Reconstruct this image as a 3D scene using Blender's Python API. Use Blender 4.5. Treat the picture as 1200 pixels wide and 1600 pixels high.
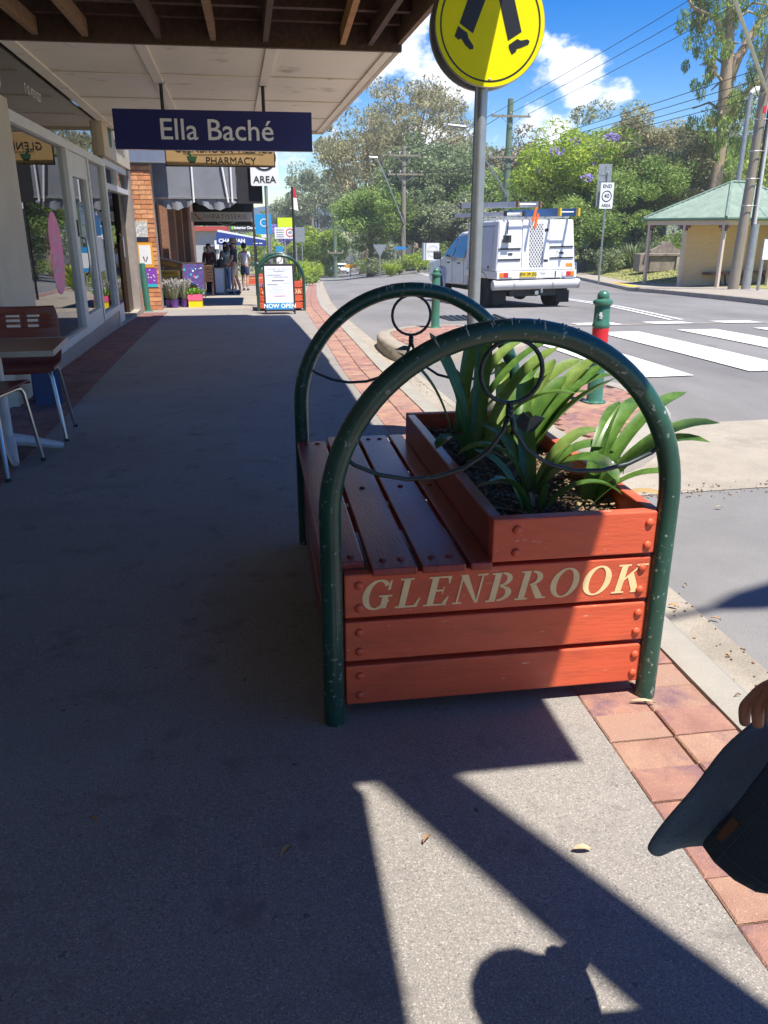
import bpy, bmesh, math, random
import numpy as np
from mathutils import Vector, Matrix, Euler, noise

for o in list(bpy.data.objects):
    bpy.data.objects.remove(o)
SC = bpy.context.scene
COL = SC.collection
R = math.radians
PI = math.pi

# ---------------------------------------------------------------- camera
cam_d = bpy.data.cameras.new('camera')
cam = bpy.data.objects.new('camera', cam_d)
COL.objects.link(cam)
SC.camera = cam
cam.location = (0, 0, 1.25)
cam.rotation_euler = (R(90 - 19.596), 0, R(-8.656))
cam_d.sensor_fit = 'VERTICAL'
cam_d.sensor_height = 32.0
cam_d.lens = 32.0 * 1250 / 1600
cam_d.clip_start = 0.05
cam_d.clip_end = 6000
SC.render.resolution_x = 768
SC.render.resolution_y = 1024

# ---------------------------------------------------------------- light, sky, exposure
SUN_TO = Vector((0.21, -0.38, 1.0)).normalized()
sun_d = bpy.data.lights.new('sun', 'SUN')
sun_d.energy = 4.8
sun_d.angle = R(0.53)
sun_d.color = (1.0, 0.94, 0.85)
sun = bpy.data.objects.new('sun', sun_d)
COL.objects.link(sun)
sun.location = (6, -10, 30)
sun.rotation_euler = SUN_TO.to_track_quat('Z', 'Y').to_euler()
SC.view_settings.view_transform = 'Standard'
SC.view_settings.look = 'None'
SC.view_settings.gamma = 1
SC.view_settings.use_curve_mapping = False
SC.view_settings.exposure = 0.88
SC.render.engine = 'CYCLES'

world = bpy.data.worlds.new('World')
SC.world = world
world.use_nodes = True
WN = world.node_tree.nodes
WL = world.node_tree.links
WN.clear()


def wnode(t, **kw):
    n = WN.new(t)
    for k, v in kw.items():
        setattr(n, k, v)
    return n


w_out = wnode('ShaderNodeOutputWorld')
w_bg = wnode('ShaderNodeBackground')
w_bg.inputs[1].default_value = 0.105
w_sky = wnode('ShaderNodeTexSky', sky_type='NISHITA')
w_sky.sun_disc = False
w_sky.sun_elevation = math.asin(SUN_TO.z)
w_sky.sun_rotation = math.atan2(SUN_TO.x, SUN_TO.y)
w_sky.altitude = 200
w_sky.air_density = 1.0
w_sky.dust_density = 0.1
w_sky.ozone_density = 3.0
w_tc = wnode('ShaderNodeTexCoord')


def wmath(op, a, b=None, clamp=False):
    n = wnode('ShaderNodeMath', operation=op, use_clamp=clamp)
    for i, v in enumerate((a, b)):
        if v is None:
            continue
        if isinstance(v, (int, float)):
            n.inputs[i].default_value = v
        else:
            WL.new(v, n.inputs[i])
    return n.outputs[0]


# cumulus: noise in the direction of view, thickened round a few cloud banks all over the sky
w_map = wnode('ShaderNodeMapping')
w_map.inputs['Scale'].default_value = (1, 1, 1.5)
WL.new(w_tc.outputs['Generated'], w_map.inputs['Vector'])
w_n1 = wnode('ShaderNodeTexNoise')
w_n1.inputs['Scale'].default_value = 13.0
w_n1.inputs['Detail'].default_value = 8.0
w_n1.inputs['Roughness'].default_value = 0.6
WL.new(w_map.outputs[0], w_n1.inputs['Vector'])
CLOUDS = [((0.165, 0.955, 0.16), 0.10), ((0.235, 0.95, 0.13), 0.10), ((0.30, 0.935, 0.125), 0.10),
          ((0.19, 0.95, 0.215), 0.09), ((0.345, 0.92, 0.15), 0.075), ((0.125, 0.97, 0.18), 0.08), ((0.27, 0.94, 0.18), 0.08),
          ((0.505, 0.855, 0.105), 0.058), ((0.475, 0.87, 0.10), 0.05), ((0.53, 0.84, 0.10), 0.05), ((0.40, 0.905, 0.145), 0.026),
          ((0.05, 0.99, 0.085), 0.035), ((0.09, 0.98, 0.10), 0.03),
          ((0.85, 0.45, 0.25), 0.2), ((0.9, -0.1, 0.2), 0.22), ((-0.6, 0.7, 0.25), 0.2), ((-0.9, 0.1, 0.2), 0.2),
          ((-0.5, -0.8, 0.25), 0.22), ((0.4, -0.85, 0.2), 0.2), ((-0.2, 0.6, 0.75), 0.12), ((0.6, 0.3, 0.7), 0.12)]
acc = None
for c, rad in CLOUDS:
    v = Vector(c).normalized()
    d = wnode('ShaderNodeVectorMath', operation='DISTANCE')
    WL.new(w_tc.outputs['Generated'], d.inputs[0])
    d.inputs[1].default_value = v
    q = wmath('DIVIDE', d.outputs['Value'], rad)
    q = wmath('SUBTRACT', 1.0, q, clamp=True)
    acc = q if acc is None else wmath('MAXIMUM', acc, q)
w_s = wmath('MULTIPLY', wmath('POWER', acc, 0.6), 0.28)
w_s = wmath('ADD', w_s, w_n1.outputs[0])
w_mr = wnode('ShaderNodeMapRange', interpolation_type='SMOOTHSTEP')
w_mr.inputs['From Min'].default_value = 0.68
w_mr.inputs['From Max'].default_value = 0.84
WL.new(w_s, w_mr.inputs['Value'])
# cloud tone: bright tops, bluish grey where thick
w_n2 = wnode('ShaderNodeTexNoise')
w_n2.inputs['Scale'].default_value = 16.0
w_n2.inputs['Detail'].default_value = 6.0
WL.new(w_map.outputs[0], w_n2.inputs['Vector'])
w_cr = wnode('ShaderNodeValToRGB')
w_cr.color_ramp.elements[0].position = 0.35
w_cr.color_ramp.elements[0].color = (4.8, 5.4, 6.6, 1)
w_cr.color_ramp.elements[1].position = 0.62
w_cr.color_ramp.elements[1].color = (8.2, 8.3, 8.6, 1)
WL.new(w_n2.outputs[0], w_cr.inputs[0])
w_hsv = wnode('ShaderNodeHueSaturation')
w_hsv.inputs['Saturation'].default_value = 1.6
w_hsv.inputs['Value'].default_value = 0.88
w_hsv.inputs['Hue'].default_value = 0.516
WL.new(w_sky.outputs[0], w_hsv.inputs['Color'])
w_mix = wnode('ShaderNodeMix', data_type='RGBA')
WL.new(w_mr.outputs[0], w_mix.inputs['Factor'])
WL.new(w_hsv.outputs[0], w_mix.inputs['A'])
WL.new(w_cr.outputs[0], w_mix.inputs['B'])
WL.new(w_mix.outputs['Result'], w_bg.inputs[0])
WL.new(w_bg.outputs[0], w_out.inputs[0])

# ---------------------------------------------------------------- helpers
random.seed(11)
rnd = random.Random(7)


def gy(y):
    """height of the street along its length: level at first, then downhill"""
    if y < 0:
        return 0.0
    if y < 22:
        return -.0011 * y * y
    if y < 125:
        return -.5324 - .0475 * (y - 22)
    return -5.425 - 2.5 * (1 - math.exp(-(y - 125) * .019))


def h(x, y):
    park = .14 * max(0, min(5, x - XR(y) - 1.2)) * max(0, min(1, (y - 30.5) / 5)) if x > 12 else 0
    return gy(y) + max(0, min(1, (y - 30) / 36)) * .12 * max(0, min(12, x - .1 * y)) + park


def basis(o):
    m = Matrix.Identity(4)
    while o is not None:
        m = Matrix.LocRotScale(o.location, o.rotation_euler, o.scale) @ m
        o = o.parent
    return m


def tag(o, label=None, cat=None, group=None, kind=None):
    if label: o['label'] = label
    if cat: o['category'] = cat
    if group: o['group'] = group
    if kind: o['kind'] = kind
    return o


def thing(name, label, cat, loc=(0, 0, 0), rotz=0.0, group=None):
    o = bpy.data.objects.new(name, None)
    COL.objects.link(o)
    o.location = loc
    o.rotation_euler = (0, 0, rotz)
    o.empty_display_size = .2
    return tag(o, label, cat, group)


def link(name, me, parent=None):
    o = bpy.data.objects.new(name, me)
    COL.objects.link(o)
    o.parent = parent
    return o


def copy_tree(o, parent=None):
    c = o.copy()
    COL.objects.link(c)
    c.parent = parent
    for ch in list(o.children):
        copy_tree(ch, c)
    return c


class MB:
    """collects shapes, then links them as one mesh object"""

    def __init__(self):
        self.v = []
        self.f = []

    def add(self, vs, fs):
        b = len(self.v)
        self.v += [tuple(p) for p in vs]
        self.f += [tuple(i + b for i in q) for q in fs]
        return self

    def box(self, x0, y0, z0, x1, y1, z1):
        x0, x1 = min(x0, x1), max(x0, x1)
        y0, y1 = min(y0, y1), max(y0, y1)
        z0, z1 = min(z0, z1), max(z0, z1)
        return self.add([(x0, y0, z0), (x1, y0, z0), (x1, y1, z0), (x0, y1, z0), (x0, y0, z1), (x1, y0, z1), (x1, y1, z1), (x0, y1, z1)],
                        [(0, 3, 2, 1), (4, 5, 6, 7), (0, 1, 5, 4), (1, 2, 6, 5), (2, 3, 7, 6), (3, 0, 4, 7)])

    def obox(self, c, s, rot=(0, 0, 0)):
        m = Euler(rot).to_matrix()
        vs = []
        for sx, sy, sz in ((-1, -1, -1), (1, -1, -1), (1, 1, -1), (-1, 1, -1), (-1, -1, 1), (1, -1, 1), (1, 1, 1), (-1, 1, 1)):
            vs.append(Vector(c) + m @ Vector((sx * s[0] / 2, sy * s[1] / 2, sz * s[2] / 2)))
        return self.add(vs, [(0, 3, 2, 1), (4, 5, 6, 7), (0, 1, 5, 4), (1, 2, 6, 5), (2, 3, 7, 6), (3, 0, 4, 7)])

    def hexa(self, vs):
        return self.add(vs, [(0, 3, 2, 1), (4, 5, 6, 7), (0, 1, 5, 4), (1, 2, 6, 5), (2, 3, 7, 6), (3, 0, 4, 7)])

    def beam(self, a, b, w, hh, up=(0, 0, 1)):
        a, b = Vector(a), Vector(b)
        d = (b - a).normalized()
        s = d.cross(Vector(up))
        if s.length < 1e-4: s = d.cross(Vector((1, 0, 0)))
        s.normalize()
        u = s.cross(d)
        s *= w / 2
        u *= hh / 2
        return self.hexa([a - s - u, a + s - u, b + s - u, b - s - u, a - s + u, a + s + u, b + s + u, b - s + u])

    def tube(self, pts, r, n=8, closed=False, caps=True):
        pts = [Vector(p) for p in pts]
        N = len(pts)
        rs = r if isinstance(r, (list, tuple)) else [r] * N
        ref = None
        rings = []
        for i, p in enumerate(pts):
            if closed:
                d = pts[(i + 1) % N] - pts[i - 1]
            else:
                d = pts[min(i + 1, N - 1)] - pts[max(i - 1, 0)]
            if d.length < 1e-9: d = Vector((0, 0, 1))
            d.normalize()
            if ref is None:
                ref = d.cross(Vector((0, 0, 1)))
                if ref.length < 1e-3: ref = d.cross(Vector((1, 0, 0)))
                ref.normalize()
            ref = (ref - d * ref.dot(d))
            if ref.length < 1e-5: ref = d.orthogonal()
            ref.normalize()
            q = d.cross(ref)
            rings.append([p + (ref * math.cos(2 * PI * k / n) + q * math.sin(2 * PI * k / n)) * rs[i] for k in range(n)])
        vs = [p for rg in rings for p in rg]
        fs = []
        M_ = N if closed else N - 1
        for i in range(M_):
            a = i * n
            b = ((i + 1) % N) * n
            for k in range(n):
                fs.append((a + k, a + (k + 1) % n, b + (k + 1) % n, b + k))
        if caps and not closed:
            fs.append(tuple(range(n))[::-1])
            fs.append(tuple((N - 1) * n + k for k in range(n)))
        return self.add(vs, fs)

    def lathe(self, prof, n=12, c=(0, 0, 0), m=None):
        vs = []
        for r_, z in prof:
            for k in range(n):
                p = Vector((r_ * math.cos(2 * PI * k / n), r_ * math.sin(2 * PI * k / n), z))
                if m is not None: p = m @ p
                vs.append(p + Vector(c))
        fs = []
        for i in range(len(prof) - 1):
            for k in range(n):
                fs.append((i * n + k, i * n + (k + 1) % n, (i + 1) * n + (k + 1) % n, (i + 1) * n + k))
        if prof[0][0] > 1e-5: fs.append(tuple(range(n))[::-1])
        if prof[-1][0] > 1e-5: fs.append(tuple((len(prof) - 1) * n + k for k in range(n)))
        return self.add(vs, fs)

    def prism(self, poly, fn, t0, t1):
        """poly: list of (a, b); fn(a, b, t) -> point"""
        n = len(poly)
        vs = [fn(a, b, t0) for a, b in poly] + [fn(a, b, t1) for a, b in poly]
        fs = [tuple(range(n))[::-1], tuple(range(n, 2 * n))]
        for k in range(n):
            fs.append((k, (k + 1) % n, n + (k + 1) % n, n + k))
        return self.add(vs, fs)

    def poly(self, pts):
        return self.add(pts, [tuple(range(len(pts)))])

    def dome(self, c, r, ax=(0, 0, 1), n=8, flat=.55):
        m = Vector(ax).to_track_quat('Z', 'Y').to_matrix()
        return self.lathe([(r, 0), (r * .86, r * flat * .55), (r * .5, r * flat * .88), (0.0001, r * flat)], n, c, m)

    def build(self, name, mat, parent=None, world=False, smooth=False, bevel=0, weld=False, angle=None):
        me = bpy.data.meshes.new(name)
        vs = self.v
        if world and parent is not None:
            inv = basis(parent).inverted()
            vs = [inv @ Vector(p) for p in vs]
        me.from_pydata([tuple(p) for p in vs], [], self.f)
        if mat is not None:
            for m in (mat if isinstance(mat, (list, tuple)) else [mat]):
                me.materials.append(m)
        bm = bmesh.new()
        bm.from_mesh(me)
        if weld: bmesh.ops.remove_doubles(bm, verts=bm.verts, dist=1e-5)
        bmesh.ops.recalc_face_normals(bm, faces=bm.faces)
        bm.to_mesh(me)
        bm.free()
        if smooth:
            me.polygons.foreach_set('use_smooth', [True] * len(me.polygons))
            if smooth != 'all':
                me.set_sharp_from_angle(angle=R(angle or 40))
        o = link(name, me, parent)
        if bevel:
            b = o.modifiers.new('bevel', 'BEVEL')
            b.width = bevel
            b.segments = 2
            b.limit_method = 'ANGLE'
            b.angle_limit = R(40)
        return o


def sheet(name, mat, xs, ys, zf, parent=None, skirt=0):
    """grid sheet; xs(y) -> list of x, zf(x, y)"""
    vs, fs = [], []
    rows = [xs(y) for y in ys]
    n = len(rows[0])
    for y, row in zip(ys, rows):
        for x in row: vs.append((x, y, zf(x, y)))
    for j in range(len(ys) - 1):
        for i in range(n - 1):
            a = j * n + i
            fs.append((a, a + 1, a + n + 1, a + n))
    mb = MB()
    mb.add(vs, fs)
    if skirt:
        m = len(ys)
        border = [i for i in range(n)] + [j * n + n - 1 for j in range(1, m)] + [(m - 1) * n + i for i in range(n - 2, -1, -1)] + [j * n for j in range(m - 2, 0, -1)]
        b0 = len(mb.v)
        for i in border:
            p = mb.v[i]
            mb.v.append((p[0], p[1], p[2] - skirt))
        k = len(border)
        for i in range(k):
            mb.f.append((border[i], border[(i + 1) % k], b0 + (i + 1) % k, b0 + i))
    me = bpy.data.meshes.new(name)
    me.from_pydata(mb.v, [], mb.f)
    me.materials.append(mat)
    o = link(name, me, parent)
    return o


def lin(a, b, n):
    return [a + (b - a) * i / (n - 1) for i in range(n)]


def interp(knots, t):
    if t <= knots[0][0]: return knots[0][1]
    for (a, va), (b, vb) in zip(knots, knots[1:]):
        if t <= b:
            return va + (vb - va) * (t - a) / (b - a)
    return knots[-1][1]


def text_obj(name, s, size, mat, parent=None, mtx=Matrix.Identity(4), align='CENTER', world=False, bold=0.0, sx=1.0, spacing=1.0, shear=0):
    cu = bpy.data.curves.new('txt', 'FONT')
    cu.body = s
    cu.size = size
    cu.align_x = align
    cu.align_y = 'CENTER'
    cu.resolution_u = 3
    cu.offset = bold
    cu.space_character = spacing
    cu.shear = shear
    ob = bpy.data.objects.new('txt', cu)
    COL.objects.link(ob)
    me = bpy.data.meshes.new_from_object(ob)
    bpy.data.objects.remove(ob)
    bpy.data.curves.remove(cu)
    me.materials.clear()
    me.materials.append(mat)
    m = mtx @ Matrix.Diagonal((sx, 1, 1, 1))
    if world and parent is not None: m = basis(parent).inverted() @ m
    me.transform(m)
    me.name = name
    return link(name, me, parent)


def face_cam(x, y, z, rz=0.0):
    """matrix for print on a face that looks towards -Y (turned by rz)"""
    return Matrix.Translation((x, y, z)) @ Matrix.Rotation(rz, 4, 'Z') @ Matrix.Rotation(PI / 2, 4, 'X')


# ---------------------------------------------------------------- materials
MATS = {}


def mat(name, col, rough=.6, metal=0., var=.12, scale=6., bump=0., bscale=80., spec=.5, col2=None, detail=5., stretch=(1, 1, 1), speck=None, coat=0., transl=0., island=0., each=False):
    if name in MATS: return MATS[name]
    m = bpy.data.materials.new(name)
    m.use_nodes = True
    N, L = m.node_tree.nodes, m.node_tree.links
    p = N['Principled BSDF']
    out = N['Material Output']
    p.inputs['Roughness'].default_value = rough
    p.inputs['Metallic'].default_value = metal
    p.inputs['Specular IOR Level'].default_value = spec
    if coat:
        p.inputs['Coat Weight'].default_value = coat
        p.inputs['Coat Roughness'].default_value = .12
    tc = N.new('ShaderNodeTexCoord')
    mp = N.new('ShaderNodeMapping')
    mp.inputs['Scale'].default_value = stretch
    if each:    # every piece shows another stretch of the pattern
        oi = N.new('ShaderNodeObjectInfo')
        va = N.new('ShaderNodeVectorMath')
        va.operation = 'MULTIPLY_ADD'
        va.inputs[1].default_value = (3.7, 3.7, 3.7)
        L.new(oi.outputs['Location'], va.inputs[0])
        L.new(tc.outputs['Object'], va.inputs[2])
        L.new(va.outputs[0], mp.inputs[0])
    else:
        L.new(tc.outputs['Object'], mp.inputs[0])
    nz = N.new('ShaderNodeTexNoise')
    nz.inputs['Scale'].default_value = scale
    nz.inputs['Detail'].default_value = detail
    nz.inputs['Roughness'].default_value = .62
    L.new(mp.outputs[0], nz.inputs['Vector'])
    mix = N.new('ShaderNodeMix')
    mix.data_type = 'RGBA'
    c = Vector(col)
    a = c * (1 - var)
    b = Vector(col2) if col2 else c * (1 + var)
    mix.inputs['A'].default_value = (*a, 1)
    mix.inputs['B'].default_value = (*b, 1)
    rmp = N.new('ShaderNodeMapRange')
    rmp.inputs['From Min'].default_value = .3
    rmp.inputs['From Max'].default_value = .7
    L.new(nz.outputs[0], rmp.inputs[0])
    L.new(rmp.outputs[0], mix.inputs['Factor'])
    colout = mix.outputs['Result']
    if island:
        g = N.new('ShaderNodeNewGeometry')
        hs = N.new('ShaderNodeHueSaturation')
        mr = N.new('ShaderNodeMapRange')
        mr.inputs['To Min'].default_value = 1 - island
        mr.inputs['To Max'].default_value = 1 + island
        L.new(g.outputs['Random Per Island'], mr.inputs[0])
        L.new(mr.outputs[0], hs.inputs['Value'])
        mr2 = N.new('ShaderNodeMapRange')
        mr2.inputs['To Min'].default_value = .5 - island * .05
        mr2.inputs['To Max'].default_value = .5 + island * .05
        fr = N.new('ShaderNodeMath')
        fr.operation = 'FRACT'
        ml = N.new('ShaderNodeMath')
        ml.operation = 'MULTIPLY'
        ml.inputs[1].default_value = 17.31
        L.new(g.outputs['Random Per Island'], ml.inputs[0])
        L.new(ml.outputs[0], fr.inputs[0])
        L.new(fr.outputs[0], mr2.inputs[0])
        L.new(mr2.outputs[0], hs.inputs['Hue'])
        L.new(colout, hs.inputs['Color'])
        colout = hs.outputs[0]
    if speck:   # (colour, scale, low, high): worn spots of another colour
        for sc_, ssc, lo, hi in (speck if isinstance(speck, list) else [speck]):
            n2 = N.new('ShaderNodeTexNoise')
            n2.inputs['Scale'].default_value = ssc
            n2.inputs['Detail'].default_value = 4
            n2.inputs['Roughness'].default_value = .7
            L.new(mp.outputs[0], n2.inputs['Vector'])
            r2 = N.new('ShaderNodeMapRange')
            r2.inputs['From Min'].default_value = lo
            r2.inputs['From Max'].default_value = hi
            L.new(n2.outputs[0], r2.inputs[0])
            m2 = N.new('ShaderNodeMix')
            m2.data_type = 'RGBA'
            L.new(r2.outputs[0], m2.inputs['Factor'])
            L.new(colout, m2.inputs['A'])
            m2.inputs['B'].default_value = (*sc_, 1)
            colout = m2.outputs['Result']
    L.new(colout, p.inputs['Base Color'])
    if bump:
        n3 = N.new('ShaderNodeTexNoise')
        n3.inputs['Scale'].default_value = bscale
        n3.inputs['Detail'].default_value = 4
        L.new(mp.outputs[0], n3.inputs['Vector'])
        bp = N.new('ShaderNodeBump')
        bp.inputs['Strength'].default_value = bump
        bp.inputs['Distance'].default_value = .01
        L.new(n3.outputs[0], bp.inputs['Height'])
        L.new(bp.outputs[0], p.inputs['Normal'])
    if transl:
        tr = N.new('ShaderNodeBsdfTranslucent')
        L.new(colout, tr.inputs[0])
        ms = N.new('ShaderNodeMixShader')
        ms.inputs[0].default_value = transl
        L.new(p.outputs[0], ms.inputs[1])
        L.new(tr.outputs[0], ms.inputs[2])
        L.new(ms.outputs[0], out.inputs[0])
    MATS[name] = m
    return m


def glass_mat(name, tint=(.75, .8, .8), refl=1.0, ior=1.52, ro=0.0):
    if name in MATS: return MATS[name]
    m = bpy.data.materials.new(name)
    m.use_nodes = True
    N, L = m.node_tree.nodes, m.node_tree.links
    N.remove(N['Principled BSDF'])
    out = N['Material Output']
    t = N.new('ShaderNodeBsdfTransparent')
    t.inputs[0].default_value = (*tint, 1)
    g = N.new('ShaderNodeBsdfGlossy')
    g.inputs['Roughness'].default_value = ro
    g.inputs['Color'].default_value = (refl, refl, refl, 1)
    f = N.new('ShaderNodeFresnel')
    f.inputs[0].default_value = ior
    ms = N.new('ShaderNodeMixShader')
    L.new(f.outputs[0], ms.inputs[0])
    L.new(t.outputs[0], ms.inputs[1])
    L.new(g.outputs[0], ms.inputs[2])
    L.new(ms.outputs[0], out.inputs[0])
    MATS[name] = m
    return m


def plain(name, col, rough=.5, metal=0., **k):
    return mat(name, col, rough, metal, var=k.pop('var', .05), **k)


asphalt_path = mat('asphalt_path', (.252, .234, .212), .78, var=.16, scale=2.2, bump=.35, bscale=420, detail=8,
                   speck=[((.15, .138, .126), 1.1, .50, .80), ((.50, .46, .40), 260, .52, .66), ((.10, .093, .087), 200, .54, .68), ((.16, .148, .136), 5.5, .56, .74), ((.10, .092, .086), 13, .66, .70)])
asphalt_road = mat('asphalt_road', (.195, .188, .182), .9, stretch=(1, .4, 1), var=.14, scale=.8, bump=.4, bscale=120, detail=8,
                   speck=[((.30, .29, .275), 260, .54, .68), ((.11, .107, .104), 200, .56, .70), ((.145, .14, .136), .5, .45, .70), ((.13, .125, .12), 3.5, .60, .72)])
asphalt_patch = mat('asphalt_patch', (.20, .195, .19), .9, var=.12, scale=2, bump=.5, bscale=150,
                    speck=[((.26, .255, .25), 240, .58, .72), ((.10, .10, .10), 180, .60, .72)])
concrete = mat('concrete', (.325, .288, .232), .9, var=.16, scale=3, bump=.4, bscale=90, detail=8,
               speck=[((.19, .165, .13), 2.0, .55, .80), ((.44, .40, .33), 190, .54, .70), ((.18, .16, .13), 130, .56, .70)])
kerb_conc = mat('kerb_concrete', (.31, .288, .243), .85, var=.12, scale=5, bump=.3, bscale=110, detail=8,
                speck=[((.26, .23, .18), 5.0, .62, .80), ((.33, .30, .25), 120, .64, .74)])
paver_a = mat('paver_a', (.38, .195, .145), .85, var=.25, scale=6, bump=.5, bscale=260, each=True, col2=(.43, .27, .185), speck=[((.20, .11, .12), 5, .48, .66), ((.60, .48, .38), 230, .62, .70)])
paver_b = mat('paver_b', (.36, .175, .14), .85, var=.25, scale=7, bump=.5, bscale=260, each=True, col2=(.41, .225, .16), speck=[((.19, .105, .12), 6, .48, .64), ((.58, .45, .36), 230, .62, .70)])
paver_c = mat('paver_c', (.41, .27, .195), .85, var=.2, scale=5, bump=.5, bscale=260, each=True, col2=(.38, .205, .15), speck=[((.22, .12, .12), 5, .52, .68), ((.62, .50, .39), 230, .62, .70)])
paver_dark = mat('paver_dark', (.21, .10, .085), .85, var=.3, scale=7, bump=.5, bscale=120, speck=((.12, .07, .065), 4, .5, .7))
white_paint = mat('road_paint', (.70, .70, .68), .75, stretch=(3, .5, 1), var=.08, scale=3, bump=.2, bscale=120, speck=[((.32, .31, .30), 20, .56, .64), ((.44, .43, .42), 2.6, .52, .75)])
yellow_paint = mat('yellow_paint', (.75, .48, .05), .7, var=.1, speck=((.4, .36, .25), 25, .62, .76))
soil = mat('soil', (.11, .08, .055), .95, var=.4, scale=30, bump=.8, bscale=60)
grass_m = mat('grass_ground', (.24, .27, .07), .95, var=.35, scale=3, bump=.6, bscale=40, col2=(.36, .34, .12))
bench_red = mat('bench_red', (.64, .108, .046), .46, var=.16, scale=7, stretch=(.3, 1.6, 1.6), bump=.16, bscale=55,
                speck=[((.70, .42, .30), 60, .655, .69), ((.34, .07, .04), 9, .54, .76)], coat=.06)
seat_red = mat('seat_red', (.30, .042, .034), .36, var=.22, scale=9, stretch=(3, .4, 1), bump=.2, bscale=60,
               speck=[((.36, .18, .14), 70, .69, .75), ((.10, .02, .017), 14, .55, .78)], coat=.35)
green_paint = mat('green_paint', (.017, .072, .050), .34, var=.2, scale=8, bump=.05, bscale=60,
                  speck=[((.30, .34, .31), 55, .625, .66), ((.16, .22, .19), 17, .64, .70)], coat=.15)
bollard_green = mat('bollard_green', (.045, .155, .105), .4, var=.12, scale=10, speck=[((.25, .30, .27), 30, .70, .74)], coat=.2)
iron = mat('iron', (.035, .05, .052), .45, .3, var=.3, scale=30, speck=((.25, .27, .27), 60, .68, .74))
cream_letter = mat('cream_letter', (.86, .66, .34), .6, var=.1, scale=20, speck=((.45, .2, .1), 60, .70, .76))
strap_leaf = mat('strap_leaf', (.075, .19, .035), .36, var=.3, scale=5, col2=(.15, .28, .055), transl=.32, stretch=(6, 6, 1), coat=.15)
strap_leaf2 = mat('strap_leaf_pale', (.17, .29, .055), .36, var=.25, scale=5, col2=(.26, .36, .09), transl=.35, stretch=(6, 6, 1), coat=.1)
galv = mat('galvanised', (.42, .43, .43), .42, .75, var=.14, scale=9, bump=.03)
sign_yellow = plain('sign_yellow', (.92, .82, .0), .5, spec=.2)
black_print = plain('black_print', (.015, .015, .018), .45)
white_print = plain('white_print', (.80, .80, .79), .45)
navy = plain('navy_sign', (.006, .01, .125), .3, coat=.3)
grey_letter = plain('grey_letter', (.82, .80, .78), .45)
cream = plain('cream', (.60, .50, .36), .55, var=.08, scale=3)
soffit_m = mat('soffit', (.86, .78, .63), .6, var=.05, scale=1.2, speck=[((.45, .38, .29), 1.9, .60, .74)])
timber_dark = mat('timber_dark', (.075, .036, .02), .7, var=.4, scale=4, stretch=(6, .8, 6), bump=.4, bscale=40)
timber_mid = mat('timber_mid', (.23, .13, .065), .7, var=.3, scale=4, stretch=(1, 6, 6), bump=.3, bscale=40)
alu = mat('aluminium', (.70, .69, .67), .45, .25, var=.06)
tile_grey = mat('tile_grey', (.34, .30, .27), .4, var=.14, scale=5, speck=((.2, .18, .17), 40, .6, .7))
shop_glass = glass_mat('shop_glass', (.82, .85, .84), 1.0, 1.75)
car_glass = mat('car_glass', (.03, .04, .045), .04, 0, var=.1, spec=.9, coat=.6)
white_car = mat('white_car', (.76, .77, .775), .36, var=.05, scale=2.5, coat=.4, speck=[((.58, .55, .50), 1.6, .56, .80)])
dark_plastic = mat('dark_plastic', (.025, .026, .028), .6, var=.15)
rubber = mat('rubber', (.022, .022, .022), .85, var=.2, scale=20)
chrome = mat('chrome', (.55, .55, .56), .30, 1.0, var=.05)
steel = mat('steel', (.5, .5, .51), .35, .8, var=.08)
red_plain = plain('red_plain', (.62, .02, .03), .45)
orange_plain = plain('orange_plain', (.85, .16, .02), .5)
blue_plain = plain('blue_plain', (.02, .22, .55), .5)
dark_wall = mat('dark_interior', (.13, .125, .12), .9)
skin_m = mat('skin', (.50, .26, .17), .5, var=.1, scale=20)
skin_red = mat('skin_hand', (.62, .30, .21), .48, var=.16, scale=30, bump=.15, bscale=160)
bark_pale = mat('bark_pale', (.34, .26, .18), .9, var=.3, scale=2.2, bump=.5, bscale=12, stretch=(3, 3, .7), speck=[((.17, .11, .075), 2.2, .55, .70)])
bark_dark = mat('bark_dark', (.10, .075, .055), .95, var=.35, scale=4, bump=.6, bscale=16, stretch=(4, 4, .8))
pole_wood = mat('pole_wood', (.27, .235, .18), .9, var=.25, scale=3, stretch=(8, 8, .5), bump=.3, bscale=20, speck=((.16, .17, .09), 3, .55, .75))
pole_green = mat('pole_green', (.13, .20, .13), .9, var=.25, scale=3, stretch=(8, 8, .5))
cable = plain('cable', (.02, .02, .022), .6)

# ================================================================ ground, road, footpath
XKN = [(-12, 1.2), (3, 1.2), (8, 1.14), (12, 1.20), (17, 1.27), (23, 1.6), (50, 3.5), (119, 9.0), (200, 18)]
XRN = [(-12, 10.4), (10, 10.8), (18, 12), (25.5, 13.5), (40, 15.7), (60, 18.5), (119, 26), (200, 36)]


def XK(y): return interp(XKN, y)


def XR(y): return interp(XRN, y)


def zr(x, y):
    """road surface: below the kerbs, lifted at the crossing"""
    s = lambda a, b, t: (lambda u: u * u * (3 - 2 * u))(max(0, min(1, (t - a) / (b - a))))
    up = s(5.4, 6.9, y) * (1 - s(11.6, 12.8, y)) * s(1.6, 3.2, x)
    xa, xb = XK(y), XR(y)
    f = max(0, min(1, (x - xa) / (xb - xa)))
    return h(x, y) - .14 + .075 * up + .055 * 4 * f * (1 - f)


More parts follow.
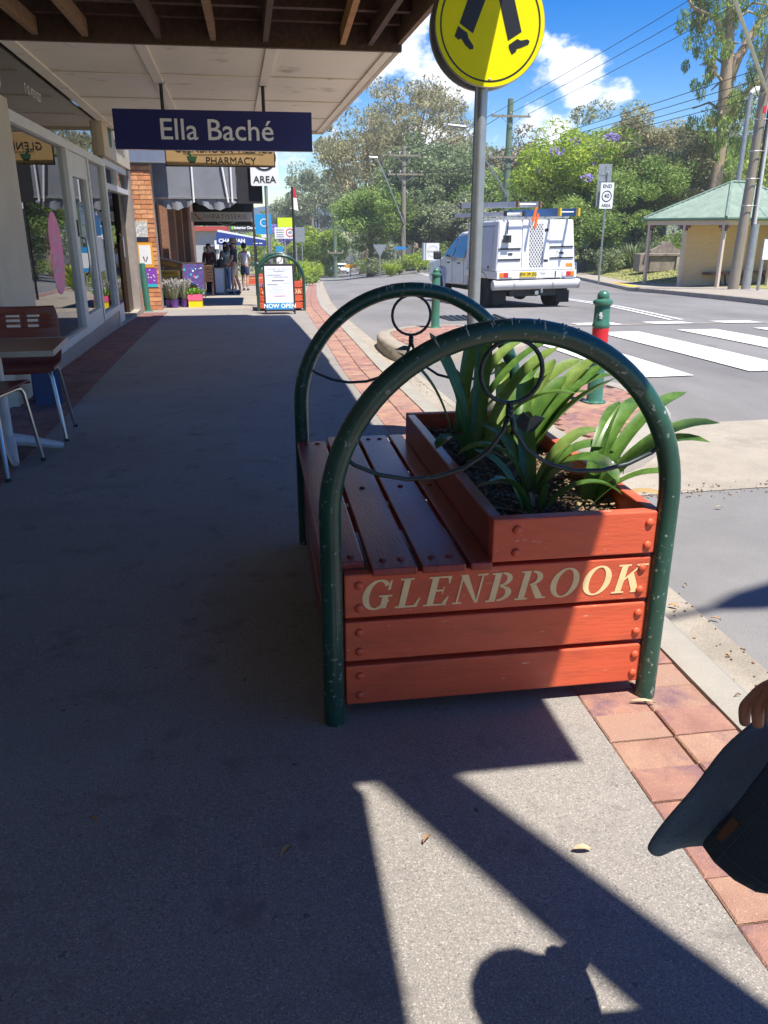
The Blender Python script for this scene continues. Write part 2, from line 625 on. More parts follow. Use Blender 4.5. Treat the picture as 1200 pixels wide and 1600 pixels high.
YS = lin(-12, 60, 145) + lin(61, 200, 70)
ys_big = [-80, -12] + lin(-6, 200, 104) + [260, 340, 500, 900, 1600]
g = sheet('ground', grass_m, lambda y: [-500, -60, -20, 0, 4, 8, 12, 18, 26, 40, 80, 200, 900], ys_big, lambda x, y: h(x, y) - .45)
tag(g, kind='structure')
road = sheet('road', asphalt_road, lambda y: lin(XK(y) + .05, XR(y) + .05, 15), YS, zr)
tag(road, kind='structure')
fp = sheet('footpath', asphalt_path, lambda y: lin(-2.7, XK(y) - .362, 5), lin(-12, 17, 60), lambda x, y: h(x, y))
tag(fp, kind='structure')
fp2 = sheet('far_footpath', concrete, lambda y: lin(-3.2, XK(y) - .362, 5), lin(17.01, 90, 74), lambda x, y: h(x, y))
tag(fp2, kind='structure')

# clay pavers beside the kerb, one by one
pv = sheet('paver_bed', concrete, lambda y: [XK(y) - .361, XK(y) - .001], lin(-12, 60, 145), lambda x, y: h(x, y) - .012)
tag(pv, kind='structure')


def paver_mesh(name, w, l, t, m):
    mb = MB()
    b = .004
    mb.add([(-w / 2, -l / 2, -t), (w / 2, -l / 2, -t), (w / 2, l / 2, -t), (-w / 2, l / 2, -t),
            (-w / 2, -l / 2, -b), (w / 2, -l / 2, -b), (w / 2, l / 2, -b), (-w / 2, l / 2, -b),
            (-w / 2 + b, -l / 2 + b, 0), (w / 2 - b, -l / 2 + b, 0), (w / 2 - b, l / 2 - b, 0), (-w / 2 + b, l / 2 - b, 0)],
           [(0, 1, 5, 4), (1, 2, 6, 5), (2, 3, 7, 6), (3, 0, 4, 7), (4, 5, 9, 8), (5, 6, 10, 9), (6, 7, 11, 10), (7, 4, 8, 11), (8, 9, 10, 11)])
    o = mb.build(name, m)
    me = o.data
    bpy.data.objects.remove(o)
    return me


PAV = [paver_mesh('paver', .174, .112, .03, m) for m in (paver_a, paver_b, paver_c)]


def put_paver(me, x, y, z, rz, parent, name='paver'):
    o = link(name, me, parent)
    o.location = (x, y, z)
    o.rotation_euler = (rnd.uniform(-.006, .006), rnd.uniform(-.006, .006), rz + rnd.uniform(-.01, .01))
    return o


n_p = 0
y = 0.3
while n_p < 290:
    for c in (0, 1):
        x = XK(y) - .272 + c * .181
        put_paver(rnd.choice(PAV), x, y + (.004 if c else 0), h(x, y) + .001 + rnd.uniform(-.002, .003), math.atan2(XK(y) - XK(y + .3), .3), pv)
        n_p += 1
    y += .1165
far = MB()
while y < 45:
    for c in (0, 1):
        x = XK(y) - .272 + c * .181
        far.box(x - .087, y - .056, h(x, y) - .02, x + .087, y + .056, h(x, y) + .002 + rnd.uniform(-.002, .003))
    y += .1165
tag(far.build('far_pavers', paver_b, pv), kind='stuff')
near = MB()
y = .3 - .1165
while y > -11:
    for c in (0, 1):
        x = XK(y) - .272 + c * .181
        near.box(x - .087, y - .056, -.02, x + .087, y + .056, .002)
    y -= .1165
tag(near.build('near_pavers', paver_a, pv), kind='stuff')

# kerb: lengths of concrete with joints
kb = thing('kerb', 'pale concrete kerb running beside the clay pavers on the near side', 'kerb', (1.2, 0, 0))


def kerb_piece(xf, y0, y1, side, parent, w=.15, drop=.12, top=.004, m=kerb_conc, name='kerb_stone'):
    mb = MB()
    ysk = lin(y0 + .004, y1 - .004, 4)
    prof = [(0, -.2), (0, top), (w * .72, top), (w * .93, top - .02), (w, top - drop), (w, -.2)]
    vs = []
    for yy in ysk:
        for dx, dz in prof:
            x = xf(yy) + dx * side
            vs.append((x, yy, h(x, yy) + dz))
    n = len(prof)
    fs = []
    for j in range(3):
        for i in range(n - 1):
            fs.append((j * n + i, j * n + i + 1, (j + 1) * n + i + 1, (j + 1) * n + i))
    fs.append(tuple(range(n)))
    fs.append(tuple(3 * n + i for i in range(n))[::-1])
    mb.add(vs, fs)
    return mb.build(name, m, parent, world=True, smooth=True, angle=50)


y = -6.0
while y < 60:
    L_ = 1.8 if y < 24 else 6
    kerb_piece(lambda t: XK(t) + .002, y, y + L_, 1, kb, drop=.09)
    y += L_
gut = sheet('gutter', concrete, lambda y: [XK(y) + .15, XK(y) + .3, XK(y) + .40], lin(-12, 60, 145), lambda x, y: zr(x, y) + .006)
tag(gut, kind='structure')
ap = sheet('crossing_apron', concrete, lambda y: lin(XK(y) + .402, 9.5, 12), lin(3.9, 5.45, 6), lambda x, y: zr(x, y) + .005)
tag(ap, kind='structure')
ch = sheet('drain_channel', concrete, lambda y: [XK(y) + .402, 1.62], lin(5.46, 11.4, 20), lambda x, y: zr(x, y) + .007)
tag(ch, kind='structure')
pt = sheet('road_patch', asphalt_patch, lambda y: lin(XK(y) + .402 + .05 * noise.noise((0, y * 1.7, 3)), 9.3, 10), lin(-12, 3.893, 60), lambda x, y: zr(x, y) + .004)
tag(pt, kind='structure')

# kerbed islands paved with bricks
ISL = [[(1.50, 9.1), (1.50, 10.6), (1.62, 11.1), (2.1, 11.75), (2.9, 11.95), (3.25, 11.3), (3.25, 9.4), (2.9, 9.0), (1.8, 8.85)],
       [(1.72, 6.2), (2.1, 6.75), (2.9, 6.7), (3.1, 6.2), (2.98, 5.4), (2.55, 4.7), (2.1, 4.25), (1.8, 4.3), (1.68, 4.8)]]


def inside(p, poly):
    c = False
    n = len(poly)
    for i in range(n):
        (x0, y0), (x1, y1) = poly[i], poly[(i + 1) % n]
        if (y0 > p[1]) != (y1 > p[1]) and p[0] < (x1 - x0) * (p[1] - y0) / (y1 - y0) + x0: c = not c
    return c


def inset(poly, d):
    n = len(poly)
    res = []
    area = sum(poly[i][0] * poly[(i + 1) % n][1] - poly[(i + 1) % n][0] * poly[i][1] for i in range(n))
    sg = 1 if area > 0 else -1
    for i in range(n):
        a, b, c = Vector(poly[i - 1]), Vector(poly[i]), Vector(poly[(i + 1) % n])
        d1, d2 = (b - a).normalized(), (c - b).normalized()
        nrm = Vector((-(d1.y + d2.y), d1.x + d2.x)).normalized() * sg
        k = d / max(.4, nrm.dot(Vector((-d1.y, d1.x)) * sg))
        res.append((b.x + nrm.x * k, b.y + nrm.y * k))
    return res


ISL_LAB = ['kerbed traffic island paved with red bricks, holding the plain green bollard', 'kerbed traffic island paved with bricks, behind the planter, holding the red banded bollard']
ISBR = [paver_mesh('island_brick', .218, .105, .03, m) for m in (paver_b, paver_b, paver_a)]
for k, poly in enumerate(ISL):
    cx = sum(p[0] for p in poly) / len(poly)
    cy = sum(p[1] for p in poly) / len(poly)
    # round the corners
    pl = poly
    for _ in range(2):
        q = []
        for i in range(len(pl)):
            a, b = pl[i], pl[(i + 1) % len(pl)]
            q += [(a[0] * .75 + b[0] * .25, a[1] * .75 + b[1] * .25), (a[0] * .25 + b[0] * .75, a[1] * .25 + b[1] * .75)]
        pl = q
    t = thing('traffic_island', ISL_LAB[k], 'traffic island', (cx, cy, h(cx, cy)))
    i1, i2 = inset(pl, .03), inset(pl, .17)
    n = len(pl)
    top = .045
    vs = []
    for rg, dz in ((pl, -.2), (pl, top - .03), (i1, top), (i2, top), (i2, -.2)):
        vs += [(p[0], p[1], h(*p) + dz) for p in rg]
    fs = []
    for j in range(4):
        for i in range(n):
            fs.append((j * n + i, j * n + (i + 1) % n, (j + 1) * n + (i + 1) % n, (j + 1) * n + i))
    mb = MB()
    mb.add(vs, fs)
    mb.build('kerb_ring', kerb_conc if k else concrete, t, world=True, smooth=True, angle=50)
    mb = MB()
    mb.poly([(p[0], p[1], h(*p) + top - .022) for p in i2])
    mb.build('mortar_bed', concrete, t, world=True)
    lim = inset(pl, .20)
    inv = basis(t).inverted()
    row = 0
    yy = min(p[1] for p in pl)
    a = .5 if k else .12
    ca, sa = math.cos(a), math.sin(a)
    for u in range(-14, 15):
        for v in range(-30, 31):
            lx = u * .224 + (v % 2) * .112
            ly = v * .111
            x, yb = cx + lx * ca - ly * sa, cy + lx * sa + ly * ca
            if inside((x, yb), lim):
                o = put_paver(rnd.choice(ISBR), 0, 0, 0, a, t, 'brick')
                o.location = inv @ Vector((x, yb, h(x, yb) + top - .004 + rnd.uniform(-.002, .003)))

# left strip of narrow bricks along the shop fronts
def fx(y): return -1.85 - .03 * (y - 5)


lb = sheet('shop_brick_bed', tile_grey, lambda y: [fx(y) - .2, fx(y) + .46], lin(-6, 16.0, 45), lambda x, y: h(x, y) + .002)
tag(lb, kind='structure')
for nm, y0, y1 in (('brick_strip', 2.6, 16.0), ('near_brick_strip', -6, 2.6)):
    mb = MB()
    y = y0
    k = 0
    while y < y1:
        for c in range(3):
            off = .115 * (k % 2)
            xa = max(0.0, c * .232 - off)
            xb = min(.455, c * .232 - off + .226)
            if xb - xa > .03:
                z = h(fx(y), y) + .007 + rnd.uniform(-.0015, .002)
                mb.box(fx(y) + xa, y, z - .02, fx(y) + xb, y + .0765, z)
        y += .0835
        k += 1
    o = mb.build(nm, paver_dark, lb)
    tag(o, kind='stuff')

# crossing markings and lines
mk = MB()


def road_quad(mb, x0, y0, x1, y1, skew=0, lift=.010, n=8):
    yl = lin(y0, y1, n)
    for a, b in zip(yl, yl[1:]):
        sa, sb = skew * (a - y0), skew * (b - y0)
        mb.add([(x0 + sa, a, zr(x0, a) + lift), (x1 + sa, a, zr(x1, a) + lift), (x1 + sb, b, zr(x1, b) + lift), (x0 + sb, b, zr(x0, b) + lift)], [(0, 1, 2, 3)])


zebra = thing('zebra_crossing', 'white zebra crossing bars painted across the road beyond the bollards', 'zebra crossing', (6.5, 9, zr(6.5, 9)))
for i, x0 in enumerate((3.42, 4.66, 5.90, 7.14, 8.38, 9.62)):
    mb = MB()
    road_quad(mb, x0, 7.0 + .12 * i, x0 + .6, 10.7 + .10 * i, n=10)
    mb.build('bar', white_paint, zebra, world=True)
cs = sheet('crossing_edge', concrete, lambda y: lin(2.2 + (y - 12) * .1, 10.6, 12), lin(12.05, 12.75, 4), lambda x, y: zr(x, y) + .006)
tag(cs, kind='structure')
pk = thing('ramp_markings', 'short white ramp marks painted on the far edge of the crossing', 'road marking', (7, 13, zr(7, 13)))
for x0 in (3.9, 5.15, 6.4, 7.65, 8.9, 10.0):
    mb = MB()
    road_quad(mb, x0, 12.3, x0 + .72, 13.05, n=4, lift=.012)
    mb.build('mark', white_paint, pk, world=True)
dl = thing('double_centre_line', 'double white centre line running away behind the white utility truck', 'road marking', (7.3, 13.4, zr(7.3, 13.4)))
DLN = [(13.4, 7.22), (17.4, 7.85), (22.5, 8.35), (30, 8.9), (50, 10.5), (80, 14)]
for s in (-.1, .1):
    mb = MB()
    yl = lin(13.4, 60, 60)
    for a, b in zip(yl, yl[1:]):
        xa, xb = interp(DLN, a) + s, interp(DLN, b) + s
        mb.add([(xa - .05, a, zr(xa, a) + .01), (xa + .05, a, zr(xa, a) + .01), (xb + .05, b, zr(xb, b) + .01), (xb - .05, b, zr(xb, b) + .01)], [(0, 1, 2, 3)])
    mb.build('line', white_paint, dl, world=True)

# drain grate in the near lane
gr = thing('drain_grate', 'dark steel stormwater grate set in the road behind the plain green bollard', 'drain grate', (3.9, 14.6, zr(3.9, 14.6)))
mb = MB()
mb.box(3.35, 14.2, zr(3.9, 14.6) - .05, 4.45, 15.1, zr(3.9, 14.6) + .012)
mb.build('pit', dark_plastic, gr, world=True)
for i in range(9):
    mb = MB()
    x = 3.42 + i * .12
    mb.box(x, 14.24, zr(x, 14.6) + .012, x + .045, 15.06, zr(x, 14.6) + .03)
    mb.build('bar', iron, gr, world=True)

# right side: kerb, footpath, park
rk = thing('far_kerb', 'weathered concrete kerb across the road beside the shelter', 'kerb', (12, 18, h(12, 18)))
y = 6.0
while y < 60:
    kerb_piece(lambda t: XR(t), y, y + 2.4, -1, rk, drop=.14, m=concrete)
    y += 2.4
rf = sheet('opposite_footpath', concrete, lambda y: lin(XR(y), XR(y) + 3.4, 4), lin(-12, 60, 73), lambda x, y: h(x, y) + .003)
tag(rf, kind='structure')
lawn = sheet('park_lawn', grass_m, lambda y: [XR(y) + interp([(28.5, 3.3), (31, 1.0)], y)] + lin(XR(y) + 4, 90, 10), lin(-12, 60, 73), lambda x, y: h(x, y) + .012 + .02 * max(0, min(6, x - XR(y) - 4)))
tag(lawn, kind='structure')
yk = thing('yellow_kerb_mark', 'yellow painted edge on the kerb left of the shelter', 'road marking', (14.8, 33, h(14.8, 33)))
mb = MB()
for y0 in (30.0, 31.5):
    mb.add([(XR(y0) + .01, y0, h(XR(y0), y0) + .012), (XR(y0) + .35, y0, h(XR(y0), y0) + .012), (XR(y0 + 1.5) + .35, y0 + 1.5, h(XR(y0), y0 + 1.5) + .012), (XR(y0 + 1.5) + .01, y0 + 1.5, h(XR(y0), y0 + 1.5) + .012)], [(0, 1, 2, 3)])
mb.build('paint', yellow_paint, yk, world=True)
verge = sheet('left_verge', grass_m, lambda y: lin(XK(y) - 6, XK(y) - .3, 5), lin(60, 200, 60), lambda x, y: h(x, y) + .02)
tag(verge, kind='structure')
hill_m = mat('hill_hazy_forest', (.05, .085, .12), .95, var=.15, scale=.01)  # the blue haze of distance is mixed into this forest colour
hill = MB()
pts = lin(-900, 1500, 60)
for a, b in zip(pts, pts[1:]):
    za, zb = [34 + 24 * noise.noise((q * .002, 1, 0)) + 8 * noise.noise((q * .01, 5, 0)) for q in (a, b)]
    hill.add([(a, 1500, -20), (b, 1500, -20), (b, 1560, zb), (a, 1560, za)], [(0, 1, 2, 3)])
    hill.add([(a, 1560, za), (b, 1560, zb), (b, 1800, -20), (a, 1800, -20)], [(0, 1, 2, 3)])
tag(hill.build('hills', hill_m, smooth='all', weld=True), kind='structure')

# ================================================================ planter benches
LX = {}


def glyphs():
    """bold serif capitals: lists of quads in a unit-high box, and advances"""
    def rect(x0, y0, x1, y1): return [[(x0, y0), (x1, y0), (x1, y1), (x0, y1)]]

    def bowl(cx, cy, rx, ry, tx, ty, a0, a1, n=20):
        q = []
        for i in range(n):
            a, b = R(a0 + (a1 - a0) * i / n), R(a0 + (a1 - a0) * (i + 1) / n)
            q.append([(cx + rx * math.cos(a), cy + ry * math.sin(a)), (cx + rx * math.cos(b), cy + ry * math.sin(b)),
                      (cx + (rx - tx) * math.cos(b), cy + (ry - ty) * math.sin(b)), (cx + (rx - tx) * math.cos(a), cy + (ry - ty) * math.sin(a))])
        return [('strip', q)]
    S = .06
    stem = lambda x, w=.2: rect(x, 0, x + w, 1)
    g = {}
    g['G'] = (bowl(.44, .5, .44, .52, .2, .07, 38, 338) + rect(.6, .03, .79, .46) + rect(.5, .42, .9, .48) + [[(.72, .66), (.80, .66), (.80, .98), (.75, .98)]], .98)
    g['L'] = (stem(.1) + rect(0, 1 - S, .4, 1) + rect(0, 0, .68, S) + [[(.56, S), (.68, S), (.72, .32), (.68, .32)]], .78)
    g['E'] = (stem(.1) + rect(0, 1 - S, .68, 1) + rect(0, 0, .70, S) + rect(.3, .48, .52, .54) + [[(.56, S), (.70, S), (.74, .3), (.70, .3)], [(.58, 1 - S), (.68, 1 - S), (.68, .74), (.64, .74)], [(.50, .38), (.53, .38), (.53, .64), (.50, .64)]], .82)
    g['N'] = (rect(.1, 0, .16, 1) + rect(.72, .04, .78, 1) + [[(.04, 1), (.28, 1), (.78, 0), (.70, 0)]] + rect(0, 0, .28, S) + rect(.58, 1 - S, .9, 1), .95)
    g['B'] = (stem(.1) + rect(0, 0, .3, S) + rect(0, 1 - S, .3, 1) + bowl(.34, .76, .34, .24, .17, S, -90, 90, 12) + bowl(.36, .27, .4, .27, .19, S, -90, 90, 12), .84)
    g['R'] = (stem(.1) + rect(0, 0, .4, S) + rect(0, 1 - S, .3, 1) + bowl(.36, .745, .36, .255, .18, S, -90, 90, 12) + [[(.38, .5), (.58, .5), (.92, 0), (.68, 0)]] + rect(.68, 0, .98, S), .96)
    g['O'] = (bowl(.45, .5, .45, .52, .2, .06, 0, 360, 28), .96)
    g['K'] = (stem(.1) + rect(0, 0, .4, S) + rect(0, 1 - S, .4, 1) + [[(.3, .42), (.3, .52), (.72, 1), (.82, 1)], [(.40, .54), (.54, .72), (.92, 0), (.68, 0)]] + rect(.62, 0, .98, S) + rect(.58, 1 - S, .95, 1), .95)
    return g


GL = glyphs()


def lettering(name, s, x0, x1, z0, z1, yf, m, parent, shear=.22):
    total = sum(GL[c][1] for c in s) + .08 * (len(s) - 1)
    hgt = z1 - z0
    kx = (x1 - x0 - shear * hgt) / total
    mb = MB()
    cx = 0.
    lay = 0
    for c in s:
        for q in GL[c][0]:
            lay = (lay + 1) % 6
            quads = q[1] if isinstance(q, tuple) else [q]
            for qq in quads:
                mb.add([(x0 + (cx + a) * kx + shear * b * hgt, yf - .0006 - lay * .0003, z0 + b * hgt) for a, b in qq], [tuple(range(len(qq)))])
        cx += GL[c][1] + .08
    o = mb.build(name, m, parent)
    return o


def board_with_bolts(parent, name, m, b0, b1, bolts, axis, bm=None, br=.0125):
    mb = MB()
    mb.box(*b0, *b1)
    o = mb.build(name, m, parent, bevel=.004)
    for p in bolts:
        q = MB()
        q.dome(p, br, axis, 8, .6)
        q.build('bolt', bm or m, o, smooth='all')
    return o


dropping = mat('bird_dropping', (.42, .44, .41), .8, var=.2)


def make_bench(label, loc):
    """local x across, y along the street, origin under the middle of the near arch"""
    t = thing('planter_bench', label, 'planter bench', loc, 0, 'planter benches along the kerb')
    HW = .442
    # arches
    for ya in (0.0, 1.31):
        mb = MB()
        pts = [(-HW, ya, 0), (-HW, ya, .3)] + [(-HW * math.cos(a), ya, .585 + .442 * math.sin(a)) for a in lin(0, PI, 41)] + [(HW, ya, .3), (HW, ya, 0)]
        mb.tube(pts, .0275, 16)
        ar = mb.build('arch', green_paint, t, smooth=True)
        mb = MB()
        mb.tube([(.076 * math.cos(a), ya, .930 + .076 * math.sin(a)) for a in lin(0, 2 * PI, 25)[:-1]], .0058, 6, closed=True)
        mb.build('ring', iron, ar, smooth='all')
        mb = MB()
        for ph in (0, PI):
            mb.tube([(.006 * math.cos(ph + k * 1.1), ya + .006 * math.sin(ph + k * 1.1), .856 - k * .0045) for k in range(11)], .0055, 5)
        mb.build('twist', iron, ar, smooth='all')
        for s in (-1, 1):
            mb = MB()
            ctrl = [(.004, .82), (.014, .785), (.05, .735), (.11, .695), (.18, .675), (.25, .673), (.32, .688), (.38, .715), (.425, .755)]
            mb.tube([(s * a, ya, b) for a, b in ctrl], .0058, 6)
            mb.build('scroll', iron, ar, smooth='all')
        r3 = random.Random(5 + int(ya * 10))
        for k in range(16):
            a = PI / 2 + r3.gauss(0, .22)
            c_ = Vector((-.442 * math.cos(a), ya, .585 + .442 * math.sin(a)))
            n_ = Vector((-math.cos(a), 0, math.sin(a)))
            t_ = Vector((math.sin(a), 0, math.cos(a)))
            p0, ln = r3.uniform(-.2, .7), r3.uniform(.25, .9)
            wv = r3.uniform(-.1, .1)
            mb = MB()
            mb.tube([c_ + (n_ * math.cos(f) - Vector((0, 1, 0)) * math.sin(f)) * .0272 + t_ * wv * (f - p0) * .02 for f in lin(p0, p0 + ln, 6)], [r3.uniform(.0012, .0026) * s_ for s_ in (1, 1.3, 1, .8, .7, .3)], 5)
            mb.build('bird_dropping', dropping, ar)
        if ya == 0:
            mb = MB()
            mb.add([(.016, -.004, .812), (.03, -.012, .835), (.045, -.02, .82), (.06, -.016, .826), (.085, -.012, .818), (.06, -.018, .79), (.04, -.014, .783), (.022, -.006, .795)],
                   [(0, 1, 2, 6, 7), (2, 3, 4, 5, 6)])
            o = mb.build('leaf', iron, ar)
            sol = o.modifiers.new('s', 'SOLIDIFY')
            sol.thickness = .004
        else:
            mb = MB()
            mb.add([(-.07, ya - .02, .80), (-.03, ya - .01, .815), (0, ya, .81), (-.02, ya - .01, .795)], [(0, 1, 2, 3)])
            o = mb.build('leaf', iron, ar)
            sol = o.modifiers.new('s', 'SOLIDIFY')
            sol.thickness = .004
    # front and rear boards
    rows = [(.047, .163), (.178, .292), (.304, .426)]
    for k, (z0, z1) in enumerate(rows):
        xo = .004 * math.sin(k * 3)
        bl = []
        for xx in (-.372, .398 - .004 * k):
            bl += [(xx, -.0005, z0 + .028), (xx, -.0005, z1 - .03)]
        b = board_with_bolts(t, 'front_board', bench_red, (-.410, 0, z0), (.432 + xo, .036, z1), bl, (0, -1, 0))
        if k == 2:
            lettering('lettering', 'GLENBROOK', -.372, .408, z0 + .022, z1 - .018, 0, cream_letter, b)
        board_with_bolts(t, 'rear_board', bench_red, (-.410, 1.274, z0), (.432, 1.31, z1), [], (0, 1, 0))
        for xa, xb, nm in ((-.470, -.436, 'side_board'), (.398, .432, 'side_board')):
            if xa < 0: xa, xb = -.445, -.412
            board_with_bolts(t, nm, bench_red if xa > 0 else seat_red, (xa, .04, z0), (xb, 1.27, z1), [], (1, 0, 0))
    # seat slats
    for k, (a, b) in enumerate(((-.464, -.353), (-.341, -.225), (-.213, -.099), (-.087, -.03))):
        bl = []
        for yy in (.035, 1.27):
            for f_ in (.3, .7):
                if k < 3: bl.append((a + (b - a) * f_, yy, .448))
        bl.append(((a + b) / 2, .64, .448))
        y0 = -.022 if k else .032
        y1 = 1.335 if k else 1.275
        if k == 0:
            bl = [(p[0], min(max(p[1], .07), 1.23), p[2]) for p in bl]
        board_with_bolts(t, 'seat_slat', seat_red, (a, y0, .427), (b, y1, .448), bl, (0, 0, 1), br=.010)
    # planter box
    z0, z1 = .438, .556
    board_with_bolts(t, 'planter_rail', bench_red, (-.028, -.004, z0), (.434, .030, z1),
                     [(.035, -.0045, z0 + .025), (.035, -.0045, z1 - .03), (.395, -.0045, z0 + .025), (.395, -.0045, z1 - .03)], (0, -1, 0))
    board_with_bolts(t, 'planter_rail', bench_red, (-.028, 1.225, z0), (.434, 1.26, z1), [], (0, 1, 0))
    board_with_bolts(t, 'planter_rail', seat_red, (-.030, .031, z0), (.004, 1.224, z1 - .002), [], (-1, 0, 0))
    board_with_bolts(t, 'planter_rail', bench_red, (.400, .031, z0), (.432, 1.224, z1 - .002), [], (1, 0, 0))
    mb = MB()
    nx, ny = 12, 30
    vs = [(.003 + .398 * i / nx, .03 + 1.196 * j / ny, .492 + .018 * noise.noise((i * .5, j * .5, 2)) + .01 * noise.noise((i * 1.7, j * 1.7, 8))) for j in range(ny + 1) for i in range(nx + 1)]
    mb.add(vs, [(j * (nx + 1) + i, j * (nx + 1) + i + 1, (j + 1) * (nx + 1) + i + 1, (j + 1) * (nx + 1) + i) for j in range(ny) for i in range(nx)])
    mb.build('soil', soil, t, smooth='all')
    return t


BX, BY = .588, 1.84
bench = make_bench('planter bench with GLENBROOK lettering and green arches, filled with strap leaf plants, nearest of all', (BX, BY, h(BX, BY)))

# mulch chips on the soil
mulch_m = mat('mulch', (.21, .145, .09), .95, var=.4, scale=40, island=.55)
mb = MB()
for i in range(2600):
    x, y = BX + rnd.uniform(.006, .396), BY + rnd.uniform(.033, 1.222)
    z = .497 + .018 * noise.noise(((x - BX) / .398 * 6, (y - BY) / 1.196 * 15, 2)) + rnd.uniform(0, .01)
    mb.obox((x, y, z + h(BX, BY)), (rnd.uniform(.008, .03), rnd.uniform(.003, .007), rnd.uniform(.0015, .004)), (rnd.uniform(-.5, .5), rnd.uniform(-.5, .5), rnd.uniform(0, PI)))
tag(mb.build('mulch', mulch_m), 'brown wood chip mulch on the soil inside the nearest planter', 'mulch', kind='stuff')


# strap leaf plants
def strap(mb, base, az, L, w, lean, curl, twist=0, n=14):
    """arching strap leaf with a shallow keel"""
    p = Vector(base)
    d = Vector((math.cos(az), math.sin(az), 0))
    side = Vector((-math.sin(az), math.cos(az), 0))
    ang = lean
    rows = []
    for i in range(n + 1):
        s = i / n
        ww = w * (1.0 - .25 * (1 - s)) * (1 if s < .72 else math.sqrt(max(0.0, 1 - ((s - .72) / .28) ** 2)) * .97 + .03)
        nrm = (d * -math.cos(ang) + Vector((0, 0, 1)) * math.sin(ang))
        sd = (side * math.cos(twist * s) + nrm * math.sin(twist * s))
        keel = nrm * (-.16 * ww)
        rows.append((p - sd * ww / 2, p - sd * ww / 4 + keel * .8, p + keel * 1.1, p + sd * ww / 4 + keel * .8, p + sd * ww / 2))
        p = p + (d * math.sin(ang) + Vector((0, 0, 1)) * math.cos(ang)) * (L / n)
        ang += curl * (.35 + 1.3 * s) / n
    vs = [q for r_ in rows for q in r_]
    fs = []
    for i in range(n):
        for k in range(4):
            a = i * 5 + k
            fs.append((a, a + 1, a + 6, a + 5))
    mb.add(vs, fs)


zs = h(BX, BY) + .485
dead_leaf = mat('dead_leaf', (.36, .25, .11), .8, var=.3, transl=.2)
PL = [  # x, y, label, leaves: (azimuth deg, length, width, lean, curl)
    (.735, 2.03, 'small strap leaf plant with cut stump in front corner of the planter',
     [(200, .20, .030, .15, 1.3), (15, .10, .034, .03, .1), (-5, .30, .032, .5, 1.9), (140, .26, .030, .2, 1.2), (120, .22, .035, .5, 1.5), (-160, .24, .028, .15, 1.6)]),
    (.79, 2.22, 'dark strap leaf plant with broad drooping leaves behind the near ring',
     [(20, .46, .048, .22, 2.6), (-10, .42, .046, .18, 2.9), (170, .34, .05, .1, 2.3), (80, .40, .045, .25, 1.7), (40, .50, .046, .35, 1.3), (-40, .36, .044, .25, 2.4), (120, .36, .042, .3, 1.6), (5, .38, .042, .1, 1.2)]),
    (.905, 2.10, 'strap leaf plant whose long leaves poke out past the right leg of the near arch',
     [(5, .50, .042, .45, 1.25), (18, .52, .040, .38, 1.1), (35, .46, .040, .3, 1.2), (-8, .44, .040, .4, 1.5), (28, .40, .038, .65, 1.0), (-25, .30, .036, .5, 1.3), (55, .40, .036, .2, 1.2), (10, .36, .036, .2, 1.0)]),
    (.72, 2.60, 'tall upright strap leaf plant at the left middle of the planter',
     [(150, .48, .052, .06, .55), (70, .50, .046, .12, .8), (20, .52, .046, .2, 1.0), (-30, .46, .044, .2, 1.5), (185, .34, .046, .18, 2.5), (100, .44, .04, .3, 1.0), (230, .30, .04, .3, 2.0)]),
    (.86, 2.58, 'bright strap leaf plant leaning right towards the red banded bollard',
     [(12, .58, .054, .42, .7), (28, .60, .052, .36, .8), (2, .56, .05, .5, .7), (45, .54, .05, .25, .9), (-12, .48, .048, .5, 1.2), (70, .50, .046, .2, 1.0), (20, .44, .044, .15, .9), (-30, .42, .042, .35, 1.6), (8, .62, .05, .30, 1.3)]),
    (.74, 2.92, 'sparse strap leaf plant at the far end of the planter',
     [(160, .42, .03, .15, .9), (30, .52, .044, .2, 1.2), (60, .48, .042, .15, .8), (-20, .46, .044, .3, 1.5), (100, .40, .04, .3, 1.2), (15, .56, .046, .35, .9)]),
    (.90, 2.90, 'strap leaf plant in the far right corner of the planter',
     [(10, .56, .05, .4, .9), (40, .54, .048, .3, .9), (-15, .5, .046, .45, 1.3), (80, .46, .044, .25, 1.0), (25, .48, .044, .15, .7), (-45, .4, .04, .4, 1.6)]),
]
for x, y, lab, lv in PL:
    t = thing('strap_leaf_plant', lab, 'plant', (x, y, zs), 0, 'strap leaf plants in the planter')
    for k, (az, L_, w, lean, curl) in enumerate(lv):
        if k > 3 and k % 3 == 1: continue
        mb = MB()
        a = R(az)
        strap(mb, (.018 * math.cos(a) + rnd.uniform(-.012, .012), .018 * math.sin(a) + rnd.uniform(-.012, .012), 0), a + rnd.uniform(-.1, .1), L_ * (.97 if y < 2.5 else .98 if x < .8 else .80), w * 1.42, lean + .10, curl * 1.15, rnd.uniform(-.35, .35))
        mb.build('leaf', strap_leaf if rnd.random() < .62 else strap_leaf2, t, smooth='all')
    for k in range(3):
        mb = MB()
        strap(mb, (rnd.uniform(-.03, .03), rnd.uniform(-.03, .03), 0), rnd.uniform(0, 2 * PI), rnd.uniform(.14, .26), rnd.uniform(.012, .022), rnd.uniform(.7, 1.2), rnd.uniform(.8, 1.6), rnd.uniform(-1, 1))
        mb.build('withered_leaf', dead_leaf, t, smooth='all')

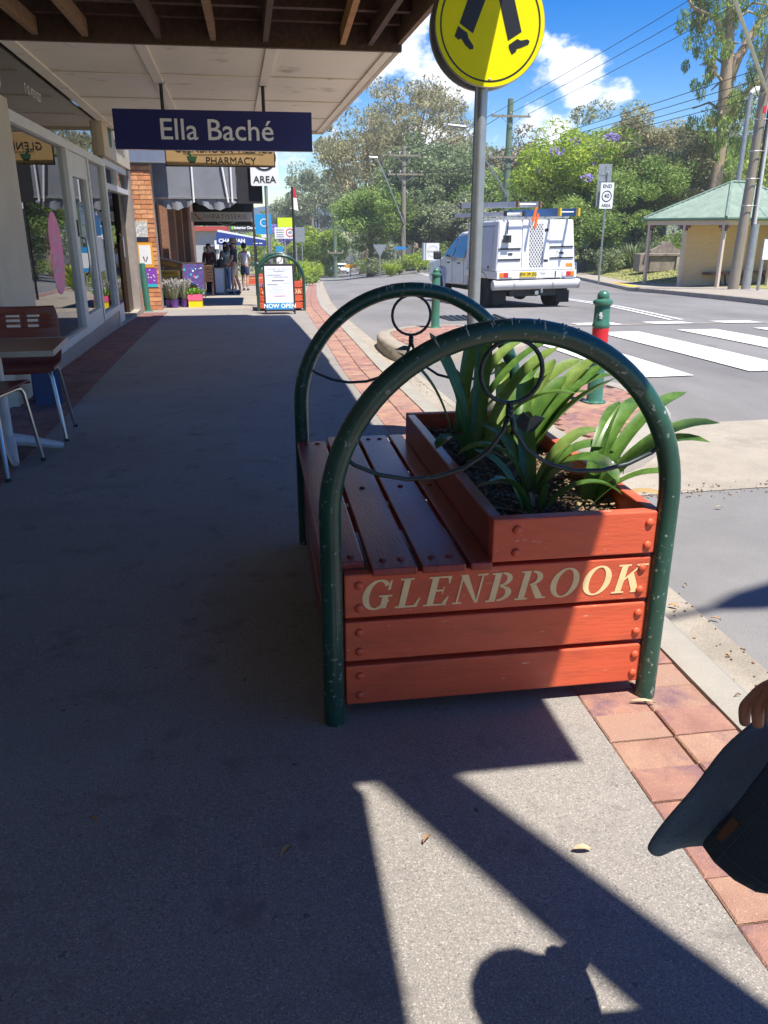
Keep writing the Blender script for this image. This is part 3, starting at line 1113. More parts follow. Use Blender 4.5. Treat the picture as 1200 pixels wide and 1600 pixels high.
# further benches down the street
flow_m = mat('low_foliage', (.09, .17, .05), .6, var=.3, island=.35, transl=.25)
for loc, lab in (((.44, 16.1), 'planter bench half hidden behind the NOW OPEN board, further down the footpath'), ((-.05, 41.0), 'tiny distant planter bench beside the man in white')):
    b = copy_tree(bench)
    b.location = (loc[0], loc[1], h(*loc))
    b['label'] = lab
    t = thing('bedding_plants', 'low pale green bedding plants in the ' + ('bench planter behind the NOW OPEN board' if loc[1] < 20 else 'distant bench planter'), 'plants', (loc[0] + .2, loc[1] + .63, h(*loc) + .5))
    mb = MB()
    for i in range(500):
        p = Vector((rnd.uniform(-.19, .19), rnd.uniform(-.58, .58), rnd.uniform(0, .12)))
        strap(mb, p, rnd.uniform(0, 2 * PI), rnd.uniform(.05, .12), .02, .3, 1, n=2)
    mb.build('foliage', flow_m, t)

# leaf crumbs and grit gathered in the gutter
q = MB()
r4 = random.Random(21)
for i in range(900):
    y_ = r4.uniform(.5, 11)
    e_ = r4.random() ** 2.2
    x_ = XK(y_) + .165 + .24 * (e_ if r4.random() < .5 else 1 - e_ * .5)
    if y_ > 3.5 and r4.random() < .5:
        x_, y_ = r4.uniform(1.6, 4.2), 3.9 + r4.gauss(0, .06)
    s_ = r4.uniform(.004, .014)
    q.obox((x_, y_, zr(x_, y_) + .010), (s_, s_ * r4.uniform(.25, .7), .003), (r4.uniform(-.3, .3), r4.uniform(-.3, .3), r4.uniform(0, PI)))
tag(q.build('gutter_litter', mat('crumbs', (.24, .16, .09), .9, var=.3, island=.6)), 'crumbs of dry leaf and grit gathered along the gutter', 'litter', kind='stuff')

# ================================================================ street furniture near the bench
ps = thing('pedestrian_sign', 'round yellow pedestrian crossing sign with black walking legs on a steel pole', 'sign', (1.165, 4.34, h(1.165, 4.34)))
zc = 2.165
mb = MB()
mb.tube([(1.152, 4.34, h(1.1, 4.3) - .05), (1.152, 4.34, zc + .3)], .033, 16)
mb.build('pole', galv, ps, world=True, smooth=True)
mb = MB()
mb.tube([(1.152, 4.34, zc + .3), (1.152, 4.34, zc + .312)], [.034, .02], 16)
mb.build('pole_cap', galv, ps, world=True, smooth=True)
for y0, m, nm in ((4.262, sign_yellow, 'disc'), (4.405, sign_yellow, 'rear_disc')):
    rim = MB()
    rot = Matrix.Rotation(PI / 2, 3, 'X')
    rim.lathe([(.001, .0), (.268, .0), (.272, .004), (.272, .014), (.268, .018), (.001, .018)], 56, (1.165, y0 + (.018 if nm == 'disc' else 0), zc), rot)
    d = rim.build(nm, galv, ps, world=True, smooth=True, angle=30)
    if nm == 'disc':
        f = MB()
        f.poly([(1.165 + .268 * math.cos(a), y0 - .0015, zc + .268 * math.sin(a)) for a in lin(0, 2 * PI, 65)[:-1]])
        f.build('face', m, d, world=True)
        f = MB()
        r1, r2 = .248, .240
        A = lin(0, 2 * PI, 73)
        for a, b in zip(A, A[1:]):
            f.poly([(1.165 + r1 * math.cos(a), y0 - .0025, zc + r1 * math.sin(a)), (1.165 + r1 * math.cos(b), y0 - .0025, zc + r1 * math.sin(b)),
                    (1.165 + r2 * math.cos(b), y0 - .0025, zc + r2 * math.sin(b)), (1.165 + r2 * math.cos(a), y0 - .0025, zc + r2 * math.sin(a))])
        f.build('border', black_print, d, world=True)
        k = .268 / 85

        def sp(zx, zy): return (1.165 + (600 + zx / 4 - 763) * k, y0 - .0028, zc + (45 - zy / 4) * k)
        for nm2, pts in (('left_trouser', [(525, 0), (548, -60), (600, -190), (655, -190), (660, -60), (635, 0), (543, 233), (458, 182)]),
                         ('right_trouser', [(682, 0), (662, -60), (657, -190), (730, -190), (760, -60), (780, 0), (848, 215), (765, 265)]),
                         ('left_shoe', [(450, 195), (475, 212), (508, 230), (516, 258), (548, 298), (549, 316), (526, 320), (496, 296), (470, 262), (452, 270), (429, 250)]),
                         ('right_shoe', [(770, 288), (822, 254), (846, 262), (888, 254), (903, 264), (895, 282), (850, 300), (822, 308), (819, 322), (793, 340), (772, 305)])):
            f = MB()
            f.poly([sp(*q) for q in pts])
            f.build(nm2, black_print, d, world=True)
        f = MB()
        f.dome((1.165 + .005, y0 - .002, zc - .236), .007, (0, -1, 0), 8)
        f.dome((1.165 + .005, y0 - .002, zc + .22), .007, (0, -1, 0), 8)
        f.build('rivet', galv, d, world=True)
for z in (zc - .15, zc + .15):
    mb = MB()
    mb.tube([(1.152 + .037 * math.cos(a), 4.34 + .037 * math.sin(a), z) for a in lin(0, 2 * PI, 17)[:-1]], .008, 5, closed=True)
    mb.box(1.13, 4.28, z - .012, 1.175, 4.305, z + .012)
    mb.box(1.13, 4.375, z - .012, 1.175, 4.403, z + .012)
    mb.build('bracket', galv, ps, world=True)


def bollard(x, y, lab, red, g=None):
    t = thing('bollard', lab, 'bollard', (x, y, h(x, y) + .04), 0, 'green bollards at the crossing')
    mb = MB()
    mb.lathe([(.095, 0), (.095, .012), (.075, .016), (.066, .03), (.064, .60), (.071, .612), (.071, .63), (.064, .642), (.062, .775), (.060, .78)], 20)
    s = mb.build('shaft', bollard_green, t, smooth=True)
    mb = MB()
    mb.lathe([(.060, .772), (.076, .782), (.080, .797), (.074, .812), (.05, .822), (.047, .83), (.05, .838), (.046, .862), (.03, .882), (.001, .889)], 20)
    mb.build('cap', bollard_green, t, smooth=True)
    if red:
        mb = MB()
        mb.lathe([(.0645, .40), (.0662, .402), (.0662, .598), (.0645, .60)], 20)
        mb.build('red_band', red_plain, t, smooth=True)
        mb = MB()
        for px_, pz in ((-.035, .71), (-.03, .69)):
            mb.obox((px_, -.057, pz), (.02, .003, .03), (0, .2, -.5))
        mb.build('sticker', white_print, t)
    t.scale = (.9, .9, .92)
    for a in range(4):
        mb = MB()
        mb.dome((.083 * math.cos(a * PI / 2 + .4), .083 * math.sin(a * PI / 2 + .4), .012), .009, (0, 0, 1), 6)
        mb.build('bolt', galv, t)
    return t


bollard(2.466, 5.66, 'green bollard with a red band standing behind the strap leaf plants', True)
bollard(2.47, 11.38, 'plain green bollard on the far brick island left of the sign pole', False)

# utility pole behind the viewer: throws the broad shadow band across the foreground
pp = thing('street_pole', 'tall weathered pole with a lamp arm at the kerb behind the viewer', 'pole', (1.37, -.33, 0))
mb = MB()
mb.tube([(1.37, -.33, -.2), (1.37, -.33, 7.5)], [.1, .092], 14)
mb.build('shaft', pole_wood, pp, world=True, smooth=True)
mb = MB()
mb.tube([(1.37, -.33, 6.35), (1.9, -.22, 6.5), (3.15, .02, 6.58)], .022, 8)
mb.build('lamp_arm', steel, pp, world=True, smooth=True)
mb = MB()
mb.tube([(3.1, .01, 6.58), (3.25, .04, 6.58), (3.5, .09, 6.58), (3.9, .17, 6.56), (4.0, .19, 6.55)], [.03, .08, .11, .10, .03], 10)
mb.build('lamp_head', galv, pp, world=True, smooth=True)
mb = MB()
mb.tube([(1.37, -.33, 7.5), (1.37, -.33, 7.53)], [.1, .06], 14)
mb.build('cap', galv, pp, world=True, smooth=True)


# ---------------------------------------------------------------- cafe table and chairs
cherry = mat('cherry_ply', (.19, .040, .022), .4, var=.2, scale=5, stretch=(1, 1, 8), coat=.12)
ply_edge = mat('ply_edge', (.38, .22, .12), .5)
cafe_white = mat('cafe_white_metal', (.58, .58, .57), .4, .1)


def cafe_chair(lab, loc, rz):
    """seat faces local -y, back stands at +y"""
    t = thing('cafe_chair', lab, 'chair', loc, rz, 'cafe chairs')
    prof = [(-.21, .435), (-.19, .45), (-.1, .443), (.05, .436), (.13, .44), (.18, .462), (.21, .52), (.225, .62), (.238, .72), (.247, .80)]
    slots = {(6): None}
    # the moulded shell: columns across, rows along the profile, with slots cut in the back
    xs = [-.20, -.19, -.115, -.03, .015, .09, .19, .20]
    fine = []
    for i in range(len(prof) - 1):
        (y0, z0), (y1, z1) = prof[i], prof[i + 1]
        n = 6 if i >= 6 else 2
        for k in range(n):
            f = k / n
            fine.append((y0 + (y1 - y0) * f, z0 + (z1 - z0) * f))
    fine.append(prof[-1])
    mb = MB()
    nx = len(xs)
    for (yy, zz) in fine:
        for x in xs:
            wv = 1.0 if zz < .70 else 1 - .10 * ((zz - .70) / .10) ** 2
            mb.v.append((x * wv, yy + .02 * (x / .2) ** 2 * (1 if zz > .5 else 0), zz + (.012 * (x / .2) ** 2 if zz < .47 else 0)))
    for j in range(len(fine) - 1):
        zz = (fine[j][1] + fine[j + 1][1]) / 2
        for i in range(nx - 1):
            hole = False
            if zz > .5:
                rowi = j
                r6 = j - 12
                if i in (2,) + (4,) or (i == 3 and False):
                    if r6 in (1, 9, 11, 13): hole = True
            if hole: continue
            mb.f.append((j * nx + i, j * nx + i + 1, (j + 1) * nx + i + 1, (j + 1) * nx + i))
    sh = mb.build('shell', cherry, t, smooth=True, angle=60)
    so = sh.modifiers.new('s', 'SOLIDIFY')
    so.thickness = .011
    for s in (-1, 1):
        mb = MB()
        mb.tube([(s * .215, -.20, 0), (s * .175, -.165, .40), (s * .165, -.15, .428), (s * .165, -.10, .432), (s * .165, .08, .428), (s * .168, .12, .42), (s * .178, .14, .39), (s * .225, .215, 0)], .0115, 8)
        mb.build('leg_frame', chrome, t, smooth=True)
        for yy, xx in ((-.20, .215), (.215, .225)):
            mb = MB()
            mb.tube([(s * xx, yy, 0), (s * xx, yy, .02)], .014, 8)
            mb.build('foot_cap', dark_plastic, t)
    mb = MB()
    mb.tube([(-.165, -.08, .425), (.165, -.08, .425)], .009, 6)
    mb.tube([(-.165, .08, .421), (.165, .08, .421)], .009, 6)
    mb.build('cross_bar', chrome, t, smooth=True)
    return t


cafe_chair('brown slotted plywood chair behind the cafe table with its back against the shop side', (-1.48, 5.36, h(-1.5, 5.4)), .10)
cafe_chair('brown plywood chair at the bottom left, only its seat edge and chrome legs in view', (-1.53, 4.56, h(-1.5, 4.5)), PI - .22)
ct = thing('cafe_table', 'square brown topped cafe table on a white pedestal at the left edge', 'table', (-1.50, 4.86, h(-1.5, 4.9)), .08)
mb = MB()
mb.box(-.36, -.30, .622, .36, .30, .645)
tp = mb.build('table_top', cherry, ct, bevel=.003)
mb = MB()
mb.box(-.364, -.304, .618, .364, -.3005, .648)
mb.box(-.364, .3005, .618, .364, .304, .648)
mb.box(.3605, -.304, .6185, .366, .304, .6485)
mb.box(-.366, -.304, .6185, -.3605, .304, .6485)
mb.build('metal_edge', steel, tp)
mb = MB()
mb.tube([(0, 0, .06), (0, 0, .61)], .035, 14)
mb.build('pedestal', cafe_white, ct, smooth=True)
for k in range(4):
    a = PI / 4 + k * PI / 2 - .5
    mb = MB()
    mb.tube([(0, 0, .10), (.12 * math.cos(a), .12 * math.sin(a), .075), (.22 * math.cos(a), .22 * math.sin(a), .045), (.30 * math.cos(a), .30 * math.sin(a), .025)], [.042, .034, .027, .02], 8)
    mb.build('foot', cafe_white, ct, smooth=True)

# ================================================================ left shop: salon
def fbox(mb, y0, y1, z0, z1, d0, d1):
    """block on the shop front: along the front from y0 to y1, from d0 to d1 in front of the glass line"""
    return mb.hexa([(fx(y0) + d0, y0, z0), (fx(y0) + d1, y0, z0), (fx(y1) + d1, y1, z0), (fx(y1) + d0, y1, z0),
                    (fx(y0) + d0, y0, z1), (fx(y0) + d1, y0, z1), (fx(y1) + d1, y1, z1), (fx(y1) + d0, y1, z1)])


def fquad(mb, pts, d):
    """flat print on the shop front; pts in (y, z)"""
    return mb.poly([(fx(a) + d, a, b) for a, b in pts])


def side_text(name, s, size, y, z, d, m, parent, **k):
    """lettering on the shop front, read from the street"""
    mt = Matrix.Translation((fx(y) + d, y, z)) @ Matrix.Rotation(PI / 2 + .03, 4, 'Z') @ Matrix.Rotation(PI / 2, 4, 'X')
    return text_obj(name, s, size, m, parent, mt, world=True, **k)


wall_cream = mat('wall_cream', (.55, .47, .36), .7, var=.1, scale=2, speck=((.35, .29, .22), 12, .66, .76))
salon = thing('salon_shop', 'beauty salon shop front with grey framed windows under the timber awning', 'shop', (-2.0, 8, h(-2, 8)))


def fpart(name, m, parent, *blocks, bevel=0):
    mb = MB()
    for b in blocks: fbox(mb, *b)
    return mb.build(name, m, parent, world=True, bevel=bevel)


fpart('pier', wall_cream, salon, (6.35, 7.36, -.15, 2.2, -.5, .05))
fpart('pier_capital', cream, salon, (6.3, 7.05, 2.22, 2.5, -.5, .10), bevel=.03)
fpart('side_wall', mat('wall_tan', (.36, .30, .24), .8), salon, (-8, 4.2, -.15, 3.2, -.6, 0.0))
fpart('stallboard', tile_grey, salon, (7.365, 12.88, -.30, .075, -.18, -.01))
fpart('sill', alu, salon, (7.365, 10.02, .077, .155, -.10, .015))
fpart('sill', alu, salon, (11.30, 12.88, .077, .155, -.10, .015))
fpart('header', alu, salon, (7.365, 12.88, 2.06, 2.15, -.10, .015))
fpart('parapet', wall_cream, salon, (-8, 12.85, 2.97, 5.2, -.35, -.05))
hl = fpart('highlight_window', shop_glass, salon, (7.365, 12.62, 2.152, 2.70, -.03, -.02))
side_text('phone_number', 'T: 02 4739 0227', .105, 8.72, 2.42, -.015, white_print, hl)
side_text('highlight_lettering', 'ellabache.com.au', .075, 11.9, 2.38, -.015, white_print, hl)
w1 = fpart('window_pane', shop_glass, salon, (7.442, 9.898, .157, 2.058, -.045, -.035))
fpart('mullion', alu, w1, (7.365, 7.44, .157, 2.058, -.09, .012))
fpart('mullion', alu, w1, (9.90, 10.02, .157, 2.058, -.09, .012))
w2 = fpart('window_pane', shop_glass, salon, (11.402, 12.758, .157, 2.058, -.045, -.035))
fpart('mullion', alu, w2, (11.30, 11.40, .157, 2.058, -.09, .012))
fpart('mullion', alu, w2, (12.76, 12.88, .157, 2.058, -.09, .012))
dr = fpart('door', alu, salon, (10.05, 10.20, .06, 2.055, -.08, .0), (11.14, 11.28, .06, 2.055, -.08, .0), (10.202, 11.138, 1.80, 2.055, -.079, -.001), (10.202, 11.138, .06, .26, -.079, -.001))
fpart('pane', shop_glass, dr, (10.202, 11.138, .262, 1.798, -.045, -.035))
mb = MB()
yh = 10.30
mb.tube([(fx(yh) + .0, yh, .72), (fx(yh) + .05, yh, .74), (fx(yh) + .065, yh, .85), (fx(yh) + .065, yh, 1.0), (fx(yh) + .05, yh, 1.12), (fx(yh), yh, 1.14)], .014, 8)
mb.build('door_handle', chrome, dr, world=True, smooth=True)
fpart('door_lock', dark_plastic, dr, (10.09, 10.15, 1.15, 1.33, .0, .012))
fpart('door_sticker', blue_plain, dr, (11.5, 11.72, 1.18, 1.45, -.034, -.032))
fpart('window_notice', white_print, w2, (11.7, 12.15, .68, 1.12, -.034, -.032))
fpart('window_poster', blue_plain, w2, (11.7, 12.1, 1.14, 1.4, -.034, -.032))
# inside of the salon
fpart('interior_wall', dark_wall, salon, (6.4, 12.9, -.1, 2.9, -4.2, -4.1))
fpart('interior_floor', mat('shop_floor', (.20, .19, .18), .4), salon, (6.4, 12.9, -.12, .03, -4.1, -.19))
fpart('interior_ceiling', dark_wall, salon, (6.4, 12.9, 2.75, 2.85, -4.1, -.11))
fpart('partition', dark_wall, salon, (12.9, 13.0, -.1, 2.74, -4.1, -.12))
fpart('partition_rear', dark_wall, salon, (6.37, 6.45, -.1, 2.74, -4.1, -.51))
dk = fpart('display_panel', mat('panel_navy', (.012, .02, .04), .4), salon, (7.6, 8.36, .35, 1.70, -.068, -.056))
side_text('panel_lettering', 'Skin Solutions', .115, 7.98, 1.24, -.053, white_print, dk)
for z_ in (1.02, .99, .87, .84):
    fpart('small_print', white_print, dk, (7.78, 8.16, z_ - .006, z_ + .006, -.0555, -.053))
fpart('lime_reflection', mat('lime_reflection', (.40, .52, .03), .5), salon, (8.45, 9.5, 1.70, 2.03, -.14, -.12))  # lime board stands in for a sign reflected in the glass
fpart('lime_strip', MATS['lime_reflection'], salon, (8.42, 8.75, .25, 1.69, -.139, -.121))
fpart('dark_column', dark_wall, salon, (8.9, 9.3, .04, 2.7, -.7, -.5))
mb = MB()
mb.poly([(fx(8.92) - .028, 8.92 + .29 * math.cos(a), 1.0 + .40 * math.sin(a)) for a in lin(0, 2 * PI, 33)[:-1]])
pk_ = mb.build('pink_oval_decal', mat('pink_decal', (.85, .22, .42), .45), salon, world=True)
for s_, z_, sz in (('Online', 1.14, .085), ('GIFT VOUCHERS', .96, .062), ('ONLINE', .84, .085)):
    side_text('decal_lettering', s_, sz, 8.92, z_, -.026, white_print, pk_)

mat('timber_warm', (.42, .19, .06), .7, var=.2)
# awning over the footpath: open rafters near the viewer, lined further on
def xo(y): return 1.30 if y < 6 else 1.30 - .022 * (y - 6)


aw = thing('footpath_awning', 'long timber framed awning with cream lined ceiling and bare rafters over the footpath', 'awning', (-1.9, 7.4, h(-1.9, 7.4)))
mb = MB()
ya = lin(.56, 13.7, 8)
for a, b in zip(ya, ya[1:]):
    mb.hexa([(fx(a) - .05, a, 3.02), (xo(a) - .02, a, 2.93), (xo(b) - .02, b, 2.93), (fx(b) - .05, b, 3.02), (fx(a) - .05, a, 3.04), (xo(a) - .02, a, 2.95), (xo(b) - .02, b, 2.95), (fx(b) - .05, b, 3.04)])
mb.build('roof_sheet', mat('roof_iron', (.25, .22, .2), .6, .3), aw, world=True)
# fascia
for a, b in ((.56, 6.0), (6.0, 7.42)):
    mb = MB()
    mb.hexa([(xo(a) - .04, a, 2.66), (xo(a), a, 2.66), (xo(b), b, 2.66), (xo(b) - .04, b, 2.66), (xo(a) - .04, a, 2.96), (xo(a), a, 2.96), (xo(b), b, 2.96), (xo(b) - .04, b, 2.96)])
    mb.build('fascia', timber_mid, aw, world=True)
mb = MB()
mb.hexa([(xo(7.42) - .03, 7.42, 2.63), (xo(7.42) + .01, 7.42, 2.63), (xo(13.7) + .01, 13.7, 2.63), (xo(13.7) - .03, 13.7, 2.63), (xo(7.42) - .03, 7.42, 2.95), (xo(7.42) + .01, 7.42, 2.95), (xo(13.7) + .01, 13.7, 2.95), (xo(13.7) - .03, 13.7, 2.95)])
mb.build('fascia', cream, aw, world=True)
mb = MB()
mb.box(fx(7.4), 7.36, 2.61, xo(7.4), 7.41, 2.93)
mb.build('end_beam', timber_dark, aw, world=True)
mb = MB()
mb.box(fx(.6), .56, 2.66, xo(.6), .62, 2.93)
mb.build('end_beam', timber_dark, aw, world=True)
for k, x in enumerate((-1.62, -1.2, -.72, -.25, .2, .66, 1.02)):
    mb = MB()
    sk = (.03, -.02, .05, .0, -.04, .12, -.02)[k]
    mb.hexa([(x - .022 - sk, .63, 2.64), (x + .022 - sk, .63, 2.64), (x + .022 + sk, 7.33, 2.64), (x - .022 + sk, 7.33, 2.64), (x - .022 - sk, .63, 2.76), (x + .022 - sk, .63, 2.76), (x + .022 + sk, 7.33, 2.76), (x - .022 + sk, 7.33, 2.76)])
    mb.build('rafter', (timber_mid, timber_mid, timber_dark, timber_mid, timber_dark, MATS['timber_warm'], timber_dark)[k], aw, world=True)
for y in lin(1.2, 7.2, 16):
    mb = MB()
    mb.box(fx(y), y - .035, 2.765, xo(y) - .045, y + .035, 2.84)
    mb.build('batten', timber_dark, aw, world=True)
# lined ceiling: panels with cover strips
XS = [0.02, .34, .67, .985]
YP = [7.42, 9.0, 10.6, 12.15, 13.68]
for i in range(3):
    for j in range(4):
        a, b = YP[j] + .006, YP[j + 1] - .006
        def xx(f, y): return fx(y) + (xo(y) - fx(y)) * f
        f0, f1 = XS[i] + .004, XS[i + 1] - .004
        mb = MB()
        mb.hexa([(xx(f0, a), a, 2.66), (xx(f1, a), a, 2.655), (xx(f1, b), b, 2.655), (xx(f0, b), b, 2.66), (xx(f0, a), a, 2.67), (xx(f1, a), a, 2.665), (xx(f1, b), b, 2.665), (xx(f0, b), b, 2.67)])
        mb.build('ceiling_panel', soffit_m, aw, world=True)
for f in XS:
    mb = MB()
    a, b = 7.42, 13.69
    w = .045 if 0 < XS.index(f) < 3 else .06
    mb.hexa([(xx(f, a) - w, a, 2.635), (xx(f, a) + w, a, 2.635), (xx(f, b) + w, b, 2.635), (xx(f, b) - w, b, 2.635), (xx(f, a) - w, a, 2.656), (xx(f, a) + w, a, 2.656), (xx(f, b) + w, b, 2.656), (xx(f, b) - w, b, 2.656)])
    mb.build('cover_strip', soffit_m, aw, world=True)
for y in YP[1:-1]:
    mb = MB()
    mb.box(fx(y) + .07, y - .015, 2.643, xo(y) - .07, y + .015, 2.654)
    mb.build('cover_strip', soffit_m, aw, world=True)
mb = MB()
mb.box(fx(13.7), 13.66, 2.61, xo(13.7), 13.70, 2.93)
mb.build('end_beam', cream, aw, world=True)

# awning of the shop behind the viewer, narrower
ab = thing('rear_awning', 'narrower awning over the footpath behind the viewer', 'awning', (-1.8, -3, 0))
mb = MB()
mb.box(-2.2, -9, 2.66, .74, .53, 2.70)
mb.build('ceiling', cream, ab, world=True)
mb = MB()
mb.box(.70, -9, 2.64, .745, .532, 2.95)
mb.build('fascia', timber_mid, ab, world=True)
mb = MB()
mb.box(-2.2, -9, 2.93, .699, .53, 2.96)
mb.build('roof_sheet', MATS['roof_iron'], ab, world=True)


def board_sign(name, lab, x0, x1, z0, z1, y, m, thick=.06, edge=None):
    t = thing(name, lab, 'sign', ((x0 + x1) / 2, y, z0))
    mb = MB()
    mb.box(x0, y, z0, x1, y + thick, z1)
    mb.build('panel', m, t, world=True, bevel=.004)
    return t


es = board_sign('hanging_sign', 'navy hanging sign reading Ella Baché under the awning', -1.385, .655, 2.015, 2.395, 9.4, navy, .09)
text_obj('lettering', 'Ella Baché', .285, grey_letter, es, face_cam(-.34, 9.397, 2.20), world=True, bold=.002, sx=1.03)
for x in (-.88, .155):
    mb = MB()
    mb.tube([(x, 9.445, 2.39), (x, 9.445, 2.655)], .018, 8)
    mb.build('hanger_rod', black_print, es, world=True)
    mb = MB()
    mb.tube([(x, 9.445, 2.635), (x, 9.445, 2.66)], .04, 10)
    mb.build('flange', black_print, es, world=True)

khaki = plain('sign_khaki', (.36, .24, .11), .5)
sign_green = plain('sign_green', (.012, .06, .025), .5)
phs = board_sign('hanging_sign', 'tan hanging sign reading GLENBROOK VILLAGE PHARMACY with a green mortar', -1.315, .36, 2.165, 2.60, 14.0, khaki, .08)
mb = MB()
for a in ((-1.33, 14.001, 2.15, .375, 14.05, 2.164), (-1.33, 14.001, 2.601, .375, 14.05, 2.615), (-1.33, 14.001, 2.164, -1.316, 14.05, 2.601), (.361, 14.001, 2.164, .375, 14.05, 2.601)):
    mb.box(*a)
mb.build('frame', black_print, phs, world=True)
text_obj('lettering', 'GLENBROOK VILLAGE', .155, black_print, phs, face_cam(-.42, 13.995, 2.405), world=True, sx=.98)
text_obj('lettering', 'PHARMACY', .15, black_print, phs, face_cam(-.32, 13.995, 2.235), world=True)
mb = MB()
mb.poly([(-1.0, 13.995, 2.30), (-.84, 13.995, 2.30), (-.86, 13.995, 2.24), (-.89, 13.995, 2.22), (-.87, 13.995, 2.205), (-.97, 13.995, 2.205), (-.95, 13.995, 2.22), (-.98, 13.995, 2.24)])
mb.poly([(-.99, 13.994, 2.36), (-.965, 13.994, 2.37), (-.90, 13.994, 2.27), (-.93, 13.994, 2.26)])
mb.build('mortar_mark', sign_green, phs, world=True)
mb = MB()
for a, b in zip(lin(-1.05, .2, 24), lin(-1.05, .2, 24)[1:]):
    q = lambda x: 2.335 - .012 * math.sin((x + 1.05) / 1.25 * 2 * PI)
    mb.poly([(a, 13.995, q(a) - .004), (b, 13.995, q(b) - .004), (b, 13.995, q(b) + .004), (a, 13.995, q(a) + .004)])
mb.build('swash_mark', black_print, phs, world=True)
for x in (-1.0, .1):
    mb = MB()
    mb.tube([(x, 14.04, 2.60), (x, 14.04, 2.9)], .016, 6)
    mb.build('hanger_rod', black_print, phs, world=True)

# ---------------------------------------------------------------- pharmacy shop front
phm = thing('pharmacy_shop', 'pharmacy shop front with cream fascia sign and dark open doorway', 'shop', (-2.1, 14.3, h(-2.1, 14.3)))
fa = fpart('fascia_sign', cream, phm, (12.66, 15.8, 2.20, 3.0, -.06, .06))
side_text('lettering', 'GLENBROOK VILLAGE', .25, 14.23, 2.76, .064, MATS['grey_letter'], fa, sx=1.05)
side_text('lettering', 'PHARMACY', .25, 14.5, 2.42, .064, black_print, fa)
fquad_m = MB()
fquad(fquad_m, [(13.2, 2.62), (13.6, 2.62), (13.5, 2.36), (13.3, 2.36)], .064)
fquad_m.build('mortar_mark', sign_green, fa, world=True)
fpart('parapet', wall_cream, phm, (12.86, 16.0, 3.0, 5.0, -.35, -.06))
fpart('door_frame', alu, phm, (12.9, 13.0, -.25, 2.19, -.12, .0), (13.0, 15.62, 1.78, 1.86, -.12, .0), (13.0, 15.62, 2.10, 2.19, -.12, .0), (14.28, 14.36, 1.862, 2.098, -.12, .0))
fpart('transom_pane', shop_glass, phm, (13.0, 14.28, 1.862, 2.098, -.06, -.05))
fpart('transom_pane', shop_glass, phm, (14.36, 15.62, 1.862, 2.098, -.06, -.05))
dleaf = fpart('door', mat('door_brown', (.045, .024, .016), .4), phm, (15.0, 15.6, -.22, 1.775, -.16, -.10))
fpart('door', MATS['door_brown'], phm, (13.9, 14.02, -.22, 1.775, -.62, -.10))
fpart('door_pane', shop_glass, phm, (13.02, 13.88, .1, 1.775, -.07, -.06))
fpart('door_bottom', alu, phm, (13.02, 13.88, -.2, .1, -.09, -.05))
mb = MB()
mb.tube([(fx(13.8), 13.8, .75), (fx(13.8) + .05, 13.8, .8), (fx(13.8) + .05, 13.8, 1.1), (fx(13.8), 13.8, 1.15)], .014, 6)
mb.build('door_handle', chrome, dleaf, world=True)
fpart('pilaster', tile_grey, phm, (15.62, 16.0, -.4, 2.19, -.3, .03))
fpart('step', concrete, phm, (12.9, 15.62, -.42, -.17, -.6, .02))
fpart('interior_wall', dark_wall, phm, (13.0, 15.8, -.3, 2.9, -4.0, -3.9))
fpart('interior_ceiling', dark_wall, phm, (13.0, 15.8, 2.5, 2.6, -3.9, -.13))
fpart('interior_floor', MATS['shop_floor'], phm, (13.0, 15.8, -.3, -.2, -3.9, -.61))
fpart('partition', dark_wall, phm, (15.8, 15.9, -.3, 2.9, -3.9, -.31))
fpart('door_notice', yellow_paint, phm, (13.3, 13.55, .95, 1.2, -.058, -.056))

# navy board leaning by the salon window
nb = thing('sandwich_board', 'narrow navy folding board standing by the salon window behind the brown chair', 'sandwich board', (-1.66, 6.5, h(-1.7, 6.5)), .3)
for s in (-1, 1):
    mb = MB()
    mb.hexa([(-.10, s * .12 - .01, 0), (.10, s * .12 - .01, 0), (.10, s * .12 + .01, 0), (-.10, s * .12 + .01, 0), (-.09, s * .02 - .01, .55), (.09, s * .02 - .01, .55), (.09, s * .02 + .01, .55), (-.09, s * .02 + .01, .55)])
    mb.build('panel', mat('navy_board', (.02, .04, .11), .5), nb)


# ================================================================ brick shop and everything set out in front of it
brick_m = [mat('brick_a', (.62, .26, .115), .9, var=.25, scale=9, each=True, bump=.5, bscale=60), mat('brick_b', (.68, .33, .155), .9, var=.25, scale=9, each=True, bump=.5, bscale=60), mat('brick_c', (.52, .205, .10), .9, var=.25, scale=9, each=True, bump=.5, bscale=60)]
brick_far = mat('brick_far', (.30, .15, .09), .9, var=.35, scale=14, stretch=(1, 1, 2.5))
mortar = mat('mortar', (.30, .26, .22), .95)
slate = mat('slate_paint', (.17, .20, .27), .6, var=.06)
fabric_grey = mat('fabric_grey', (.20, .215, .24), .75, var=.1, scale=3)
fabric_black = mat('fabric_black', (.022, .022, .026), .8, var=.15)
gro = thing('grocer_shop', 'brick greengrocer shop with a sunlit orange brick pier and grey canvas blind', 'shop', (-2.3, 17.1, h(-2.3, 17)))
zb = h(-2.3, 17.1)
mb = MB()
mb.box(-3.4, 17.012, zb - .1, -1.925, 17.4, 2.41)
pier = mb.build('pier', mortar, gro, world=True)
bm_list = []
for m in brick_m:
    q = MB()
    q.box(-.112, -.05, -.037, .112, .05, .037)
    o = q.build('brick', m, None)
    bm_list.append(o.data)
    bpy.data.objects.remove(o)
inv = basis(pier).inverted()
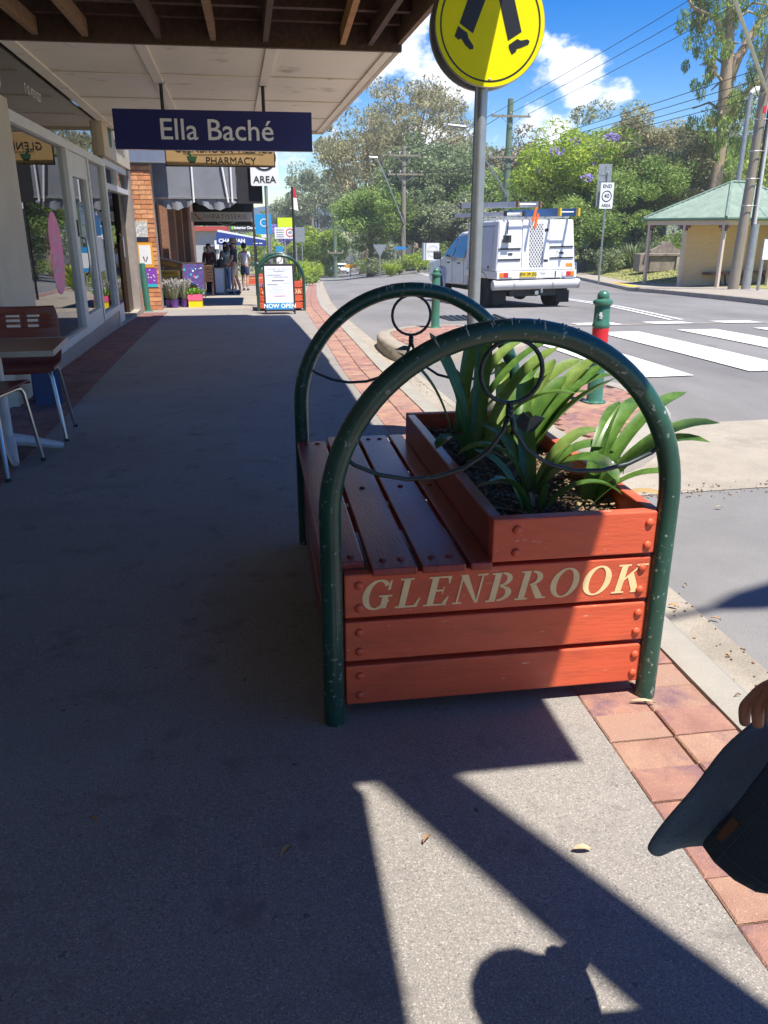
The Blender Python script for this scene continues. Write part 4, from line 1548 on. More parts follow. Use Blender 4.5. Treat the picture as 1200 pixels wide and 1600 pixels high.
for r_ in range(31):
    z = zb + .045 + r_ * .0862
    off = (r_ % 2) * .117
    x = -2.035
    c = 0
    while x > -2.75:
        xx_ = x - off
        wsc = 1.0
        if c == 0 and off:
            o = link('brick', rnd.choice(bm_list), pier)
            o.location = inv @ Vector((-1.9785, 17.045 + rnd.uniform(-.004, .004), z))
            o.scale = (.48, 1, 1)
        o = link('brick', rnd.choice(bm_list), pier)
        o.location = inv @ Vector((xx_, 17.045 + rnd.uniform(-.004, .004), z))
        x -= .2345
        c += 1


def part_box(name, m, parent, *bx, bevel=0):
    q = MB()
    for b in bx: q.box(*b)
    return q.build(name, m, parent, world=True, bevel=bevel)


part_box('fascia_wall', slate, gro, (-3.6, 16.93, 2.414, -1.55, 17.39, 3.6))
part_box('lintel_strip', galv, gro, (-2.45, 16.925, 2.40, -1.56, 16.955, 2.42))
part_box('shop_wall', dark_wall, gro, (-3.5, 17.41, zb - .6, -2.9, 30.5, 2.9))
for y0 in (19.2, 21.0, 22.9, 25.2, 27.6):
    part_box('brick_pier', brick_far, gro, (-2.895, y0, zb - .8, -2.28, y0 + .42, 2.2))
for y0 in (19.65, 21.45, 23.35, 25.65):
    part_box('shop_window', car_glass, gro, (-2.85, y0, zb + .3, -2.8, y0 + 1.3, 2.0))
part_box('white_freezer', mat('freezer_white', (.5, .54, .56), .4), gro, (-2.62, 18.5, zb, -2.2, 19.0, zb + 1.55))
# canvas blind
bl = thing('canvas_blind', 'grey and black canvas blind with scalloped edge across the footpath beyond the pharmacy sign', 'awning', (-1, 17.6, h(-1, 17.6)))
part_box('drop_panel', fabric_grey, bl, (-1.98, 17.6, 1.80, -.32, 17.63, 2.52))
part_box('black_panel', fabric_black, bl, (-.318, 17.58, 1.70, .19, 17.64, 2.52))
part_box('bottom_bar', galv, bl, (-1.96, 17.585, 1.785, -.32, 17.60, 1.82))
part_box('roof', fabric_black, bl, (-2.85, 17.65, 2.50, .19, 22.2, 2.56))
part_box('side_valance', fabric_black, bl, (.16, 17.66, 2.2, .188, 22.2, 2.50))
for k in range(2):
    q = MB()
    x0 = -1.96 + k * .83
    n = 14
    for i in range(n):
        fa_, fb_ = i / n, (i + 1) / n
        za = 1.78 - .06 - .14 * math.sin(PI * fa_) - .015 * math.sin(fa_ * 25)
        zb_ = 1.78 - .06 - .14 * math.sin(PI * fb_) - .015 * math.sin(fb_ * 25)
        ya_, yb_ = 17.61 + .05 * math.sin(fa_ * 19), 17.61 + .05 * math.sin(fb_ * 19)
        q.add([(x0 + .81 * fa_, 17.615, 1.78), (x0 + .81 * fb_, 17.615, 1.78), (x0 + .81 * fb_, yb_, zb_), (x0 + .81 * fa_, ya_, za)], [(0, 1, 2, 3)])
    o = q.build('scallop', fabric_grey, bl, world=True, smooth='all', weld=True)
for x, tilt in ((-1.18, 0), (-.50, -.10), (-.42, 0)):
    q = MB()
    q.tube([(x + tilt, 17.55, 2.5), (x, 17.56, 1.72)], .02, 6)
    q.build('stay', white_print, bl, world=True)
# posters on the pier, leaning green post
post_blue = mat('poster_photo', (.16, .38, .75), .5, var=.4, scale=14, col2=(.85, .70, .35), speck=((.75, .78, .8), 22, .5, .56))
po = thing('wall_poster', 'photo poster with a dark caption strip, top of three on the brick pier', 'poster', (-2.2, 16.98, .9))
part_box('sheet', post_blue, po, (-2.33, 16.983, 1.07, -2.06, 16.99, 1.36))
part_box('caption', plain('caption', (.02, .025, .06), .5), po, (-2.33, 16.981, .99, -2.06, 16.989, 1.068))
po = thing('wall_poster', 'orange bordered white poster with a dark butterfly shape on the brick pier', 'poster', (-2.16, 16.98, .5))
part_box('border', plain('poster_orange', (.75, .36, .03), .5), po, (-2.30, 16.984, .50, -2.00, 16.99, .97))
part_box('sheet', white_print, po, (-2.26, 16.981, .56, -2.04, 16.9835, .92))
q = MB()
for s in (-1, 1):
    q.poly([(-2.15, 16.979, .60), (-2.15 + s * .02, 16.979, .62), (-2.15 + s * .05, 16.979, .70), (-2.15 + s * .03, 16.979, .71)])
q.build('butterfly', plain('plum', (.06, .02, .06), .5), po, world=True)
po = thing('wall_poster', 'purple spotted flyer with a turquoise base, lowest on the brick pier', 'poster', (-2.12, 16.98, .2))
part_box('sheet', plain('purple', (.24, .06, .42), .5), po, (-2.22, 16.984, .19, -1.96, 16.99, .485))
part_box('strip', plain('turquoise', (.03, .45, .55), .5), po, (-2.22, 16.981, .13, -1.96, 16.989, .188))
q = MB()
for i in range(9):
    x, z = rnd.uniform(-2.19, -1.99), rnd.uniform(.22, .46)
    q.poly([(x + .013 * math.cos(a), 16.981, z + .013 * math.sin(a)) for a in lin(0, 2 * PI, 9)[:-1]])
q.build('spots', white_print, po, world=True)
gp = thing('green_post', 'short green steel post standing against the brick pier', 'post', (-2.15, 16.62, h(-2.15, 16.6)))
q = MB()
q.tube([(-2.15, 16.62, h(-2.15, 16.6) - .02), (-2.19, 16.66, .585), (-2.19, 16.66, .60)], [.062, .062, .04], 14)
q.build('shaft', bollard_green, gp, world=True, smooth=True)
q = MB()
q.lathe([(.1, 0), (.1, .012), (.063, .02)], 14, (-2.15, 16.62, h(-2.15, 16.6)))
q.build('base', bollard_green, gp, world=True)

# produce
crate_y = plain('crate_yellow', (.70, .40, .03), .5)
crate_o = plain('crate_orange', (.75, .26, .03), .5)
box_wood = mat('box_wood', (.26, .11, .04), .6, var=.2)
purple_pot = plain('pot_purple', (.17, .05, .36), .45)
dry_leaf = mat('lavender_leaf', (.30, .33, .20), .8, var=.3, island=.4)
lav_fl = mat('lavender_flower', (.34, .32, .30), .8, var=.3, island=.3)


def crate(lab, x, y, z, w, d, hh, m, tilt=0):
    t = thing('produce_crate', lab, 'crate', (x, y, z), 0)
    t.rotation_euler = (0, tilt, 0)
    q = MB()
    th = .015
    q.box(-w / 2, -d / 2, 0, w / 2, d / 2, th)
    q.box(-w / 2, -d / 2, th, w / 2, -d / 2 + th, hh)
    q.box(-w / 2, d / 2 - th, th, w / 2, d / 2, hh)
    q.box(-w / 2, -d / 2 + th, th, -w / 2 + th, d / 2 - th, hh)
    q.box(w / 2 - th, -d / 2 + th, th, w / 2, d / 2 - th, hh)
    q.build('tub', m, t)
    q = MB()
    q.box(-w / 2 - .008, -d / 2 - .008, hh, w / 2 + .008, d / 2 + .008, hh + .014)
    q.build('rim', cream, t)
    q = MB()
    q.box(-w * .32, -d / 2 - .004, hh * .35, w * .32, -d / 2 - .001, hh * .75)
    q.build('print', plain('crate_print', (.45, .24, .03), .6), t)
    return t


zg = h(-2, 19.8)
for k, nm in enumerate(('bottom', 'second', 'third', 'fourth')):
    crate('yellow produce crate, %s from the ground in the stack by the brick pier' % (nm if nm != 'bottom' else 'lowest'), -2.0, 19.6, zg + .16 + k * .155, .46, .34, .13, crate_y)
st = thing('crate_stand', 'low dark timber stand under the yellow produce crates', 'stand', (-2.0, 19.6, zg))
part_box('top', timber_dark, st, (-2.25, 19.42, zg + .12, -1.75, 19.78, zg + .157))
for x in (-2.23, -1.79):
    for y in (19.44, 19.74):
        part_box('leg', timber_dark, st, (x, y, zg - .02, x + .03, y + .03, zg + .119))
cr = crate('brown timber fruit box tipped forward on top of the yellow crates', -1.96, 19.62, zg + .80, .52, .34, .17, box_wood, .22)
crate('orange crate tilted beside the yellow crates', -1.62, 20.0, zg + .26, .34, .3, .17, crate_o, .28)
st = thing('crate_stand', 'small timber stand under the tilted orange crate', 'stand', (-1.6, 20.0, zg))
part_box('top', timber_dark, st, (-1.78, 19.86, zg + .17, -1.45, 20.14, zg + .2))
for x in (-1.76, -1.5):
    part_box('leg', timber_dark, st, (x, 19.95, zg - .02, x + .03, 20.05, zg + .169))
q = MB()
q.hexa([(-2.33, 18.9, zg), (-2.25, 18.9, zg), (-2.25, 18.98, zg), (-2.33, 18.98, zg), (-2.40, 18.9, .95), (-2.33, 18.9, .95), (-2.33, 18.98, .95), (-2.40, 18.98, .95)])
o = q.build('yellow_stake', plain('lime_board', (.72, .78, .03), .5))
tag(o, 'narrow bright yellow board leaning on the right edge of the brick pier', 'board')


def potted(lab, x, y, n=150, hgt=.42, m1=dry_leaf, m2=lav_fl):
    t = thing('potted_lavender', lab, 'potted plant', (x, y, h(x, y)))
    q = MB()
    q.lathe([(.06, 0), (.085, .15), (.09, .16), (.08, .16), (.07, .14), (.001, .14)], 12)
    q.build('pot', purple_pot, t, smooth=True)
    a_, b_ = MB(), MB()
    for i in range(n):
        az = rnd.uniform(0, 2 * PI)
        ln = rnd.uniform(.1, .35)
        d = Vector((math.cos(az) * ln, math.sin(az) * ln, rnd.uniform(.75, 1)))
        p0 = Vector((math.cos(az) * .04, math.sin(az) * .04, .14))
        p1 = p0 + d * hgt * rnd.uniform(.6, 1)
        a_.beam(p0, p1, .012, .004)
        b_.beam(p1, p1 + d * .05, .018, .018)
    a_.build('stems', m1, t)
    b_.build('flowers', m2, t)


potted('potted lavender with a purple pot, leftmost, right next to the green post', -2.06, 17.3)
potted('potted lavender in a purple pot, second from the green post', -1.86, 17.9)
potted('potted lavender in a purple pot, third from the green post', -1.74, 17.75)
potted('potted lavender in a purple pot, beside the pink and yellow box', -1.55, 17.95)
pbx = thing('display_box', 'pink and yellow box of leafy seedlings at the end of the lavender pots', 'box', (-1.32, 17.95, h(-1.3, 18)))
part_box('lower_box', plain('box_yellow', (.82, .62, .01), .5), pbx, (-1.46, 17.8, h(-1.3, 18), -1.18, 18.1, h(-1.3, 18) + .15))
part_box('upper_box', plain('box_pink', (.78, .12, .25), .5), pbx, (-1.465, 17.79, h(-1.3, 18) + .153, -1.175, 18.1, h(-1.3, 18) + .27))
q = MB()
for i in range(160):
    strap(q, (rnd.uniform(-.13, .13) - 1.32, rnd.uniform(-.13, .13) + 17.95, h(-1.3, 18) + .26), rnd.uniform(0, 6.28), rnd.uniform(.08, .18), .035, rnd.uniform(.1, .9), .8, n=3)
q.build('seedlings', mat('seedling', (.16, .34, .04), .6, var=.3, island=.4, transl=.3), pbx, world=True)


def a_board(name, lab, x, y, w, hgt, frame_m, face_m, rz=0, spread=.22):
    t = thing(name, lab, 'sandwich board', (x, y, h(x, y)), rz)
    for s in (-1, 1):
        fr = MB()
        lean = math.atan2(spread, hgt)
        def P(a, b, o_=0): return (a, s * (spread * (1 - b / hgt)) + s * o_, b)
        fw = .03
        for x0, x1, z0, z1 in ((-w / 2, w / 2, hgt - fw, hgt), (-w / 2, w / 2, .06, .06 + fw), (-w / 2, -w / 2 + fw, 0, hgt - fw), (w / 2 - fw, w / 2, 0, hgt - fw)):
            fr.hexa([P(x0, z0, 0), P(x1, z0, 0), P(x1, z0, .02), P(x0, z0, .02), P(x0, z1, 0), P(x1, z1, 0), P(x1, z1, .02), P(x0, z1, .02)])
        f_ = fr.build('frame', frame_m, t)
        q = MB()
        q.hexa([P(-w / 2 + fw, .09, .003), P(w / 2 - fw, .09, .003), P(w / 2 - fw, .09, .015), P(-w / 2 + fw, .09, .015), P(-w / 2 + fw, hgt - fw, .003), P(w / 2 - fw, hgt - fw, .003), P(w / 2 - fw, hgt - fw, .015), P(-w / 2 + fw, hgt - fw, .015)])
        q.build('panel', face_m, f_)
    return t, lean


t, lean = a_board('sandwich_board', 'white NOW OPEN sandwich board in front of the second planter bench', .385, 15.35, .56, .88, black_print, plain('board_white', (.70, .74, .84), .45))
# print on the front face
def on_board(spread, hgt, a, b, off=.0225):
    return (a, -(spread * (1 - b / hgt)) - off, b)


def board_print(t, name, m, x0, x1, z0, z1, spread=.22, hgt=.88, off=.0225):
    q = MB()
    q.poly([on_board(spread, hgt, x0, z0, off), on_board(spread, hgt, x1, z0, off), on_board(spread, hgt, x1, z1, off), on_board(spread, hgt, x0, z1, off)])
    return q.build(name, m, t)


bs = board_print(t, 'blue_strip', plain('strip_blue', (.02, .22, .50), .45), -.247, .247, .095, .21)
tilt = math.atan2(.22, .88)
mt = Matrix.Translation(on_board(.22, .88, 0, .152, .024)) @ Matrix.Rotation(PI / 2 - tilt, 4, 'X')
text_obj('now_open_lettering', 'NOW OPEN', .105, white_print, bs, mt, bold=.002)
gl = plain('print_grey', (.28, .29, .34), .5)
mt = Matrix.Translation(on_board(.22, .88, 0, .80, .024)) @ Matrix.Rotation(PI / 2 - tilt, 4, 'X')
text_obj('board_lettering', 'GLENBROOK VILLAGE', .036, gl, t, mt, sx=1.1)
mt = Matrix.Translation(on_board(.22, .88, .02, .755, .024)) @ Matrix.Rotation(PI / 2 - tilt, 4, 'X')
text_obj('board_lettering', 'PHARMACY', .042, MATS['sign_green'], t, mt)
for i, (x0, x1, z, th) in enumerate(((-.22, .2, .715, .004), (-.22, .05, .69, .008), (-.1, .18, .66, .008), (-.13, .1, .60, .02), (.08, .2, .55, .006), (-.22, -.02, .53, .01), (-.2, .2, .50, .004), (-.2, .16, .475, .004), (-.2, .2, .45, .004), (-.2, .1, .425, .004), (-.2, .2, .40, .004), (-.2, .12, .375, .004), (-.1, .12, .33, .008), (-.2, .2, .285, .004), (-.2, .2, .26, .004))):
    board_print(t, 'print_line', red_plain if i == 12 else gl, x0, x1, z - th / 2, z + th / 2)
pur = mat('board_purple', (.09, .05, .22), .5, var=.5, scale=10, col2=(.12, .08, .30))
t, lean = a_board('sandwich_board', 'purple sandwich board with coloured dots beside the fruit stand', -1.78, 24.2, .62, .95, timber_dark, pur)
board_print(t, 'turquoise_strip', MATS['turquoise'], -.27, .27, .10, .17, .22, .95)
for i in range(16):
    q = MB()
    x, z, rr = rnd.uniform(-.25, .25), rnd.uniform(.2, .88), rnd.uniform(.015, .035)
    q.poly([on_board(.22, .95, x + rr * math.cos(a), z + rr * math.sin(a), .023) for a in lin(0, 2 * PI, 11)[:-1]])
    q.build('dot', rnd.choice([MATS['turquoise'], MATS['box_pink'], white_print, blue_plain]), t)
tt = thing('fruit_table', 'dark slatted timber fruit table beside the purple sandwich board', 'table', (-1.45, 25.2, h(-1.4, 25)))
z0 = h(-1.4, 25.2)
for k in range(5):
    part_box('slat', timber_dark, tt, (-1.66, 24.95, z0 + .42 + k * .09, -1.30, 24.98, z0 + .50 + k * .09))
part_box('tray', box_wood, tt, (-1.66, 24.981, z0 + .8, -1.30, 26.2, z0 + .88))
for x in (-1.64, -1.34):
    for y in (24.99, 26.1):
        part_box('leg', timber_dark, tt, (x, y, z0, x + .05, y + .05, z0 + .8))
t2, _ = a_board('sandwich_board', 'small plain white sandwich board standing behind the slatted fruit table', -1.22, 26.6, .4, .8, cream, white_print)
ba = thing('coffee_counter', 'dark rounded coffee counter with a pale round emblem behind the shoppers', 'counter', (-1.42, 30.0, h(-1.4, 30)))
q = MB()
q.lathe([(.36, 0), (.38, .03), (.38, .86), (.40, .88), (.40, .92), (.001, .92)], 24, (-1.42, 30, h(-1.4, 30)))
q.build('body', mat('counter_teal', (.02, .035, .045), .5), ba, world=True, smooth=True)
q = MB()
q.poly([(-1.40 + .19 * math.cos(a), 29.612, h(-1.4, 30) + .50 + .19 * math.sin(a)) for a in lin(0, 2 * PI, 25)[:-1]])
q.build('emblem', plain('emblem_pale', (.45, .55, .58), .5), ba, world=True)
for k in range(4):
    jr = thing('counter_jar', ('tallest', 'second', 'third', 'striped blue')[k] + ' jar standing on the dark coffee counter', 'jar', (-1.66 + k * .16, 29.9, h(-1.4, 30) + .92))
    q = MB()
    q.lathe([(.04, 0), (.05, .02), (.05, .12), (.03, .15)], 10)
    q.build('body', (timber_mid, MATS['box_wood'], galv, blue_plain)[k], jr, smooth=True)
    q = MB()
    q.lathe([(.033, .15), (.033, .18), (.001, .185)], 10)
    q.build('lid', dark_plastic, jr)

# verandah and signs further on
ver = thing('patisserie_shop', 'dark verandah of the patisserie with black fascia and round crest', 'shop', (-1.2, 30.6, h(-1.2, 30.6)))
part_box('roof', fabric_black, ver, (-3.2, 24.3, 2.15, .05, 31.6, 2.25))
fb = part_box('fascia', plain('fascia_black', (.012, .012, .014), .5), ver, (-2.15, 31.0, 1.30, -.02, 31.1, 2.14))
q = MB()
A = lin(PI * 1.08, PI * 1.92, 20)
for a, b in zip(A, A[1:]):
    q.poly([(-1.0 + .55 * math.cos(a), 30.99, 1.75 + .42 * math.sin(a)), (-1.0 + .55 * math.cos(b), 30.99, 1.75 + .42 * math.sin(b)), (-1.0 + .51 * math.cos(b), 30.99, 1.75 + .38 * math.sin(b)), (-1.0 + .51 * math.cos(a), 30.99, 1.75 + .38 * math.sin(a))])
q.build('crest_ring', plain('crest_grey', (.25, .26, .26), .5), fb, world=True)
q = MB()
q.poly([(-1.0 + .2 * math.cos(a), 30.989, 1.42 + .07 * math.sin(a)) for a in lin(0, 2 * PI, 13)[:-1]])
q.build('crest_leaf', sign_green, fb, world=True)
for y in (25, 28, 31.4):
    part_box('post', dark_plastic, ver, (-.06, y, h(0, y) - .05, .0, y + .06, 2.15))
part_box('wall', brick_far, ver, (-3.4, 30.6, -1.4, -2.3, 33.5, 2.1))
pts_ = board_sign('hanging_sign', 'long cream hanging sign reading PATISSERIE with a red flourish', -2.15, -.02, 1.435, 1.745, 30.0, plain('sign_stone', (.55, .50, .44), .5), .06)
text_obj('lettering', 'PATISSERIE', .22, plain('brown_print', (.14, .10, .08), .5), pts_, face_cam(-.84, 29.996, 1.585), world=True, sx=1.02, spacing=1.12)
text_obj('lettering', 'Ori\'s', .15, MATS['brown_print'], pts_, face_cam(-1.62, 29.996, 1.60), world=True, shear=.3)
q = MB()
q.tube([(-2.05, 29.995, 1.69), (-1.98, 29.995, 1.66), (-1.93, 29.995, 1.58), (-1.86, 29.995, 1.52), (-1.76, 29.995, 1.50)], [.012, .03, .018, .03, .006], 6)
q.build('flourish', plain('flourish_red', (.55, .06, .04), .5), pts_, world=True)
for x in (-1.9, -.3):
    q = MB()
    q.tube([(x, 30.03, 1.74), (x, 30.03, 2.16)], .015, 6)
    q.build('hanger_rod', dark_plastic, pts_, world=True)
ids = board_sign('fascia_sign', 'small black sign reading Interior Decor above the blue awning', -1.28, .12, 1.02, 1.40, 46.0, plain('sign_black', (.03, .03, .03), .5), .06)
text_obj('lettering', 'Interior Decor', .2, white_print, ids, face_cam(-.48, 45.996, 1.22), world=True, bold=.004)
q = MB()
q.poly([(-1.17 + .08 * math.cos(a), 45.99, 1.22 + .09 * math.sin(a)) for a in lin(0, 2 * PI, 13)[:-1]])
q.build('green_spot', plain('spot_green', (.15, .45, .05), .5), ids, world=True)
for x in (-1.1, 0):
    part_box('post', dark_plastic, ids, (x, 46.01, h(0, 46) - .05, x + .05, 46.05, 1.02))
cha = thing('blue_awning', 'royal blue sloping shop awning with white CHAPMAN lettering', 'awning', (-.8, 45, h(-.8, 45)))
q = MB()
q.prism([(-2.02, .40), (.55, .30), (.57, .50), (.52, .60), (-1.93, 1.02), (-2.0, .95)], lambda a, b, t: (a, t, b), 45, 46.0)
q.build('canvas', plain('royal_blue', (.02, .05, .24), .6), cha, world=True)
q = MB()
q.prism([(-1.93, 1.024), (.52, .604), (.52, .66), (-1.93, 1.12)], lambda a, b, t: (a, t, b), 45.1, 46.0)
q.build('white_edge', white_print, cha, world=True)
text_obj('lettering', 'CHAPMAN', .27, white_print, cha, face_cam(-1.22, 44.99, .57), world=True, bold=.012, sx=1.05)
for xa_, xb_ in ((-.12, .12), (.18, .36)):
    part_box('small_print', white_print, cha, (xa_, 44.985, .42, xb_, 44.995, .47))
for x in (.40, -1.9):
    part_box('post', galv, cha, (x, 45.2, h(0, 45) - .05, x + .06, 45.26, .34))
bk = thing('far_shop', 'pale grey shop with red roof edge behind the blue awning', 'shop', (-3.2, 50, h(-3, 50)))
part_box('wall', plain('wall_grey', (.36, .37, .40), .7), bk, (-6, 50, -2.5, -1.75, 56, 1.05))
part_box('roof', plain('roof_red', (.45, .07, .06), .6), bk, (-6.2, 49.7, 1.053, -1.6, 56.2, 1.3))
part_box('window', car_glass, bk, (-3.0, 49.96, -.9, -2.3, 49.99, .2))
part_box('sign_plate', white_print, bk, (-2.35, 49.90, .05, -2.1, 49.94, .55))
part_box('door', white_print, bk, (-2.2, 49.96, -2.4, -1.85, 49.99, -.25))

# ---------------------------------------------------------------- people
def skin_obj(name, J, E_, m, parent, sub=2, root=0):
    """J: list of (x, y, z, r) or (x, y, z, rx, ry); E_: list of index pairs"""
    me = bpy.data.meshes.new(name)
    me.from_pydata([j[:3] for j in J], E_, [])
    me.materials.append(m)
    o = link(name, me, parent)
    md = o.modifiers.new('skin', 'SKIN')
    md.use_smooth_shade = True
    md.branch_smoothing = .35
    sv = me.skin_vertices[0].data
    for i, j in enumerate(J):
        sv[i].radius = (j[3], j[4] if len(j) > 4 else j[3])
        sv[i].use_root = (i == root)
    sb = o.modifiers.new('sub', 'SUBSURF')
    sb.levels = sub
    sb.render_levels = sub
    return o


cloth_m = lambda nm, c, **k: mat('cloth_' + nm, c, .85, var=k.pop('var', .15), scale=k.pop('scale', 25), bump=.3, bscale=120, **k)


def person(lab, loc, rz, sc, top, bottom, hair, shoe, long_leg=False, hat=None, arm=((.22, -.02, 1.12), (.24, .08, .88), (.24, .12, .80)), arm2=None, step=.06, long_sleeve=False, extra_hand=False, look=0.0):
    """faces local +y"""
    t = thing('person', lab, 'person', loc, rz)
    t.scale = (sc, sc, sc)
    A1 = arm
    A2 = arm2 or arm
    J = [(0, 0, .95, .125, .10), (0, .005, 1.10, .115, .09), (0, .01, 1.27, .145, .10), (0, 0, 1.41, .10, .075), (0, .005, 1.48, .052), (0, .015, 1.55, .062), (0, .022, 1.62, .082, .095), (0, .015, 1.69, .066, .075)]
    E_ = [(0, 1), (1, 2), (2, 3), (3, 4), (4, 5), (5, 6), (6, 7)]
    # nose
    J.append((.0, .118, 1.605, .014))
    E_.append((6, 8))
    hands = []
    for s, A in ((-1, A1), (1, A2)):
        b = len(J)
        J += [(s * .17, 0, 1.385, .055), (s * A[0][0], A[0][1], A[0][2], .040), (s * A[1][0], A[1][1], A[1][2], .028), (s * A[2][0], A[2][1], A[2][2], .034, .02)]
        E_ += [(3, b), (b, b + 1), (b + 1, b + 2), (b + 2, b + 3)]
        w = Vector(J[b + 2][:3])
        p = Vector(J[b + 3][:3])
        d = (p - w).normalized()
        sd = d.cross(Vector((s, 0, 0)))
        if sd.length < .1: sd = Vector((0, 1, 0))
        sd.normalize()
        if not extra_hand or s == 1:
            for k in range(4):
                e = len(J)
                o_ = sd * (.026 - .017 * k)
                a_ = p + o_ + d * .035
                bb = p + o_ * 1.1 + d * (.066 - .006 * abs(k - 1.4)) - Vector((s * .012, 0, 0))
                J += [(*a_, .0095), (*bb, .008)]
                E_ += [(b + 3, e), (e, e + 1)]
            e = len(J)
            a_ = p + sd * .035 - d * .005 - Vector((s * .015, 0, 0))
            bb = a_ + d * .035 + sd * .008
            J += [(*a_, .011), (*bb, .009)]
            E_ += [(b + 3, e), (e, e + 1)]
        hands.append((w, p, d, sd))
    for s, st_ in ((-1, step), (1, -step)):
        b = len(J)
        J += [(s * .09, 0, .88, .088, .092), (s * .095, .02 + st_ * .8, .50, .054, .058), (s * .095, -.02 + st_ * 1.6, .28, .05, .056), (s * .095, -.03 + st_ * 2, .09, .035), (s * .10, .09 + st_ * 2, .04, .036, .03)]
        E_ += [(0, b), (b, b + 1), (b + 1, b + 2), (b + 2, b + 3), (b + 3, b + 4)]
    skin_obj('body', J, E_, skin_m, t, sub=2)
    # shirt
    g_ = .018
    J = [(0, 0, .90, .140, .118), (0, .005, 1.10, .130, .108), (0, .01, 1.27, .158, .118), (0, 0, 1.405, .115, .092), (0, .003, 1.45, .062)]
    E_ = [(0, 1), (1, 2), (2, 3), (3, 4)]
    for s, A in ((-1, A1), (1, A2)):
        b = len(J)
        sh = Vector((s * .17, 0, 1.385))
        el = Vector((s * A[0][0], A[0][1], A[0][2]))
        md = sh.lerp(el, .68)
        J += [(*sh, .072), (*md, .062)]
        E_ += [(3, b), (b, b + 1)]
        if long_sleeve:
            wr = Vector((s * A[1][0], A[1][1], A[1][2]))
            J += [(*el, .054), (*el.lerp(wr, .9), .042)]
            E_ += [(b + 1, b + 2), (b + 2, b + 3)]
    skin_obj('shirt', J, E_, top, t)
    J = [(0, 0, .98, .138, .115), (0, 0, .90, .145, .122)]
    E_ = [(0, 1)]
    for s, st_ in ((-1, step), (1, -step)):
        b = len(J)
        J += [(s * .09, .002, .80, .100, .105), (s * .095, .015 + st_ * .6, .56, .082, .086)]
        E_ += [(1, b), (b, b + 1)]
        if long_leg:
            J += [(s * .095, .0 + st_ * 1.3, .35, .066, .07), (s * .097, -.03 + st_ * 2, .10, .054, .06)]
            E_ += [(b + 1, b + 2), (b + 2, b + 3)]
    skin_obj('trousers' if long_leg else 'shorts', J, E_, bottom, t)
    for s, st_ in ((-1, step), (1, -step)):
        y0 = st_ * 2
        skin_obj('shoe', [(s * .095, -.055 + y0, .045, .04, .042), (s * .098, .03 + y0, .045, .046, .042), (s * .10, .13 + y0, .035, .042, .03)], [(0, 1), (1, 2)], shoe, t, sub=1)
        if not long_leg:
            skin_obj('sock', [(s * .095, -.03 + y0, .08, .042), (s * .095, -.028 + y0 * .95, .16, .046)], [(0, 1)], white_print, t, sub=1)
    q = MB()
    q.lathe([(.098, 1.56), (.112, 1.62), (.108, 1.69), (.075, 1.735), (.001, 1.748)], 14)
    for i, v in enumerate(q.v):
        x_, y_, z_ = v
        if y_ > .02 and z_ < 1.66: y_ = .02 + (y_ - .02) * .25
        q.v[i] = (x_ * .86, y_ * 1.0 + .005, z_)
    q.build('hair', hair, t, smooth='all')
    if hat is not None:
        q = MB()
        q.lathe([(.178, 1.605), (.182, 1.612), (.125, 1.665), (.118, 1.715), (.09, 1.752), (.001, 1.76)], 18)
        q.lathe([(.177, 1.604), (.124, 1.658), (.112, 1.715)], 18)
        q.build('hat', hat, t, smooth='all')
    return t, hands


hair_dark = mat('hair_dark', (.02, .015, .012), .6, var=.3, scale=60)
shoe_dark = plain('shoe_dark', (.03, .035, .05), .6)
person('person in a navy T-shirt, beige shorts and tan bucket hat standing on the footpath', (-.70, 27.0, h(-.7, 27)), R(75), .97,
       cloth_m('navy', (.016, .02, .045)), cloth_m('beige', (.50, .42, .34)), hair_dark, shoe_dark, hat=cloth_m('tan', (.46, .34, .20)), step=.05,
       arm=((.21, .0, 1.12), (.20, .16, .92), (.17, .22, .88)))
wm, _ = person('person with long dark hair, patterned long sleeved top and jeans at the counter', (-1.02, 29.2, h(-1, 29.2)), R(160), .95,
               cloth_m('pattern', (.40, .44, .44), scale=9, var=.6), cloth_m('denim', (.20, .33, .48)), hair_dark, plain('shoe_pale', (.5, .5, .48), .6), long_leg=True, long_sleeve=True, arm=((.21, .04, 1.12), (.17, .22, 1.02), (.14, .28, 1.02)))
q = MB()
q.lathe([(.10, 1.33), (.115, 1.45), (.112, 1.6), (.06, 1.66)], 12, (0, -.02, 0))
q.build('long_hair', hair_dark, wm, smooth='all')
bg = thing('shoulder_bag', 'dark shoulder bag hanging at the side of the shopper in jeans', 'bag', (-1.22, 29.02, h(-1, 29.2) + .85))
q = MB()
q.obox((0, 0, .12), (.12, .30, .26), (0, 0, .3))
q.build('pouch', dark_plastic, bg, bevel=.03)
q = MB()
q.tube([(0, -.12, .24), (.05, -.05, .5), (.08, 0, .55), (.05, .06, .5), (0, .12, .24)], .012, 6)
q.build('strap', dark_plastic, bg)
person('person in a loose white shirt and navy shorts seen from behind', (-.44, 31.2, h(-.4, 31.2)), R(-15), .96,
       cloth_m('white', (.62, .64, .72)), cloth_m('navy_short', (.03, .045, .12)), hair_dark, shoe_dark, arm=((.21, .05, 1.12), (.16, .22, 1.05), (.1, .28, 1.05)), step=.03)
person('person in pale shorts mostly hidden behind the one in the bucket hat', (-.86, 30.4, h(-.8, 30.4)), R(100), .93,
       cloth_m('grey', (.22, .22, .25)), cloth_m('pale', (.55, .5, .46)), hair_dark, white_print, step=.04)
person('person in a dark red top serving behind the coffee counter', (-1.75, 32.0, h(-1.7, 32)), R(180), .97,
       cloth_m('maroon', (.10, .02, .025)), cloth_m('black', (.02, .02, .02)), hair_dark, shoe_dark, long_leg=True, long_sleeve=True)

